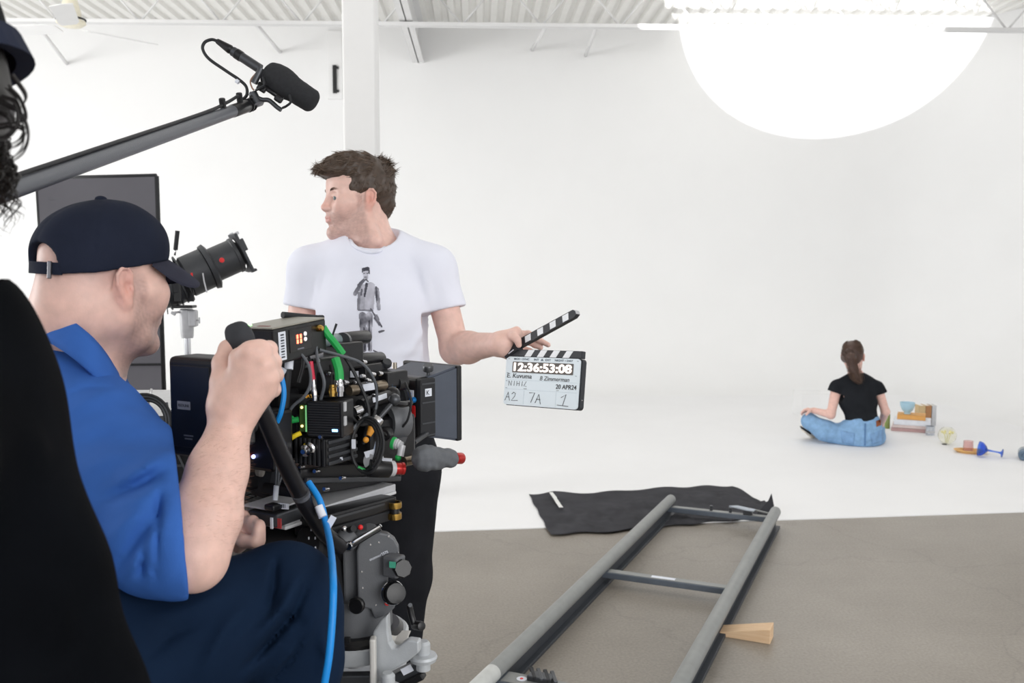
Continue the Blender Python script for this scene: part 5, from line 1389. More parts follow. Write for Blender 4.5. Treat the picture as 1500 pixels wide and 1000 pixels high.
    m2 = P(MB().cyl(n0, n1, .0115, n=20), 'lens_motor', M_blk); P(MB(frame(ax, (0, 0, 1), (n0+n1)/2)).box((-.004, -.011, .006), (.040, .002, .009)), 'label', M_lbl, m2)
    P(MB().ball(n1, .016, n=14), 'motor_end', M_blk, m2); P(MB().lathe(at(519, 603, 1.635), at(536, 596, 1.65)-at(519, 603, 1.635), [(0, 0), (.010, 0), (.010, .014), (.007, .016), (.007, .028), (0, .028)], 16), 'silver_plug', M_chr, m2)
    # articulated arm with chrome knuckle and orange tip
    ar = P(MB().cyl(at(575, 590, 1.66), at(552, 616, 1.64), .0042, n=12), 'arm_rod', M_gun); P(MB().lathe(at(555, 612, 1.64), at(543, 628, 1.63)-at(555, 612, 1.64), [(0, 0), (.010, 0), (.0112, .003), (.0112, .016), (.010, .020), (0, .020)], 18), 'knurled_nut', M_chr, ar)
    P(MB().cyl(at(545, 626, 1.63), at(540, 638, 1.625), .0075, .0045, n=14), 'orange_plug', M_org, ar); P(MB().ball(at(536, 644, 1.62), .0055, n=12), 'orange_ball', M_org, ar)
    P(MB().tube(spline([at(575, 590, 1.66), at(590, 592, 1.68), at(601, 590, 1.72)], 6), .006, 8), 'arm_link', M_blk, ar)
    P(MB().ball(at(578, 585, 1.66), .011, n=12), 'arm_joint', M_gun, ar)
    # motor bracket ring
    f = fr(577, 622, 1.74, 50)
    br = P(MB(f).lathe((0, 0, .008), (0, -1, 0), [(.020, -.02), (.034, -.02), (.036, -.016), (.036, .016), (.034, .02), (.020, .02), (.020, -.02)], 32), 'bracket_ring', M_dkg)
    P(MB(f).prism([(-.026, -.018), (-.002, -.034), (.018, -.02), (.03, -.002), (.006, -.0)], .02, Matrix.Translation((0, .01, -.018)) @ Matrix.Rotation(PI/2, 4, 'X')), 'bracket_foot', M_dkg, br)
    P(MB().lathe(at(565, 635, 1.68), (-.2, -1, .0), [(.006, -.01), (.012, -.01), (.012, .01), (.010, .012), (.006, .012), (.006, -.01)], 20), 'bracket_eye', M_blk, br)
    P(MB().tube(spline([at(594, 560, 1.72), at(602, 585, 1.70), at(598, 612, 1.70), at(590, 625, 1.71)], 8), .0022, 6), 'thin_lead', M_cab)
    # matte box
    f = fr(618, 590, 1.93, 43)
    mbx = P(MB(f).box((-.022, -.045, 0), (.150, .035, .125), bev=.006), 'matte_box', M_blk)
    fs = MB(f)
    def hood(x0, z0, y0, x1, z1, y1, t=.004):
        A = [(-x0-.02, y0, z0), (x0, y0, z0), (x0, y0, -z0), (-x0-.02, y0, -z0)]; B = [(-x1-.02, y1, z1), (x1, y1, z1), (x1, y1, -z1), (-x1-.02, y1, -z1)]
        for i in range(4):
            j = (i+1) % 4; a_, b_, c_, d_ = V(A[i]), V(A[j]), V(B[j]), V(B[i])
            s_ = MB(f); s_.quad([a_, b_, c_, d_]); o = P(s_, 'hood_panel', mat('matte_hood', srgb(58, 64, 76), .42, 0, .05), mbx) if False else None
            q = MB(f); n_ = (b_-a_).cross(d_-a_).normalized()*t
            for S_ in ([a_, b_, c_, d_], [a_+n_, b_+n_, c_+n_, d_+n_]): q.quad(S_)
            for (p_, r_) in ((a_, b_), (b_, c_), (c_, d_), (d_, a_)): q.quad([p_, r_, r_+n_, p_+n_])
            P(q, 'hood_panel', mat('matte_hood', srgb(74, 80, 92), .5, 0, .05, 30, .05), mbx)
    hood(.050, .058, -.030, .058, .075, .045)
    # rim
    ro = rrect(.158, .158, .010, 4); rim = MB(f)
    for (cx_, cz_, sx, sz) in ((-.020, .0755, .166, .008), (-.020, -.0755, .166, .008)): rim.box((cx_, .048, cz_), (sx, .014, sz), bev=.003)
    for cx_ in (.060, -.100): rim.box((cx_, .048, 0), (.008, .014, .158), bev=.003)
    P(rim, 'hood_rim', M_blk, mbx)
    P(MB(f).box((.054, -.040, .0), (.014, .042, .120), bev=.003), 'filter_stage', M_blk2, mbx)
    P(MB(f).box((.0613, -.040, .032), (.0008, .018, .016)), 'white_square_mark', M_lbl, mbx); text_mesh('stage_letter', 'K', .014, f @ Matrix.Translation((.0620, -.0465, .027)) @ Matrix.Rotation(PI/2, 4, 'Z') @ Matrix.Rotation(PI/2, 4, 'X'), M_ink, mbx, True)
    for z in (.05, .012, -.03, -.055): P(MB(f).box((.0613, -.040, z), (.002, .036, .003)), 'stage_groove', M_gun, mbx)
    P(MB(f).box((.030, -.0635, .026), (.026, .001, .022)), 'sticker', M_lbl, mbx); P(MB(f).box((.030, -.0642, .026), (.014, .0005, .012)), 'sticker_print', mat('blue_print', srgb(110, 130, 190), .7), mbx)
    P(MB(f).cyl((.045, -.063, .018), (.045, -.072, .018), .006, n=14), 'blue_knob', M_blup, mbx)
    P(MB(f).prism(rrect(.009, .025, .003, 4), .001, Matrix.Translation((.043, -.0632, -.006)) @ Matrix.Rotation(PI/2, 4, 'X')), 'red_label', M_redp, mbx)
    text_mesh('plate_lettering', 'rc', .013, f @ Matrix.Translation((-.016, -.0636, -.022)) @ Matrix.Rotation(PI/2, 4, 'X'), M_lbl, mbx, True, shear=.2)
    P(MB(f).lathe((.040, -.02, .074), (.3, -.3, 1), [(0, .012), (.009, .012), (.011, .009), (.011, .0), (0, 0)], 20), 'thumb_screw', M_gun, mbx)
    P(MB(f).cyl((.040, -.02, .054), (.040, -.02, .076), .004, n=10), 'screw_post', M_gun, mbx)
    P(MB(f).cyl((-.05, -.03, .066), (-.05, -.03, .084), .005, n=10), 'top_pin', mat('pale_brass', srgb(190, 180, 165), .3, .8), mbx)
    P(MB().tube([at(634, 628, 1.90), at(606, 648, 1.80)], .0055, 10), 'lever', M_gun, mbx); P(MB().tube(spline([at(640, 622, 1.90), at(630, 625, 1.89), at(622, 632, 1.88)], 5), .005, 8), 'lever_clip', M_alu, mbx)
    # top handle and its post, viewfinder tubes
    th = P(MB().cyl(at(503, 497, 1.72), at(537, 493, 1.80), .0135, n=20, bev=.003), 'top_handle', M_blk); P(MB().cyl(at(455, 500, 1.64), at(503, 497, 1.72), .012, n=18), 'handle_tube', mat('smoky_plastic', srgb(120, 134, 136), .3), th)
    P(MB(fr(510, 520, 1.74)).box((0, 0, 0), (.014, .02, .07), bev=.003), 'handle_post', M_blk, th); P(MB().cyl(at(484, 500, 1.67), at(493, 474, 1.67), .0015, .0022, n=8), 'stub_antenna', M_blk2, th)
    P(MB().cyl(at(501, 499, 1.70), at(504, 499, 1.71), .0155, n=20), 'handle_ring', M_gun, th)
    ev = P(MB().cyl(at(512, 528, 1.72), at(558, 525, 1.82), .0135, n=20, bev=.002), 'viewfinder_tube', M_blk); P(MB().cyl(at(540, 541, 1.76), at(562, 536, 1.81), .010, n=18), 'viewfinder_tube', M_gun, ev)
    P(MB().lathe(at(566, 534, 1.80), (.2, -.6, .7), [(0, .01), (.008, .01), (.010, .007), (.010, 0), (0, 0)], 18), 'thumb_screw', M_gun, ev); P(MB(fr(534, 545, 1.76)).box((0, 0, 0), (.05, .05, .035), bev=.004), 'viewfinder_block', M_blk, ev)
    P(MB(fr(552, 552, 1.80, 36, 0)).box((0, 0, 0), (.11, .06, .03), bev=.004), 'top_plate', M_blk); P(MB(fr(519, 548, 1.66, 20)).box((0, 0, 0), (.016, .001, .012)), 'cable_tag', M_lbl)
    P(MB(fr(503, 520, 1.70)).box((0, 0, 0), (.05, .06, .05), bev=.005), 'handle_base', M_blk)
    # low box of clutter behind cables
    P(MB(fr(455, 545, 1.64, 30)).box((0, 0, 0), (.10, .10, .06), bev=.006), 'upper_cage', M_blk); P(MB(fr(548, 640, 1.74, 36)).box((0, 0, 0), (.10, .13, .085), bev=.008), 'lens_support', M_blk)
    P(MB().cyl(at(432, 561, 1.60), at(452, 553, 1.64), .008, n=14), 'cage_rod', mat('bronze_anodised', srgb(140, 128, 112), .3, .8)); P(MB(fr(470, 560, 1.60, 20)).box((0, 0, 0), (.07, .04, .04), bev=.004), 'cage_plate', M_blk)
    # black rail along the handle of the cage and silver bolts
    rs = random.Random(4)
    for x, y, d in ((448, 537, 1.575), (462, 528, 1.57), (482, 548, 1.575), (505, 560, 1.60), (530, 551, 1.68), (538, 557, 1.68), (556, 547, 1.73), (532, 530, 1.70), (412, 640, 1.53), (404, 655, 1.53), (462, 690, 1.58), (500, 700, 1.60), (525, 612, 1.64), (520, 560, 1.63), (548, 580, 1.66), (545, 548, 1.70), (470, 640, 1.555), (440, 683, 1.56), (476, 716, 1.585)):
        P(MB().lathe(at(x, y, d), (-.3, -1, .2), [(0, .004), (.0032, .004), (.0042, .002), (.0042, -.01), (0, -.01)], 12), 'bolt', M_chr)
    # loose cables
    cable('cable_loop', [at(402, 528, 1.545), at(410, 516, 1.54), at(425, 512, 1.535), at(440, 518, 1.535), at(452, 535, 1.535), at(455, 560, 1.535), at(446, 580, 1.535), at(428, 596, 1.54), at(415, 620, 1.55)], .0027, M_gcab, T)
    cable('cable_loop', [at(432, 506, 1.56), at(426, 515, 1.545), at(422, 545, 1.54), at(418, 600, 1.545), at(416, 660, 1.55)], .0062, M_cab, T)
    P(MB().cyl(at(424.5, 517, 1.540), at(423, 541, 1.534), .0072, n=14), 'cable_marker', M_lbl); P(MB().cyl(at(416, 540, 1.535), at(409, 551, 1.53), .0058, n=12), 'cable_marker', mat('pale_marker', srgb(200, 205, 215), .6))
    cable('cable_loop', [at(462, 500, 1.58), at(466, 530, 1.565), at(475, 560, 1.56), at(470, 585, 1.57)], .0028, M_gcab, T)
    cable('cable_loop', [at(468, 512, 1.58), at(500, 521, 1.60), at(530, 532, 1.62), at(548, 556, 1.64), at(552, 585, 1.66), at(548, 610, 1.66)], .0026, M_gcab, T)
    cable('cable_loop', [at(484, 535, 1.59), at(488, 560, 1.58), at(482, 580, 1.575)], .0028, M_cab, T); cable('cable_loop', [at(440, 505, 1.57), at(445, 530, 1.56), at(438, 560, 1.56)], .0032, M_cab, T)
    for k in range(3):
        c = at(534+2*k, 652, 1.605-.006*k); u = V((.86, -.3, .05)).normalized(); w_ = V((.05, .1, 1)).normalized(); rx_, rz_ = .024+.003*k, .042+.003*k
        P(MB().tube([c+u*rx_*math.cos(t)+w_*rz_*math.sin(t)+V((0, .004*math.sin(3*t+k), 0)) for t in np.linspace(0, 2*PI, 40)[:-1]], .0027, 8, closed=True), 'coiled_cable', M_cab)
    P(MB(fr(542, 664, 1.60, 10, 0, -18)).box((0, 0, 0), (.019, .001, .011)), 'cable_tag', M_lbl); P(MB(fr(518, 650, 1.585, 10)).box((0, 0, 0), (.006, .004, .016)), 'cable_tag', M_lbl)
    P(MB(fr(552, 652, 1.61, 10, 0, 15)).box((0, 0, 0), (.008, .001, .020)), 'cable_tag', mat('pale_blue_tag', srgb(190, 205, 228), .6)); P(MB(fr(496, 672, 1.58, 10, 0, -8)).box((0, 0, 0), (.014, .002, .005)), 'cable_tag', M_lbl)
    cable('cable_loop', [at(512, 585, 1.63), at(516, 610, 1.62), at(530, 622, 1.62), at(545, 615, 1.63), at(550, 600, 1.64)], .0028, M_cab, T); cable('cable_loop', [at(505, 640, 1.59), at(520, 625, 1.60), at(538, 606, 1.62)], .003, M_gcab, T)
    cable('green_lead', [at(524, 684, 1.60), at(534, 688, 1.605), at(548, 690, 1.61), at(560, 684, 1.64)], .0028, M_grn, T)
    cable('blue_lead', [at(400, 532, 1.50), at(411, 548, 1.50), at(416, 575, 1.50), at(412, 602, 1.50), at(406, 618, 1.505)], .0042, M_blu, T)
    # elbow connector, green ring
    g = at(574, 648, 1.66); e1 = at(589, 652, 1.655)
    eb = connector(T, g, e1, .0095, M_alu, 'elbow_connector'); P(MB().lathe(g, e1-g, [(.0085, .0), (.0112, .001), (.0112, .006), (.0085, .007)], 18), 'green_ring', M_grn, eb)
    P(MB().cyl(e1, at(586, 668, 1.65), .0065, n=14), 'elbow_stem', M_alu, eb); P(MB().ball(at(583, 670, 1.65), .006, n=10), 'green_tip', M_grn, eb)
    # bottom rods with red end caps
    a = at(540, 685, 1.60); b = at(570, 686, 1.62); c = at(576, 686, 1.625); d_ = at(591, 686, 1.635)
    rod = P(MB().cyl(a, b, .0165, n=22, bev=.002), 'rod_clamp', M_blk); P(MB().cyl(at(541, 676, 1.60), at(554, 674, 1.62), .014, n=18), 'rod_tube', M_alu, rod)
    P(MB().cyl(b, c, .0140, n=22), 'rod_collar', M_alu, rod); P(MB().cyl(c, d_, .0102, .0105, n=22, bev=.0015), 'red_cap', M_red, rod); P(MB().lathe(d_, d_-c, [(.0085, -.006), (.0112, -.005), (.0112, 0), (.009, .0005), (.008, -.001), (0, -.001)], 22), 'red_cap_rim', M_red, rod)
    P(MB(fr(567, 673, 1.60, 20)).box((0, 0, 0), (.018, .002, .005)), 'rod_label', M_lbl, rod)
    # side handgrip
    a = at(592, 676, 1.66); b = at(612, 672, 1.68); c = at(622, 671, 1.62); d_ = at(662, 671, 1.70); e_ = at(667, 671, 1.705); f_ = at(676, 671, 1.72)
    P(MB().cyl(a, b, .0088, n=16), 'grip_rod', mat('bronze_anodised', srgb(140, 128, 112), .3, .8))
    ax = d_-c; L = ax.length
    S = Sculpt(); S.cone(c+ax*.12, d_-ax*.1, .0215, .0175, k=.01); S.cone(c, c+ax*.1, .0235, .0225, k=.006); nz = Noise(3, 60, 1, (1, 1, 1)); S.disp(lambda Q: nz(Q)*.0013)
    gr = cloth_mesh(S, .0016, 'hand_grip', mat('grey_foam', srgb(98, 101, 106), .85, 0, .08, 60, .3, 900), T)
    P(MB().cyl(d_, e_, .010, n=20), 'grip_collar', M_alu, gr); P(MB().cyl(e_-ax*.02, f_, .0105, .0108, n=20, bev=.0015), 'red_cap', M_red, gr)
    # sliding base: black bridge plate on silver dovetail
    def slab(name, p0, p1, w, h, m, par=T, bev=.002, up=(0, 0, 1)):
        F_ = frame(p1-p0, up, (p0+p1)/2); return P(MB(F_).box((0, w, 0), ((p1-p0).length, abs(w)*2, h), bev=bev), name, m, par)
    slab('bridge_plate', at(428, 722, 1.55), at(588, 696, 1.80), .055, .020, M_blk)
    slab('bridge_plate', at(440, 700, 1.56), at(560, 684, 1.76), .045, .030, M_blk)
    slab('plate_edge', at(450, 704, 1.55), at(588, 701, 1.78), .004, .010, M_gun)
    dv = slab('dovetail_plate', at(418, 768, 1.50), at(580, 716, 1.74), .050, .020, M_alu)
    slab('dovetail_lip', at(418, 774, 1.495), at(581, 721, 1.735), .054, .006, mat('pale_aluminium', srgb(205, 206, 209), .4, .1), dv)
    P(MB(fr(395, 757, 1.50, 30)).box((-.002, .02, 0), (.062, .07, .022), bev=.003), 'dovetail_end', M_gun, dv)
    P(MB(fr(390, 744, 1.50, 30)).box((-.002, .02, .004), (.066, .075, .003), bev=.001), 'end_top', M_alu, dv)
    P(MB(fr(407, 766, 1.476, 30)).box((.0, 0, 0), (.014, .002, .016)), 'red_sticker', mat('faded_red_sticker', srgb(172, 60, 62), .6), dv); P(MB(fr(398, 766, 1.476, 30)).box((.0, 0, 0), (.005, .002, .018)), 'white_sticker', M_lbl, dv)
    P(MB(fr(415, 741, 1.47, 20)).box((0, 0, 0), (.019, .002, .009)), 'barcode_label', M_lbl, dv)
    for i in range(7): P(MB(fr(408+2.4*i, 741, 1.468, 20)).box((0, 0, 0), (.0011, .001, .006)), 'barcode_bar', M_ink, dv)
    P(MB().cyl(at(403, 732, 1.47), at(405, 711, 1.47), .0042, n=12), 'strap_pin', mat('pale_marker', srgb(200, 205, 215), .6), dv); P(MB(fr(400, 742, 1.47)).box((0, 0, 0), (.022, .02, .010), bev=.003), 'latch', M_blk, dv)
    # black arm holding a small monitor, seen edge-on behind the handle tube
    P(MB(fr(392, 700, 1.60, 20, 0, 12)).box((0, 0, 0), (.05, .03, .07), bev=.01), 'side_bracket', M_blk2); P(MB(fr(384, 686, 1.60, 20, 0, 12)).box((0, 0, 0), (.03, .04, .022), bev=.008), 'side_pad', mat('stone_plastic', srgb(150, 145, 138), .7))
    for (x0, y0, x1, y1) in ((405, 690, 404, 712), (409, 688, 407, 712), (414, 690, 408, 712)): cable('lead', [at(x0, y0-30, 1.50), at(x0, y0, 1.485), at(x1, y1, 1.47)], .0015, M_gcab, T)
rig()
# ------------------------------------------------------------------ fluid head with pan handle
def fluid_head():
    O = at(540, 905, 1.60)
    T = thing('fluid_head', 'dark grey fluid tripod head with long pan handle under the camera', 'tripod head', O)
    P = lambda mb, n, m, par=T: mb.build(n, m, par, True)
    # top plate and its brass-ringed lever
    F_ = frame(at(576, 738, 1.70)-at(470, 768, 1.52), (0, 0, 1), at(528, 750, 1.60))
    tp = P(MB(F_).box((0, .04, 0), (.21, .085, .024), bev=.004), 'top_plate', M_blk); P(MB(F_).box((0, .035, -.022), (.18, .07, .02), bev=.004), 'top_carriage', M_blk2, tp)
    P(MB(F_).box((-.01, -.0035, .004), (.15, .002, .004)), 'scale_strip', M_gun, tp)
    for z in (739, 755):
        c = at(578, z, 1.68); P(MB().lathe(c, (0, 0, 1), [(.009, -.0055), (.0128, -.0055), (.0132, 0), (.0128, .0055), (.009, .0055), (.009, -.0055)], 24), 'brass_ring', M_brass, tp)
    P(MB().cyl(at(578, 739, 1.68), at(578, 757, 1.68), .009, n=18), 'lever_core', M_blk, tp); P(MB().tube([at(552, 741, 1.66), at(570, 740, 1.68)], .0035, 8), 'lever_arm', M_alu, tp)
    # tilt housing: rounded side plate
    f = fr(549, 842, 1.575, -8)
    s = 1.575/F_PX
    outline = [(523, 801), (527, 790), (534, 783), (545, 777), (557, 775), (568, 778), (578, 786), (584, 798), (585, 815), (578, 832), (568, 842), (566, 872), (578, 880), (577, 889), (562, 900), (548, 904), (542, 888), (524, 884)]
    poly = [((x-549)*s, -(y-842)*s) for x, y in outline]
    Mx = f @ Matrix.Rotation(PI/2, 4, 'X')
    h = P(MB(Mx).prism(poly, .020, Matrix.Translation((0, 0, -.004))), 'tilt_housing', M_dkg)
    bv = h.modifiers.new('bevel', 'BEVEL'); bv.width = .003; bv.segments = 2; bv.limit_method = 'ANGLE'
    poly2 = [(x*1.05-.022, y*1.0-.002) for x, y in poly]
    h2 = P(MB(Mx).prism(poly2, .055, Matrix.Translation((0, 0, -.062))), 'tilt_body', M_dkg); bv = h2.modifiers.new('bevel', 'BEVEL'); bv.width = .004; bv.segments = 2; bv.limit_method = 'ANGLE'
    for x, y in ((530, 831), (531, 855), (532, 881), (543, 792), (555, 789), (569, 781), (582, 806), (550, 882), (573, 815)):
        P(MB(Mx).lathe(((x-549)*s, -(y-842)*s, .0155), (0, 0, 1), [(0, .0018), (.0016, .0016), (.0020, 0)], 10), 'screw', M_chr, h)
    text_mesh('housing_lettering', 'oconnor2575', .0065, Mx @ Matrix.Translation(((542-549)*s, -(816-842)*s, .0163)) @ Matrix.Rotation(R(22), 4, 'Z'), M_lbl, h, True, sx=.95, bold=.0001)
    # chrome lever
    lv = P(MB().tube([at(509, 800, 1.53), at(524, 790, 1.53), at(556, 771, 1.55), at(558, 769, 1.55)], .0032, 8), 'tilt_lock', M_chr); P(MB().tube([at(511, 803, 1.53), at(526, 794, 1.53), at(557, 775, 1.55)], .0028, 8), 'tilt_lock_edge', M_blk, lv); P(MB().lathe(at(511, 799, 1.53), (-.1, -1, 0), [(0, .006), (.006, .006), (.008, .003), (.008, -.02), (0, -.02)], 16), 'lock_hub', M_chr, lv)
    # knobs
    kb = P(MB(fr(577, 828, 1.55, 30)).box((0, 0, 0), (.030, .028, .036), bev=.004), 'counter_housing', M_dkg); P(MB(fr(575, 827, 1.528, 20)).box((0, .0, 0), (.011, .002, .010)), 'counter_window', mat('green_digits', srgb(40, 90, 70), .3, emit=(.1, .5, .35), estr=.25), kb)
    def knob(c, ax, r, L, par):
        k = P(MB().lathe(c, ax, [(0, 0), (r, 0), (r, L*.85), (r*.92, L), (0, L)], 8 if r < .016 else 22, smooth=r > .016), 'knob', M_blk, par); return k
    knob(at(585, 832, 1.55), at(597, 833, 1.51)-at(585, 832, 1.55), .0155, .022, kb); 
    k2 = P(MB().lathe(at(574, 868, 1.55), at(590, 870, 1.50)-at(574, 868, 1.55), [(0, 0), (.019, 0), (.020, .003), (.0165, .005), (.0165, .024), (0, .026)], 26), 'pan_drag_knob', M_blk, kb); P(MB().lathe(at(575, 868, 1.548), at(590, 870, 1.50)-at(574, 868, 1.55), [(.0195, .0), (.0205, .001), (.0205, .003), (.0195, .004)], 26), 'knob_ring', M_chr, k2)
    P(MB().cyl(at(599, 888, 1.52), at(601, 886, 1.505), .0035, n=12), 'crank_pivot', M_gun, k2); cr = P(MB().tube([at(600, 888, 1.51), at(603, 903, 1.50), at(606, 913, 1.50)], .0052, 10), 'crank_arm', M_blk, k2)
    P(MB().cyl(at(607, 915, 1.505), at(618, 917, 1.485), .0075, n=16, bev=.0015), 'crank_knob', M_blk, k2)
    for x, y, r in ((566, 880, .005), (563, 862, .002)): P(MB(Mx).lathe(((x-549)*s, -(y-842)*s, .0155), (0, 0, 1), [(0, .003), (r*.8, .003), (r, 0)], 14), 'small_button', M_redp if r > .003 else M_grn, h)
    led_ = P(MB().ball(at(528, 772, 1.545), .0045, n=10), 'red_button', M_redp, tp); P(MB().ball(at(504, 774, 1.53), .0055, n=10), 'pin', M_chr, tp); P(MB().cyl(at(512, 776, 1.54), at(518, 774, 1.53), .0055, n=12), 'pin', M_blk, tp)
    # left side: round drag housing behind the knee and the handle rosette
    dr = P(MB().lathe(at(512, 842, 1.60), at(478, 842, 1.62)-at(512, 842, 1.60), [(0, 0), (.06, 0), (.062, .006), (.062, .06), (.055, .068), (0, .068)], 36), 'drag_drum', M_blk2)
    P(MB().lathe(at(470, 792, 1.55), at(455, 794, 1.53)-at(470, 792, 1.55), [(0, 0), (.030, 0), (.031, .004), (.031, .025), (.026, .03), (0, .03)], 30), 'scale_dial', M_blk2, dr)
    for i in range(12):
        a = 2*PI*i/12; c = at(462, 793, 1.54); P(MB().box(c+V((.0, -.004, 0))+V((math.cos(a)*.006, -.03*abs(math.cos(a)), math.sin(a)*.030)), (.002, .002, .004)), 'dial_mark', M_lbl, dr)
    P(MB().cyl(at(384, 800, 1.60), at(520, 790, 1.62), .046, n=30), 'tilt_axle', M_blk)
    P(MB().lathe(at(494, 800, 1.53), at(508, 790, 1.55)-at(494, 800, 1.53), [(0, 0), (.014, 0), (.016, .01), (.020, .02), (.020, .03), (0, .03)], 18), 'rosette', M_dkg)
    # pan base
    c = at(520, 905, 1.63); c2 = at(525, 893, 1.62)
    P(MB().lathe(c+V((0, 0, -.035)), (0, 0, 1), [(0, .024), (.066, .024), (.064, .085), (0, .085)], 48), 'pan_base', M_dkg); P(MB().lathe(c+V((0, 0, -.035)), (0, 0, 1), [(0, 0), (.082, 0), (.085, .004), (.085, .018), (.078, .025), (0, .026)], 48), 'base_flange', M_blk)
    P(MB().lathe(at(524, 885, 1.545), at(519, 889, 1.53)-at(524, 885, 1.545), [(0, 0), (.012, 0), (.014, .002), (.014, .008), (.012, .010), (0, .010)], 24), 'pan_lock_wheel', M_blk)
    # pan handle: grip in the fist, tube curving down to the rosette
    ax = [at(349, 492, 1.315), at(362, 540, 1.325), at(378, 590, 1.335)]
    S = Sculpt(); S.cone(ax[0]+V((.004, 0, -.006)), ax[1], .0195, .0185, k=.006); S.cone(ax[1], ax[2], .0185, .017, k=.006); S.cone(at(340, 484, 1.315), at(352, 480, 1.315), .0085, .0085, k=.016)
    gp = cloth_mesh(S, .0025, 'handle_grip', mat('black_rubber_grip', srgb(52, 54, 59), .8, 0, .06, 60, .2, 900), T)
    P(MB().tube(spline([ax[2], at(392, 620, 1.36), at(416, 675, 1.40), at(446, 735, 1.45), at(474, 778, 1.49), at(499, 802, 1.525)], 8), .0135, 16), 'pan_handle', mat('worn_black_tube', srgb(34, 34, 38), .28, .3, .2, 50))
    P(MB().cyl(at(440, 722, 1.435), at(442, 727, 1.44), .0142, n=16), 'handle_scuff', mat('scuffed_tube', srgb(92, 94, 100), .4, .3, .3, 80), gp)
    # white tag on the blue cable lies here
fluid_head()
# ------------------------------------------------------------------ blue cable falling along the handle
bc = MB().tube(spline([at(452, 706, 1.47), at(468, 732, 1.455), at(477, 765, 1.445), at(484, 800, 1.37), at(488, 850, 1.265), at(487, 900, 1.245), at(482, 960, 1.235), at(474, 1010, 1.235), at(462, 1100, 1.25), at(450, 1250, 1.30)], 8), .0052, 12).build('blue_cable', M_blu)
props(bc, 'bright blue cable hanging down beside the pan handle', 'cable'); set_origin(bc, at(450, 1250, 1.30))
t = MB().tube([at(466.5, 741, 1.448), at(473, 757, 1.443)], .0066, 12).build('cable_marker', M_lbl, bc, True)
t = MB(fr(484, 765, 1.44, 0, 0, 30)).box((0, 0, 0), (.010, .0012, .022)).build('cable_flag', M_lbl, bc, True)
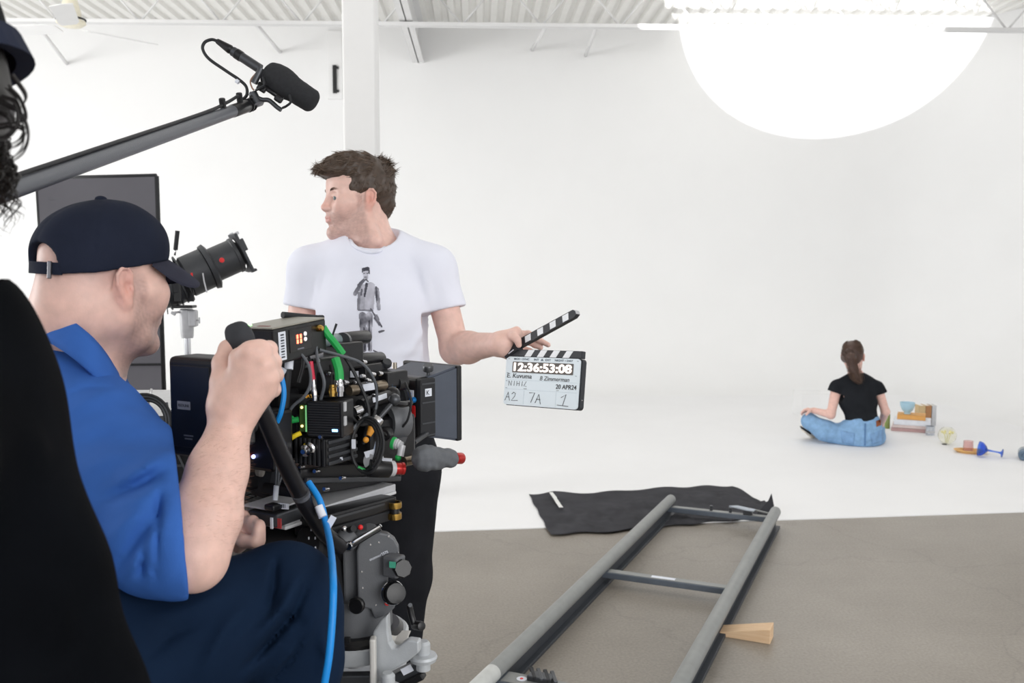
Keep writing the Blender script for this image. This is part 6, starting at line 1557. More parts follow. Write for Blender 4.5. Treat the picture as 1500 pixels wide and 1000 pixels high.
# ------------------------------------------------------------------ aluminium mount and dolly under the head
def dolly():
    base = at(530, 1000, 1.66); base.z = 0
    T = thing('camera_dolly', 'aluminium camera mount and dolly with levelling knobs under the tripod head', 'dolly', base)
    P = lambda mb, n, m, par=T: mb.build(n, m, par, True)
    M_cast = mat('cast_aluminium', srgb(186, 190, 194), .42, .2, .06, 30, .1, 300)
    c = at(520, 925, 1.64)
    P(MB().lathe(c+V((0, 0, -.012)), (0, 0, 1), [(.055, -.012), (.093, -.012), (.095, -.008), (.095, .014), (.091, .018), (.055, .018), (.055, -.012)], 56), 'mount_ring', M_cast)
    P(MB(fr(509, 937, 1.535, 0)).box((0, 0, 0), (.010, .006, .010), bev=.001), 'ring_notch', M_blk)
    P(MB().lathe(c+V((0, 0, -.06)), (0, 0, 1), [(0, 0), (.02, 0), (.024, .02), (.02, .05), (0, .05)], 20), 'tie_down', M_alu)
    # upright web plates
    s = 1.60/F_PX
    def plate(pts, d, yaw, th, m=M_cast, name='web_plate'):
        cx_ = sum(p[0] for p in pts)/len(pts); cy_ = sum(p[1] for p in pts)/len(pts); f = fr(cx_, cy_, d, yaw)
        k = d/F_PX
        o = P(MB(f @ Matrix.Rotation(PI/2, 4, 'X')).prism([((x-cx_)*k/max(.3, math.cos(R(yaw))), -(y-cy_)*k) for x, y in pts], th, Matrix.Translation((0, 0, -th/2))), name, m)
        b = o.modifiers.new('bevel', 'BEVEL'); b.width = .003; b.segments = 2; b.limit_method = 'ANGLE'; return o
    plate([(548, 925), (562, 903), (570, 897), (571, 925), (573, 938), (578, 946), (584, 946), (592, 938), (600, 932), (616, 933), (616, 950), (598, 966), (575, 980), (553, 1004), (548, 1004)], 1.535, 12, .018)
    plate([(573, 925), (582, 930), (600, 930), (594, 938), (585, 945), (578, 945), (573, 936)], 1.60, 5, .05, mat('cast_aluminium_light', srgb(206, 204, 200), .5, .2, .05), 'scoop_wall')
    P(MB(fr(547, 985, 1.515, 0)).box((0, 0, 0), (.010, .02, .12), bev=.003), 'upright_rib', mat('cast_aluminium_light', srgb(206, 204, 200), .5, .2, .05))
    P(MB(fr(525, 970, 1.66, 0)).box((0, 0, -.03), (.16, .18, .02), bev=.003), 'deck_plate', M_cast); P(MB(fr(505, 990, 1.56, 0)).box((0, 0, -.01), (.09, .02, .03), bev=.003), 'deck_lip', M_gun)
    for (x, y, d) in ((620, 955, 1.56), (568, 1002, 1.50)):
        q = at(x, y, d); kk = P(MB().lathe(q+V((0, 0, -.03)), (0, 0, 1), [(0, 0), (.012, 0), (.012, .012), (.022, .016), (.024, .022), (.022, .026), (.012, .028), (.012, .045), (.008, .05), (0, .05)], 26), 'levelling_knob', M_cast)
    P(MB(fr(596, 985, 1.60, 12, 0, -30)).box((0, 0, 0), (.075, .03, .022), bev=.003), 'side_arm', M_gun); P(MB(fr(600, 975, 1.59, 12, 0, -30)).box((0, -.016, .0), (.02, .002, .012)), 'side_label', M_lbl)
    P(MB(fr(600, 998, 1.585, 12, 0, -30)).box((0, 0, 0), (.06, .02, .012), bev=.003), 'black_clamp', M_blk)
    # column, chassis, seat and wheels below the frame
    ctr = at(530, 1000, 1.66)
    P(MB().cyl((ctr.x, ctr.y, .30), (ctr.x, ctr.y, ctr.z-.05), .075, n=28), 'lift_column', M_gun)
    P(MB().box((ctr.x-.12, ctr.y-.1, .22), (1.0, .62, .16), bev=.03), 'chassis', M_dkg)
    hp_ = OPER['hip']
    P(MB().box((hp_.x, hp_.y-.02, hp_.z-.265), (.36, .34, .07), bev=.025), 'seat', M_blk2); P(MB().cyl((hp_.x, hp_.y, .28), (hp_.x, hp_.y, hp_.z-.28), .03, n=18), 'seat_post', M_alu)
    for a in (OPER['aR'], OPER['aL']):
        z = a.z-.103; P(MB().box((a.x+.05, a.y+.05, z-.014), (.16, .26, .02), bev=.006), 'foot_rest', M_gun); P(MB().cyl((a.x+.05, a.y+.05, .26), (a.x+.05, a.y+.05, z-.02), .016, n=12), 'foot_rest_post', M_alu)
    for sx in (-1, 1):
        for sy in (-1, 1):
            q = V((ctr.x-.12+sx*.44, ctr.y-.1+sy*.30, .085)); P(MB().cyl(q+V((0, -.03, 0)), q+V((0, .03, 0)), .085, n=26, bev=.01), 'wheel', M_blk2)
dolly()
# ================================================================== clapper slate
def slate():
    C = at(793.6, 559.7, 2.40)
    M = (Matrix.Rotation(-.717, 4, 'Z') @ Matrix.Rotation(-.160, 4, 'X') @ Matrix.Rotation(-.034, 4, 'Y')); 
    W, Hh = .239, .128
    T = thing('clapper_slate', 'white digital clapperboard with raised striped stick held by the standing man', 'slate', C, M)
    P = lambda mb, n, m, par=T: mb.build(n, m, par)
    XZ = Matrix.Rotation(PI/2, 4, 'X')                   # local xy of a print -> board face (x right, z up), facing -y
    M_board = mat('white_acrylic', srgb(226, 236, 243), .3, 0, .01, 5); M_k = mat('slate_black', srgb(38, 40, 46), .45, 0, .08)
    P(MB().prism(rrect(W, Hh, .008), .005, Matrix.Translation((0, 0, 0)) @ XZ), 'board_face', M_board)
    P(MB().prism(rrect(W+.004, Hh+.002, .009), .017, Matrix.Translation((.003, .0172, -.001)) @ XZ), 'board_back', M_k)
    def txt(s, x, z, size, m, sx=1.0, bold=0, sh=0, al='LEFT', name='lettering'):
        return text_mesh(name, s, size, Matrix.Translation((x, -.0054, z)) @ XZ, m, T, False, ext=.0002, shear=sh, align=al, bold=bold, sx=sx)
    M_pk = mat('slate_print', srgb(96, 108, 122), .7); M_hw = mat('marker_ink', srgb(58, 58, 60), .7)
    # time-code window
    P(MB().prism(rrect(.197, .0290, .002), .0012, Matrix.Translation((.002, -.0046, .0365)) @ XZ), 'display_window', mat('display_grey', srgb(88, 82, 78), .3))
    dm = mat('lit_digits', (1, .93, .88), .5, emit=(1, .82, .74), estr=.75)
    def fit(o, xa, xb, za=None, zb=None):
        xs = [v.co.x for v in o.data.vertices]; zs = [v.co.z for v in o.data.vertices]; x0_, x1_, z0_, z1_ = min(xs), max(xs), min(zs), max(zs)
        for v in o.data.vertices:
            v.co.x = xa+(v.co.x-x0_)/(x1_-x0_)*(xb-xa)
            if za is not None: v.co.z = za+(v.co.z-z0_)/(z1_-z0_)*(zb-za)
        return o
    d = fit(txt('12:36:53:08', -.002, .0190, .0335, dm, bold=.0012, al='CENTER', name='time_code'), -.092, .0965, .0255, .0490); d.location.y = -.0008
    for s_, xa, xb in (('MOS • SYNC', -.093, -.042), ('INT  ▲  EXT', -.026, .028), ('NIGHT • DAY', .041, .098)): fit(txt(s_, xa, .0555, .0075, M_pk, bold=.0001), xa, xb)
    for x, z in ((-.110, .058), (.113, .058), (-.112, .0205), (.110, .0200), (-.113, -.001), (-.113, -.020)): P(MB().box((x, -.0052, z), (.005, .0004, .0011)), 'corner_tick', M_pk)
    # handwriting
    fit(txt('E. Kuvuma', -.1135, .008, .0155, M_hw, bold=.0001, sh=.12, name='handwriting'), -.1130, -.030, .0075, .0195); fit(txt('B Zimmerman', -.003, .006, .0150, M_hw, sh=.2, name='handwriting'), -.003, .0905, .0045, .0155)
    def strokes(name, polys, r=.0010):
        for pl in polys: MB().tube([V((x, -.0052, z)) for x, z in pl], r, 6).build(name, M_hw, T)
    def S(x, z, sx_, sz_, pts): return [(x+a*sx_, z+b*sz_) for a, b in pts]
    N_ = [[(0, 0), (0, 1), (.55, 0), (.6, 1)], [(1.15, 0), (1.2, 1)], [(1.75, 0), (1.75, 1)], [(2.25, 0), (2.3, 1)], [(1.75, .5), (2.27, .5)], [(2.85, 0), (2.9, 1)], [(3.75, 1), (3.25, .05), (3.85, .0)]]
    strokes('handwriting', [S(-.1055, -.0135, .0157, .0130, p) for p in N_], .0006); strokes('handwriting', [[(-.054, -.0195), (-.044, -.0198)]], .0006)
    fit(txt('20 APR24', .05, -.0145, .0165, M_hw, bold=.0002, sh=.05, name='handwriting'), .0495, .1140, -.0150, -.0030)
    strokes('handwriting', [[(.052, -.0195), (.060, -.0188)]], .0005)
    strokes('handwriting', [S(-.1145, -.0535, .030, .0235, p) for p in ([(0, 0), (.32, .95), (.52, 0)], [(.1, .38), (.45, .42)])] + [S(-.094, -.0535, .030, .0235, [(.05, .75), (.25, .98), (.45, .85), (.40, .55), (.05, .02), (.75, .08)])], .0008)
    strokes('handwriting', [S(-.034, -.0545, .032, .0265, p) for p in ([(0, .95), (.55, .98), (.2, 0)], [(.65, 0), (.98, .85), (1.2, -.1)], [(.75, .35), (1.15, .35)])], .0009)
    strokes('handwriting', [S(.0573, -.0575, .044, .0295, p) for p in ([(.25, .72), (.6, 1.0), (.40, .05)], [(0, .05), (.8, .0)])], .0008)
    for (a, b, c_, d_) in ((-.118, .001, .118, .0006), (-.118, -.0335, .118, .0006)): P(MB().box((0, -.0051, .0025 if b > 0 else -.0225), (.232, .0003, .0007)), 'ruled_line', mat('faint_rule', srgb(190, 204, 214), .6))
    for x in (-.052, .052): P(MB().box((x, -.0051, -.0425), (.0007, .0003, .038)), 'ruled_line', MATS['faint_rule'])
    P(MB().ball((.1235, .008, -.040), .0022, n=8), 'side_screw', M_chr)
    # lower clap bar
    zt = Hh/2
    def bar(M_, L, hh, par, start, n, sw, lean, first):
        b = MB(M_).box((L/2, .004, hh/2), (L, .017, hh), bev=.002).build('bar', M_k, par)
        for i in range(n):
            x = first+i*sw*2.0
            pts = [(x, .0008), (x+sw, .0008), (x+sw+lean, hh-.0008), (x+lean, hh-.0008)]
            MB(M_).prism(pts, .0006, Matrix.Translation((0, -.0046, 0)) @ XZ).build('white_stripe', mat('white_paint_stripe', srgb(238, 240, 244), .5), b)
        return b
    bar(Matrix.Translation((-W/2-.002, 0, zt+.0005)), W+.006, .0195, T, 0, 4, .0205, .0125, .062)
    # raised upper stick hinged at the left
    Mh = Matrix.Translation((-W/2+.012, 0, zt+.022)) @ Matrix.Rotation(R(-25), 4, 'Y')
    b = MB(Mh).prism([(-.03, -.010), (.214, -.008), (.224, -.003), (.224, .006), (.218, .0125), (-.03, .0125)], .017, Matrix.Translation((0, .0125, 0)) @ XZ).build('clap_stick', M_k, T)
    for i in range(4):
        x = .050+i*.043
        MB(Mh).prism([(x, -.006), (x+.019, -.006), (x+.024, .0105), (x+.004, .0105)], .0006, Matrix.Translation((0, -.0046, 0)) @ XZ).build('white_stripe', MATS['white_paint_stripe'], b)
    MB(Mh).prism([(.218, -.003), (.2245, -.002), (.2245, .007), (.220, .0115)], .0165, Matrix.Translation((.0006, .0122, 0)) @ XZ).build('end_cap', M_alu, b)
    hb = MB(Matrix.Translation((-W/2+.012, 0, zt+.018)) @ Matrix.Rotation(R(-30), 4, 'Y')).box((0, .004, .002), (.052, .024, .034), bev=.004).build('hinge_block', M_k, T)
    MB(Matrix.Translation((-W/2+.012, -.0086, zt+.012)) @ Matrix.Rotation(R(-34), 4, 'Y')).box((.004, 0, -.002), (.020, .0006, .0026)).build('hinge_print', M_lbl, hb)
slate()
# ================================================================== boom pole and microphone
def boom():
    A = POLE_A+(POLE_B-POLE_A)*-.75; B = POLE_B; u = (B-A).normalized()
    M_cf = bpy.data.materials.new('carbon_fibre'); M_cf.use_nodes = True; nt = M_cf.node_tree; b = nt.nodes['Principled BSDF']
    tc = nt.nodes.new('ShaderNodeTexCoord'); ck = nt.nodes.new('ShaderNodeTexChecker'); ck.inputs['Scale'].default_value = 640; ck.inputs['Color1'].default_value = (*srgb(72, 75, 81), 1); ck.inputs['Color2'].default_value = (*srgb(112, 115, 122), 1)
    nt.links.new(tc.outputs['Object'], ck.inputs['Vector']); nt.links.new(ck.outputs['Color'], b.inputs['Base Color']); b.inputs['Roughness'].default_value = .4; b.inputs['Metallic'].default_value = .2
    M_ = frame(u, (0, 0, 1), A); L = (B-A).length
    T = thing('boom_pole', 'long carbon boom pole with taped cable reaching in from the left', 'boom pole', A, M_.to_3x3())
    MB().cyl((0, 0, 0), (L*.30, 0, 0), .0132, n=28).build('pole_section', M_cf, T); MB().cyl((L*.30, 0, 0), (L-.10, 0, 0), .0124, .0124, n=28).build('pole_section', M_cf, T)
    MB().cyl((L-.10, 0, 0), (L-.025, 0, 0), .0132, n=28, bev=.002).build('end_sleeve', M_blk, T); MB().cyl((L-.025, 0, 0), (L+.05, 0, 0), .0100, n=20, bev=.002).build('end_joint', M_gun, T)
    for x in (L-.02, L-.005): MB().lathe((x, 0, 0), (1, 0, 0), [(.0100, 0), (.0145, .001), (.0145, .005), (.0100, .006)], 14, smooth=False).build('joint_ring', M_blk, T)
    MB().cyl((L*.30-.03, 0, 0), (L*.30+.02, 0, 0), .0150, n=24, bev=.003).build('twist_lock', M_blk, T)
    iv = M_.inverted()
    pts = [V((L*.2, 0, .0168)), V((L*.6, 0, .0160)), V((L-.25, .0, .0150)), V((L-.12, 0, .020)), V((L-.06, 0, .025))] + [iv @ at(x, y, 1.985) for x, y in ((352, 147), (361, 140), (361, 128), (352, 118), (330, 103), (306, 86), (297, 72), (300, 62), (310, 58), (318, 60))]
    MB().tube(spline(pts, 8), .0034, 10).build('microphone_cable', M_cab, T)
    p = iv @ at(346, 118, 1.983); q = iv @ at(350, 121, 1.983); MB().cyl(p, q, .0046, n=10).build('cable_marker', M_lbl, T)
    for x in (L-.14, L-.055): MB().box((x, 0, .018), (.010, .012, .028), bev=.003).build('cable_clip', M_blk, T)
    # microphone with foam windscreen in a shock mount
    D = 1.98; m0 = at(318, 60, D); m1 = at(384, 103, D); w0 = at(386, 103, D); w1 = at(463, 152, D)
    MT = thing('shotgun_microphone', 'short microphone in black foam windscreen on the boom tip', 'microphone', (m0+w1)/2)
    P = lambda mb, n, m, par=MT: mb.build(n, m, par, True)
    ax = (m1-m0); Lm = ax.length
    P(MB().lathe(m0, ax, [(0, 0), (.0055, 0), (.0062, .004), (.0095, .030), (.0098, .034), (.0085, .036), (.0085, .042), (0, .042)], 20), 'cable_plug', M_blk)
    P(MB().lathe(m0+ax.normalized()*.040, ax, [(0, 0), (.0105, 0), (.0105, Lm-.045), (0, Lm-.045)], 22), 'microphone_body', M_gun); P(MB().lathe(m0+ax.normalized()*.048, ax, [(.0106, 0), (.0115, .001), (.0115, .014), (.0106, .015)], 22), 'microphone_band', M_blk)
    aw = (w1-w0).normalized(); Lw = (w1-w0).length
    S = Sculpt(); S.cone(w0+aw*.020, w0+aw*.045, .021, .0285, k=.008); S.cone(w0+aw*.030, w1-aw*.016, .0285, .0255, k=.02); nz = Noise(8, 90, 1); S.disp(lambda Q: nz(Q)*.0004)
    S.plane(w1, aw, k=.012); S.plane(w0+aw*.004, -aw, k=.01)
    cloth_mesh(S, .0022, 'foam_windscreen', mat('black_foam', srgb(44, 45, 48), .95, 0, .12, 160, .6, 900), MT)
    P(MB().tube([at(372, 122, D-.02), at(383, 100, D-.02)], .007, 10), 'mount_saddle', M_gun); P(MB().tube([at(379, 122, D-.02), at(414, 146, D-.02)], .0048, 8), 'mount_rail', M_blk)
    for x, y in ((385, 117), (424, 143)):
        P(MB().tube(spline([at(x, y-4, D-.03), at(x+2, y+6, D-.032), at(x-4, y+12, D-.03), at(x-10, y+15, D-.02)], 6), .0026, 8), 'suspension_clip', M_blk2)
    P(MB(fr(408, 145, D-.02, 0, 0, 32)).box((0, 0, 0), (.018, .012, .014), bev=.004), 'rail_end', M_blk); P(MB(fr(383, 130, D-.02, 0, 0, 32)).box((0, 0, 0), (.020, .012, .012), bev=.003), 'rail_end', M_blk)
    P(MB().tube(spline([at(366, 137, D-.01), at(375, 142, D-.01), at(384, 146, D-.01), at(394, 147, D-.01), at(406, 157, D-.01), at(412, 161, D-.01)], 6), .0050, 10), 'mount_arm', M_gun)
    P(MB().tube(spline([at(370, 136, D-.01), at(378, 152, D-.01)], 3), .0095, 12), 'mount_pivot', M_gun); P(MB().ball(at(369, 143, D-.015), .006, n=10), 'pivot_knob', M_blk)
    P(MB().tube(spline([at(376, 106, D-.02), at(367, 118, D-.02), at(369, 128, D-.02), at(372, 132, D-.02)], 5), .0018, 6), 'elastic_loop', mat('tan_cord', srgb(150, 120, 104), .7))
boom()
# ================================================================== dolly track lying on the concrete
M_track = mat('grey_painted_track', srgb(140, 142, 141), .45, .15, .06, 20, .05, 300)
M_tie = mat('blue_grey_steel', srgb(98, 106, 117), .45, .2, .08, 20)
def track():
    zc = .092
    l1 = on_floor(983, 731, zc); l0 = on_floor(716, 988, zc); r1 = on_floor(1136, 749, zc); r0 = on_floor(1000, 1000, zc)
    dl = (l1-l0).normalized(); dr = (r1-r0).normalized(); u = (dl+dr).normalized()
    l0 = l1-u*((l1-l0).dot(u)); r0 = r1-u*((r1-r0).dot(u)); r0 = r0-u*.35; l00 = l0-u*.25
    T = thing('dolly_track', 'grey steel dolly track section with cross ties lying on concrete', 'dolly track', ((l0+r0)/2).to_tuple()[:2]+(0,))
    P = lambda mb, n, m, par=T: mb.build(n, m, par, True)
    side = u.cross(V((0, 0, 1)))
    for a, b in ((l00, l1), (r0, r1)):
        L = (b-a).length
        rail = P(MB().cyl(a, b, .030, n=28, bev=.003), 'rail', M_track)
        F_ = frame(u, (0, 0, 1), (a+b)/2)
        P(MB(F_).box((0, 0, -.050), (L-.02, .010, .06)), 'rail_web', mat('dark_rail_web', srgb(62, 66, 72), .5, .1), rail); P(MB(F_).box((0, 0, -.0845), (L-.02, .058, .014), bev=.002), 'rail_foot', MATS['dark_rail_web'], rail)
    a = l00; P(MB().cyl(l0-u*.25, l0+u*.02, .0305, n=28), 'end_sleeve', mat('pale_sleeve', srgb(196, 198, 196), .45))
    def tie(pl, pr, z, w=.05, h=.028, label=True):
        A = V((pl.x, pl.y, z)); B = V((pr.x, pr.y, z)); F_ = frame(B-A, (0, 0, 1), (A+B)/2); L = (B-A).length
        t = P(MB(F_).box((0, 0, 0), (L, w, h), bev=.003), 'cross_tie', M_tie); P(MB(F_).box((0, 0, h/2+.001), (L-.06, w*.86, .003)), 'tie_top', M_track, t); return t, F_, L
    def onrail(a, b, px, py, z):
        p = on_floor(px, py, z); t = (p-a).dot(u); return a+u*t
    pl = onrail(l0, l1, 876, 838, .055); pr = pl+(r1-l1)-u*((r1-l1).dot(u))
    t, F_, L = tie(pl, pr, .055); P(MB(F_).box((-.02, 0, .0165), (.11, .026, .001)), 'tie_label', M_lbl, t)
    pl = onrail(l0, l1, 972, 744, .055); pr = pl+(r1-l1)-u*((r1-l1).dot(u))
    t, F_, L = tie(pl, pr, .055, .045)
    for x in (-.05, .06): P(MB(F_).cyl((x, 0, .012), (x, 0, .045), .009, n=12), 'bolt', M_gun, t)
    cl = P(MB(F_ @ Matrix.Translation((.15, .0, .045)) @ Matrix.Rotation(R(-22), 4, 'Z')).prism([(-.10, -.02), (.02, -.03), (.06, -.02), (.05, .02), (-.07, .02)], .006), 'clamp_plate', mat('pale_grey_plate', srgb(168, 176, 186), .4, .4), t); P(MB(F_).box((.16, 0, .03), (.05, .04, .035), bev=.004), 'clamp_block', M_gun, t)
    P(MB(F_ @ Matrix.Translation((.22, .01, .04)) @ Matrix.Rotation(R(8), 4, 'Y')).box((0, 0, 0), (.12, .014, .008), bev=.002), 'clamp_lever', M_track, t)
    pl = onrail(l0, l1, 708, 990, .055); pr = pl+(r1-l1)-u*((r1-l1).dot(u))
    t, F_, L = tie(pl, pr, .055, .09)
    P(MB(F_).lathe((-.215, .0, .017), (0, 0, 1), [(0, .001), (.018, .001), (.018, 0)], 20), 'round_sticker', M_lbl, t); P(MB(F_).lathe((-.215, .0, .018), (0, 0, 1), [(0, .001), (.006, .001), (.006, 0)], 14), 'sticker_dot', M_redp, t)
    for k in range(4): P(MB(F_ @ Matrix.Translation((-.185+.026*k, .030, .040)) @ Matrix.Rotation(R(30), 4, 'Z')).box((0, 0, -.010), (.014, .085, .012), bev=.003), 'latch_tooth', M_gun if k % 2 else M_blk2, t)
    P(MB(F_).box((-.15, .02, .025), (.09, .05, .02), bev=.004), 'latch_body', M_gun, t)
    return l0, l1, r0, r1, u
TRK = track()
# ------------------------------------------------------------------ black cloth under the far end of the track
def black_cloth():
    top = [(775, 724), (812, 720.5), (870, 722), (930, 717), (985, 713.5), (1030, 712), (1073, 711.5), (1098, 724), (1118, 738)]
    bot = [(806, 782), (850, 780), (905, 777.5), (950, 773), (1000, 768), (1040, 764), (1080, 761), (1110, 757), (1136, 752)]
    def lerp(P, t):
        i = min(int(t*(len(P)-1)), len(P)-2); f = t*(len(P)-1)-i; return (P[i][0]*(1-f)+P[i+1][0]*f, P[i][1]*(1-f)+P[i+1][1]*f)
    nu, nv = 120, 40; nz = Noise(19, 3.2, 3); n2 = Noise(29, 11, 3, (1, .5, 1)); b = bmesh.new(); g = []
    for i in range(nu+1):
        row = []
        for j in range(nv+1):
            t, s = i/nu, j/nv; (x0, y0), (x1, y1) = lerp(top, t), lerp(bot, t)
            ed = 1.2*math.sin(t*37)*(abs(s-.5)*2)**6
            x = x0*(1-s)+x1*s+0.8*math.sin(s*21)*(abs(t-.5)*2)**8; y = y0*(1-s)+y1*s+ed
            p = on_floor(x, y, .012); q = np.array([[p.x, p.y, 0]], np.float32)
            z = .014+(.008*float(nz(q)[0])+.0085*float(n2(q)[0]))*min(1, 6*s*(1-s), 12*t*(1-t))
            z += .055*max(0, 1-math.hypot((x-1128)/14, (y-738)/16))        # raised corner
            row.append(b.verts.new((p.x, p.y, max(.0095, z))))
        g.append(row)
    for i in range(nu):
        for j in range(nv): f = b.faces.new((g[i][j], g[i][j+1], g[i+1][j+1], g[i+1][j])); f.smooth = True
    bmesh.ops.recalc_face_normals(b, faces=b.faces[:])
    me = bpy.data.meshes.new('black_cloth'); b.to_mesh(me); b.free()
    c = on_floor(940, 748)
    T = thing('black_cloth', 'rumpled black cloth spread under the far end of the track', 'cloth', c)
    o = link_mesh('fabric', me, cloth('black_duvetyne', srgb(64, 64, 68), .22, .5, 300, scale=5), T, True); s = o.modifiers.new('thickness', 'SOLIDIFY'); s.thickness = .003
    # standing flap at the right corner
    fl = []
    S = [(1108, 752), (1118, 741), (1126, 733), (1131, 723), (1134, 741), (1128, 750)]
    mb = MB(); pts = [on_floor(x, 752, .02) for x, y in S]
    base = on_floor(1120, 752, .015); fr_ = V((1, 0, 0)); k = (CAM_R.inverted() @ (base-CAM_O)).z*-1/F_PX
    mb.prism([((x-1120)*k, (752-y)*k) for x, y in S], .006, Matrix.Translation(base) @ Matrix.Rotation(R(80), 4, 'X')); mb.build('turned_corner', MATS['black_duvetyne'], o, True)
    # strip of white tape
    a = [(807, 721), (813, 729), (818, 737), (822, 742.5)]; mb = MB()
    for (x0, y0), (x1, y1) in zip(a, a[1:]):
        mb.quad([on_floor(x0-2.6, y0, .040), on_floor(x0+2.6, y0, .040), on_floor(x1+3, y1, .040), on_floor(x1-3, y1, .040)])
    t = mb.build('white_tape', mat('white_tape', srgb(228, 228, 226), .7), o, True); s = t.modifiers.new('thickness', 'SOLIDIFY'); s.thickness = .002
black_cloth()
# ------------------------------------------------------------------ wooden wedge under the right rail
def wedge():
    p0 = on_floor(1050, 931); p1 = on_floor(1128, 944)
    x = (p1-p0); L = x.length; F_ = frame(x, (0, 0, 1), p0); w = .085
    mb = MB(); h = .062
    vs_ = [(-.006, -.0, 0), (L, 0, 0), (L, w, 0), (-.006, w, 0), (-.006, 0, .014), (L, 0, h), (L, w, h), (-.006, w, .014)]
    for q in ((0, 1, 5, 4), (1, 2, 6, 5), (2, 3, 7, 6), (3, 0, 4, 7), (4, 5, 6, 7), (0, 3, 2, 1)): mb.quad([vs_[i] for i in q])
    m = bpy.data.materials.new('pine_wood'); m.use_nodes = True; nt = m.node_tree; b = nt.nodes['Principled BSDF']; tc = nt.nodes.new('ShaderNodeTexCoord'); mp = nt.nodes.new('ShaderNodeMapping'); mp.inputs['Scale'].default_value = (6, 60, 60)
    no = nt.nodes.new('ShaderNodeTexNoise'); no.inputs['Scale'].default_value = 1.5; no.inputs['Detail'].default_value = 5; rp = nt.nodes.new('ShaderNodeValToRGB'); rp.color_ramp.elements[0].color = (*srgb(212, 172, 130), 1); rp.color_ramp.elements[1].color = (*srgb(240, 212, 178), 1)
    nt.links.new(tc.outputs['Object'], mp.inputs['Vector']); nt.links.new(mp.outputs['Vector'], no.inputs['Vector']); nt.links.new(no.outputs['Fac'], rp.inputs['Fac']); nt.links.new(rp.outputs['Color'], b.inputs['Base Color']); b.inputs['Roughness'].default_value = .6
    mb.bm.verts.ensure_lookup_table(); bmesh.ops.remove_doubles(mb.bm, verts=mb.bm.verts[:], dist=1e-5)
    o = mb.build('wooden_wedge', m); o.matrix_basis = F_; ROOTM[o.name] = F_.copy(); bv = o.modifiers.new('bevel', 'BEVEL'); bv.width = .003; bv.segments = 2
    props(o, 'pale wooden wedge pushed under the right rail of the track', 'wedge')
wedge()
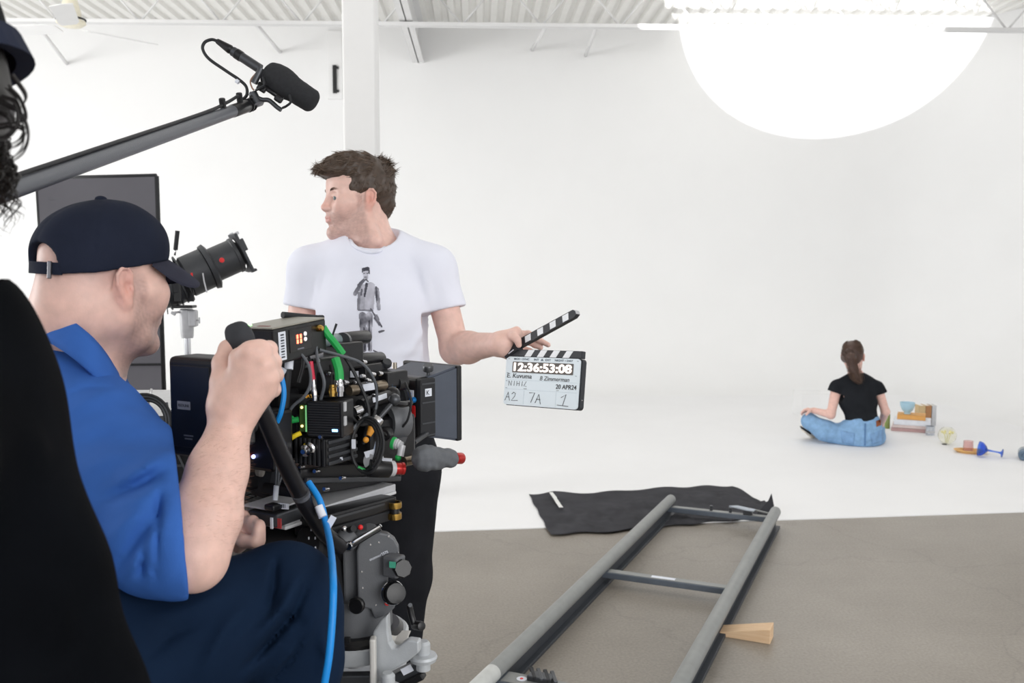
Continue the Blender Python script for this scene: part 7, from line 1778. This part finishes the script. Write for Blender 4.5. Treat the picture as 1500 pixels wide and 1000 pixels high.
# ================================================================== still-life props beside the woman
def props_row():
    f = lambda x, y: on_floor(x, y, .006)
    def k(x, y): return -(CAM_R.inverted() @ (f(x, y)-CAM_O)).z/F_PX     # metres per pixel there
    yaw = R(-27)
    def book(cx, cy, z, L, D_, h, col, label, page=srgb(232, 226, 214), rot=yaw, group=None, upright=False, name='book'):
        p = f(cx, cy); M = Matrix.Rotation(rot, 4, 'Z')
        T = thing(name, label, 'book', (p.x, p.y, z), M, group)
        if upright: M2 = Matrix.Rotation(PI/2, 4, 'Y')
        m = mat('book_'+str([round(c, 3) for c in col]), col, .6, 0, .05)
        if upright:      # spine towards us, standing
            MB().box((0, 0, D_/2), (h-.006, L-.008, D_-.008)).build('pages', mat('paper', page, .8), T); MB().box((0, -L/2+.002, D_/2), (h, .004, D_), bev=.001).build('spine', m, T)
            for s in (-1, 1): MB().box((s*(h/2-.0015), 0, D_/2), (.003, L, D_), bev=.001).build('cover', m, T)
        else:
            MB().box((0, 0, h/2), (L-.008, D_-.006, h-.006)).build('pages', mat('paper', page, .8), T); MB().box((0, -D_/2+.002, h/2), (L, .004, h), bev=.001).build('spine', m, T)
            for s in (0, 1): MB().box((0, 0, h*s+(.0015 if s == 0 else -.0015)), (L, D_, .003), bev=.001).build('cover', m, T)
        return p, T
    q = k(1335, 632)
    z = .006
    P0, _ = book(1334, 630, z, 52*q, .20, 5*q, srgb(196, 160, 158), 'dusty pink book at the very bottom of the stack beside the woman'); z += 5*q
    book(1334, 630, z, 50*q, .19, 4.5*q, srgb(226, 208, 204), 'thin pale pink book second from the bottom of the stack'); z += 4.5*q
    book(1336, 630, z, 50*q, .20, 8*q, srgb(226, 228, 234), 'thick white book in the middle of the stack', ); z += 8*q
    zw = z
    book(1334.5, 630, z, 38*q, .17, 7*q, srgb(222, 164, 92), 'orange book on top of the stack, under the pale blue bowl'); z += 7*q
    # bowl
    p = f(1328, 630); r = 10.5*q; h = 17*q
    mb = MB(); mb.lathe((0, 0, 0), (0, 0, 1), [(0, 0), (r*.42, 0), (r*.44, h*.10), (r*.40, h*.14), (r*.72, h*.35), (r*.95, h*.72), (r, h), (r*.94, h), (r*.88, h*.72), (r*.62, h*.36), (0, h*.22)], 36)
    o = mb.build('bowl', mat('pale_blue_glaze', srgb(172, 206, 222), .25, 0, .03)); o.location = (p.x, p.y, z+.0005); ROOTM[o.name] = Matrix.Translation(o.location); props(o, 'pale blue footed bowl standing on the orange book', 'bowl')
    # upright books behind the stack, standing on the white book's end / floor
    for i, (x, w, col, lb) in enumerate(((1347, 9, srgb(196, 170, 128), 'tan book standing upright behind the bowl, leftmost of three'), (1356, 8.5, srgb(164, 118, 78), 'brown book standing upright between the tan and grey books'), (1364, 6.5, srgb(188, 190, 194), 'grey book standing upright, rightmost of three'))):
        book(x, 622, .006, .13, 31*q, w*q, col, lb, upright=True, rot=R(-8))
    # glasses
    M_clear = mat('clear_glass', (.98, .99, 1), .02, trans=1.0, ior=1.45); M_yel_g = mat('pale_yellow_glass', (1, .985, .90), .02, trans=1.0, ior=1.03); M_pink = mat('pink_glass', (.93, .72, .70), .03, trans=.92, ior=1.4); M_cob = mat('cobalt_glass', (.10, .26, .90), .05, trans=.85, ior=1.45); M_olive = mat('olive_glass', srgb(150, 166, 96), .15, trans=.3)
    def lathe_thing(name, label, cat, p, prof, m, rot=None, part=None):
        T = thing(name, label, cat, p, rot); MB().lathe((0, 0, 0), (0, 0, 1), prof, 32).build(part or 'glass', m, T); return T
    p = f(1362, 637); r = 6.5*q; h = 13*q
    T = lathe_thing('tumbler', 'small silvery glass tumbler at the right end of the book stack', 'glass', p, [(0, 0), (r*.92, 0), (r, h), (r*.9, h), (r*.84, h*.12), (0, h*.12)], mat('silvered_glass', srgb(200, 205, 212), .12, .7))
    MB().lathe((0, 0, h*.3), (0, 0, 1), [(r*.96, 0), (r*1.01, .001), (r*1.02, h*.2), (r*.97, h*.21)], 28).build('band', M_chr, T)
    p = f(1387, 650); r = 12*q
    T = thing('globe_vase', 'clear round glass globe with yellow sprig on the floor', 'vase', p)
    sp = [(0, 0)] + [(r*math.sin(a), r-r*math.cos(a)) for a in np.linspace(.25, PI-.45, 18)] ; sp2 = [((r-.004)*math.sin(a), r-(r-.004)*math.cos(a)) for a in np.linspace(PI-.45, .2, 18)] + [(0, .004)]
    MB().lathe((0, 0, 0), (0, 0, 1), sp+sp2, 36).build('globe', M_yel_g, T)
    for i in range(6):
        a = i*1.05; MB().tube(spline([V((.01*math.cos(a), .01*math.sin(a), .012)), V((.02*math.cos(a), .02*math.sin(a), r*.9)), V((.04*math.cos(a+.5), .04*math.sin(a+.5), r*1.35))], 5), .0022, 5).build('stem', mat('yellow_green_stem', srgb(226, 222, 170), .6), T); MB().ball((.04*math.cos(a+.5), .04*math.sin(a+.5), r*1.35), .011, n=8).build('blossom', mat('pale_yellow_flower', srgb(238, 230, 176), .6), T)
    pd = f(1382, 649.5); MB().lathe((pd.x-p.x-.012, pd.y-p.y-.04, 0), (0, 0, 1), [(0, 0), (.020, 0), (.02, .006), (0, .006)], 18).build('dark_foot', mat('dark_rubber', srgb(40, 40, 44), .7), T)
    p = f(1422, 663); q2 = k(1422, 663)
    T = thing('oval_tray', 'oval tan wooden tray on the floor under the pink glass', 'tray', p, Matrix.Rotation(R(-24), 4, 'Z'))
    rx_, ry_ = 23*q2, .075
    pr = []
    mb = MB(Matrix.Diagonal((rx_/.1, ry_/.1, 1, 1))); mb.lathe((0, 0, 0), (0, 0, 1), [(0, 0), (.075, 0), (.1, .020), (.1, .026), (.095, .026), (.072, .008), (0, .008)], 40); mb.build('tray', mat('tan_wood', srgb(226, 178, 112), .5, 0, .08), T)
    p2 = f(1418, 662.5); r = 7.6*q2; h = 16*q2
    lathe_thing('tumbler', 'pink glass tumbler standing on the tan tray', 'glass', (p2.x, p2.y, .0145), [(0, 0), (r*.95, 0), (r*.88, h), (r*.78, h), (r*.84, h*.08), (0, h*.08)], M_pink)
    # cobalt coupe lying on its side, mouth to the left
    pa = at(1432, 655, .1); 
    b0 = f(1437, 668); kq = k(1437, 668)
    axd = V((.90, -.34, -.16)).normalized()
    o = V((b0.x-6*kq, b0.y-.02, .006+12.5*kq))
    Mg = Matrix.Translation(o) @ axd.to_track_quat('Z', 'Y').to_matrix().to_4x4()
    T = thing('coupe_glass', 'cobalt blue coupe glass tipped on its side beside the tray', 'glass', o, Mg.to_3x3())
    rb = 11*kq
    MB().lathe((0, 0, 0), (0, 0, 1), [(rb, 0), (rb*.92, 4.5*kq), (rb*.58, 9*kq), (rb*.16, 12*kq), (0, 13.5*kq)][::-1]+[(rb*.92, 0.0005), (rb*.84, 4.5*kq), (rb*.48, 8.4*kq), (0, 10*kq)], 32).build('bowl', M_cob, T)
    MB().lathe((0, 0, 13*kq), (0, 0, 1), [(0, 0), (1.6*kq, 0), (1.1*kq, 6*kq), (1.1*kq, 13*kq), (2*kq, 16.5*kq), (6.3*kq, 18*kq), (6.3*kq, 18.6*kq), (0, 18.6*kq)], 24).build('stem_and_foot', M_cob, T)
    # round bottle end at the right edge
    p = f(1500, 675); kq = k(1500, 675); r = 8*kq
    T = thing('bottle', 'blue grey bottle lying end-on at the right edge of the floor', 'bottle', (p.x, p.y, .006+r), (V((.50, .86, 0))).to_track_quat('Z', 'Y'))
    MB().lathe((0, 0, 0), (0, 0, 1), [(0, .012), (r*.35, .010), (r*.5, .001), (r*.9, 0), (r, .006), (r, .16), (r*.4, .21), (r*.36, .27), (0, .27)], 30).build('bottle', mat('blue_grey_glass', srgb(112, 134, 156), .15, trans=.35), T)
    # olive bottle by her right hand
    p = f(1299, 627); kq = k(1299, 627)
    T = thing('vase', 'slim olive green vase half hidden by the woman\'s right arm', 'vase', p); r = 4.2*kq
    MB().lathe((0, 0, 0), (0, 0, 1), [(0, 0), (r, 0), (r, 20*kq), (r*.7, 23*kq), (r*.7, 25*kq), (r*.55, 25*kq), (r*.55, 3*kq), (0, 3*kq)], 24).build('vase', M_olive, T)
    # faint clear box to her left
    p = f(1194, 612); kq = k(1194, 612); w = 40*kq; h = 36*kq
    T = thing('acrylic_box', 'nearly invisible clear acrylic box on the floor left of the woman', 'box', (p.x, p.y+.12, .006)); M_ac = mat('acrylic', (1, 1, 1), .1, alpha=.07)
    for nm, c, s in (('front_panel', (0, -w/2, h/2), (w, .004, h)), ('back_panel', (0, w/2, h/2), (w, .004, h)), ('side_panel', (-w/2, 0, h/2), (.004, w-.006, h)), ('side_panel', (w/2, 0, h/2), (.004, w-.006, h)), ('top_panel', (0, 0, h), (w, w, .004))): MB().box(c, s).build(nm, M_ac, T)
props_row()
# ================================================================== black flag on a stand, behind the operator
def flag():
    D = 4.9; c = [at(55, 262, D), at(229, 258, D-.05), at(240, 578, D-.05), at(74, 579, D)]
    s0 = (c[2]+c[3])/2
    T = thing('black_flag', 'large dark grey rectangular flag panel standing behind the seated operator', 'flag', (s0.x, s0.y, 0))
    n = (c[1]-c[0]).cross(c[3]-c[0]).normalized()*.012
    mb = MB()
    for S in ([p-n for p in c], [p+n for p in c]): mb.quad(S)
    for i in range(4): mb.quad([c[i]-n, c[(i+1) % 4]-n, c[(i+1) % 4]+n, c[i]+n])
    mb.build('panel', cloth('charcoal_flag', srgb(98, 97, 103), .06, .3, 300, scale=3), T, True)
    for i in range(4): MB().tube([c[i], c[(i+1) % 4]], .014, 8).build('frame_bar', M_blk2, T, True)
    lo_ = [c[3]+(c[0]-c[3])*.14, c[2]+(c[1]-c[2])*.14]; MB().tube([p-n*1.4 for p in lo_], .006, 6).build('hem_seam', M_blk2, T, True)
    a = at(100, 292, D-.03); MB(fr(85, 291, D-.02, 2)).box((0, 0, 0), (.10, .002, .012)).build('faded_print', mat('flag_print', srgb(92, 92, 98), .8), T, True)
    x, y = at(140, 578, D+.06).x, at(140, 578, D+.06).y; zt = at(140, 420, D+.06).z
    MB().cyl((x, y, .3), (x, y, zt), .0125, n=14).build('stand_tube', M_chr, T, True); MB().cyl((x, y-.07, zt), (x, y+.02, zt), .02, n=14).build('grip_head', M_gun, T, True)
    for k_ in range(3):
        an = R(30+120*k_); MB().tube([V((x, y, .45)), V((x+.25*math.cos(an), y+.25*math.sin(an), .2)), V((x+.42*math.cos(an), y+.42*math.sin(an), .012))], .011, 8).build('leg', M_chr, T, True)
    MB().cyl((x, y, .1), (x, y, .5), .017, n=14).build('stand_base_tube', M_chr, T, True)
flag()
# ================================================================== equipment cart behind the operator
def cart():
    z1 = at(230, 590, 2.65).z; x0, x1 = at(120, 590, 2.65).x, at(352, 590, 2.65).x; y0, y1 = 2.42, 2.95
    T = thing('equipment_cart', 'equipment cart with pale worktop and black lower shelves behind the operator', 'cart', ((x0+x1)/2, (y0+y1)/2, 0))
    P = lambda mb, n, m, par=T: mb.build(n, m, par, True)
    cx_, cy_ = (x0+x1)/2, (y0+y1)/2
    P(MB().box((cx_, cy_, z1-.015), (x1-x0, y1-y0, .03), bev=.004), 'worktop', mat('pale_worktop', srgb(205, 206, 208), .45)); P(MB().box((cx_, y0-.003, z1-.015), (x1-x0, .006, .034)), 'worktop_edge', M_gun)
    for z in (z1-.24, .62, .22): P(MB().box((cx_, cy_, z), (x1-x0-.02, y1-y0-.02, .02), bev=.003), 'shelf', M_blk2)
    for sx in (x0+.025, x1-.025):
        for sy in (y0+.025, y1-.025):
            P(MB().box((sx, sy, (z1-.03+.12)/2), (.03, .03, z1-.03-.12), bev=.003), 'post', M_blk); P(MB().cyl((sx-.02, sy, .06), (sx+.02, sy, .06), .06, n=20, bev=.006), 'wheel', M_blk2)
    # black equipment cases on the shelf
    for i, (px, w, h, lb) in enumerate(((205, .11, .17, 'black equipment case with strap loops on the cart shelf, left of the battery'), (268, .11, .15, 'black equipment case on the cart shelf nearest the camera battery'))):
        a = at(px, 650, 2.55); zz = z1-.23
        C_ = thing('equipment_case', lb, 'case', (a.x, 2.55, zz), group=None)
        MB().box((0, 0, h/2), (w, .2, h), bev=.012).build('shell', M_blk2, C_); MB().box((0, -.1005, h*.62), (w*.9, .004, .006)).build('seam', M_gun, C_)
        for s in (-1, 1): MB().tube(spline([V((s*.01, -.101, h*.95)), V((s*.035, -.108, h*.6)), V((s*.05, -.101, h*.3))], 5), .003, 6).build('strap', M_gcab, C_)
        MB().box((0, -.102, h*.45), (.03, .006, .02), bev=.002).build('latch', M_gun, C_)
    # coil of cable lying against the cart edge
    c = at(216, 606, 2.40)
    C_ = thing('cable_coil', 'coil of grey and black cable hanging at the cart edge behind the blue shirt', 'cable', c)
    for k_ in range(5):
        r1, r2 = .045+.006*k_, .055+.005*k_
        MB().tube([V((r1*math.cos(t), -.006*k_+.004*math.sin(2*t), r2*math.sin(t)-.02)) for t in np.linspace(0, 2*PI, 36)[:-1]], .0038, 8, closed=True).build('loop', M_gcab if k_ % 2 else M_cab, C_)
    MB().tube([V((0, 0, .02)), V((0, .035, .06))], .004, 8).build('hook', M_chr, C_)
    MB().tube(spline([V((.08, .02, .02)), V((.11, .03, .05)), V((.15, .03, .075)), V((.19, .05, .08))], 6), .0055, 8).build('lead', M_gcab, C_); MB().tube(spline([V((.05, 0, .03)), V((.06, 0, -.05)), V((.06, .0, -.18))], 6), .0035, 8).build('lead', M_gcab, C_)
    # silver clamp
    a = at(254, 604, 2.42); C_ = thing('metal_clamp', 'small silver clamp on the cart top next to the battery', 'clamp', a)
    MB().box((0, 0, -.005), (.03, .03, .028), bev=.004).build('body', M_alu, C_); MB().cyl((0, 0, .005), (.008, 0, .045), .007, n=12).build('post', M_chr, C_); MB().cyl((.03, 0, .0), (-.03, 0, .004), .004, n=8).build('bar', M_chr, C_)
    # laptop in front of the cart, on a swing-out tray
    a = at(356, 740, 2.05); 
    L_ = thing('laptop', 'open dark laptop with black keyboard, glimpsed between forearm and pan handle', 'laptop', a, Matrix.Rotation(R(-20), 4, 'Z'))
    MB().box((0, .04, -.008), (.33, .23, .014), bev=.004).build('base', mat('laptop_grey', srgb(96, 94, 92), .45, .3), L_); MB().box((0, .158, .0), (.33, .006, .004)).build('hinge', M_alu, L_)
    for r_ in range(5):
        for c_ in range(13): MB().box((-.14+.0232*c_, .0+.026*r_, .0015), (.019, .021, .004), bev=.001, seg=1).build('key', mat('key_black', srgb(32, 32, 34), .5), L_)
    MB(Matrix.Translation((0, .162, .002)) @ Matrix.Rotation(R(18), 4, 'X')).box((0, 0, .105), (.33, .007, .21), bev=.003).build('lid', mat('laptop_grey', srgb(96, 94, 92), .45, .3), L_)
    MB(Matrix.Translation((0, .162, .002)) @ Matrix.Rotation(R(18), 4, 'X')).box((0, -.0042, .105), (.31, .0012, .19)).build('screen', mat('dark_screen', srgb(58, 56, 55), .25), L_)
    P(MB().box((a.x, a.y+.06, a.z-.026), (.36, .28, .02), bev=.004), 'laptop_tray', M_blk2); P(MB().box((a.x-.10, (a.y+.15+y0)/2, a.z-.05), (.04, y0+.1-(a.y+.05), .03), bev=.004), 'tray_arm', M_blk2); P(MB().cyl((a.x-.10, y0+.05, .6), (a.x-.10, y0+.05, a.z-.04), .02, n=14), 'tray_post', M_blk)
cart()
# ================================================================== spot fixture on its stand (its beam makes the bright disc)
def leko():
    D = 3.6
    a = at(232, 424, D-.02); b = at(352, 371, D+.10)
    tgt = on_y(1222, -14, YB)
    T = thing('spotlight_stand', 'black ellipsoidal spotlight on a chrome stand behind the seated operator', 'spotlight', (at(272, 480, D).x, at(272, 480, D).y, 0))
    P = lambda mb, n, m, par=T: mb.build(n, m, par, True)
    M_l = mat('black_fixture', srgb(62, 64, 68), .5, .1, .08, 30, .05)
    u0 = (b-a).normalized(); L = (b-a).length
    barrel = P(MB().lathe(a+u0*L*.62, u0, [(0, 0), (.082, 0), (.082, .012), (.068, .016), (.068, L*.30), (.072, L*.31), (.072, L*.345), (.066, L*.35), (.064, L*.33), (0, L*.32)], 32), 'lens_tube', M_l)
    P(MB().lathe(a+u0*L*.58, u0, [(.05, 0), (.090, .004), (.094, .02), (.08, .028), (.05, .028)], 32), 'barrel_ring', M_l, barrel)
    P(MB().lathe(a+u0*L*.28, u0, [(0, 0), (.060, 0), (.082, .02), (.082, L*.30), (0, L*.30)], 28), 'gate_body', M_l)
    P(MB().lathe(a-u0*.02, u0, [(0, -.02), (.04, -.018), (.078, .01), (.088, .06), (.088, L*.30), (.07, L*.33), (0, L*.33)], 28), 'lamp_house', M_l)
    for i in range(5): P(MB().lathe(a+u0*(.01+.022*i), u0, [(.08, 0), (.094, .001), (.094, .006), (.08, .007)], 28), 'cooling_fin', M_l)
    fo = frame(u0, (0, 0, 1), b)
    P(MB(fo).box((.004, 0, .0), (.012, .175, .165), bev=.004), 'colour_frame_holder', M_l, barrel)
    for s_ in (-1, 1):
        P(MB(fo).box((.012, s_*.078, .03), (.022, .012, .05), bev=.003), 'frame_clip', M_l, barrel); P(MB(fo).box((.012, s_*.04, -.08), (.022, .04, .010), bev=.002), 'frame_clip', M_l, barrel)
        P(MB(fo).box((.012, s_*.068, .08), (.016, .012, .012), bev=.002), 'clip_catch', M_alu, barrel)
    lens = P(MB().lathe(b-u0*.004, u0, [(0, .006), (.04, .004), (.063, 0)], 28), 'front_lens', mat('spot_glass', (.95, .97, 1), .05, trans=1.0, emit=(1, .98, .95), estr=.0), barrel)
    kd = (at(325, 381, D-.1)-at(325, 381, D)).normalized()
    P(MB().lathe(at(325, 381, D-.035), kd, [(0, .016), (.009, .015), (.010, .010), (.010, 0), (0, 0)], 18), 'red_knob', M_redp)
    # yoke and shutters
    P(MB().tube([at(257, 366, D), at(260, 338, D)], .0085, 12), 'shutter_handle', M_blk2); P(MB().tube([at(256, 374, D), at(257, 362, D)], .004, 8), 'shutter_stem', M_chr)
    P(MB().tube([at(297, 400, D-.05), at(299, 412, D-.05), at(303, 428, D-.05)], .003, 8), 'shutter_lever', M_alu); P(MB(fr(281, 406, D-.075, 0)).box((0, 0, 0), (.008, .006, .034), bev=.002), 'red_tab', M_redp)
    for x in (260, 279): P(MB(fr(x, 423, D-.02 if x > 270 else D-.08, 0)).box((0, 0, 0), (.026, .008, .098), bev=.002), 'yoke_arm', M_blk)
    P(MB(fr(270, 449, D-.05, 0)).box((0, 0, 0), (.078, .06, .010), bev=.002), 'yoke_base', M_blk)
    P(MB(fr(255, 410, D-.085, 0, 0, -8)).box((0, 0, 0), (.022, .01, .10), bev=.004), 'tilt_lever', M_blk2)
    P(MB().tube([at(245, 444, D), at(245, 452, D), at(246, 460, D)], .0025, 6), 'safety_chain', M_gun)
    # stand
    sx, sy = at(274, 480, D).x, at(274, 480, D).y
    zt = at(274, 451, D).z; zr = at(274, 494, D).z; z1 = zt
    P(MB().lathe((sx, sy, at(274, 495, D).z), (0, 0, 1), [(0, 0), (.022, 0), (.024, .01), (.026, .06), (.026, zt-zr-.005), (.022, zt-zr), (0, zt-zr)], 20), 'spigot_receiver', M_alu)
    P(MB(fr(283, 466, D-.01, 0)).box((0, 0, 0), (.03, .04, .065), bev=.006), 'receiver_block', M_alu)
    P(MB().tube([at(254, 458, D-.03), at(263, 457, D-.02)], .004, 8), 'tee_screw', M_chr); P(MB(fr(254, 459, D-.03, 0, 0, 30)).box((0, 0, 0), (.02, .006, .012), bev=.003), 'tee_handle', M_alu)
    P(MB().tube([at(286, 469, D-.02), at(292, 469, D-.02)], .003, 8), 'tee_screw', M_chr); P(MB(fr(292, 469, D-.02, 0)).box((0, 0, 0), (.006, .006, .024), bev=.002), 'tee_handle', M_alu)
    P(MB().cyl((sx, sy, .75), (sx, sy, zr), .0125, n=18), 'upper_tube', M_chr); P(MB().cyl((sx, sy, .2), (sx, sy, .8), .0175, n=18), 'lower_tube', M_chr); P(MB().lathe((sx, sy, .76), (0, 0, 1), [(.0175, 0), (.026, .002), (.026, .045), (.0175, .05)], 18), 'clamp_collar', M_alu)
    for k in range(3):
        an = R(90+120*k); e = V((sx+.5*math.cos(an), sy+.5*math.sin(an), .012)); P(MB().tube([V((sx, sy, .42)), V((sx+.25*math.cos(an), sy+.25*math.sin(an), .21)), e], .010, 10), 'leg', M_chr); P(MB().ball(e, .014, n=10), 'foot', M_blk2)
    P(MB().lathe((sx, sy, .39), (0, 0, 1), [(.0175, 0), (.03, .002), (.03, .045), (.0175, .05)], 18), 'leg_collar', M_alu)
    l = bpy.data.lights.new('spot_beam', 'SPOT'); l.energy = 4600; l.spot_size = R(20.2); l.spot_blend = 0.012; l.shadow_soft_size = 0.02
    lo = bpy.data.objects.new('spot_beam', l); COL.objects.link(lo)
    p = b+u0*.035; lo.location = p
    lo.rotation_euler = (tgt-p).to_track_quat('-Z', 'Y').to_euler()
leko()
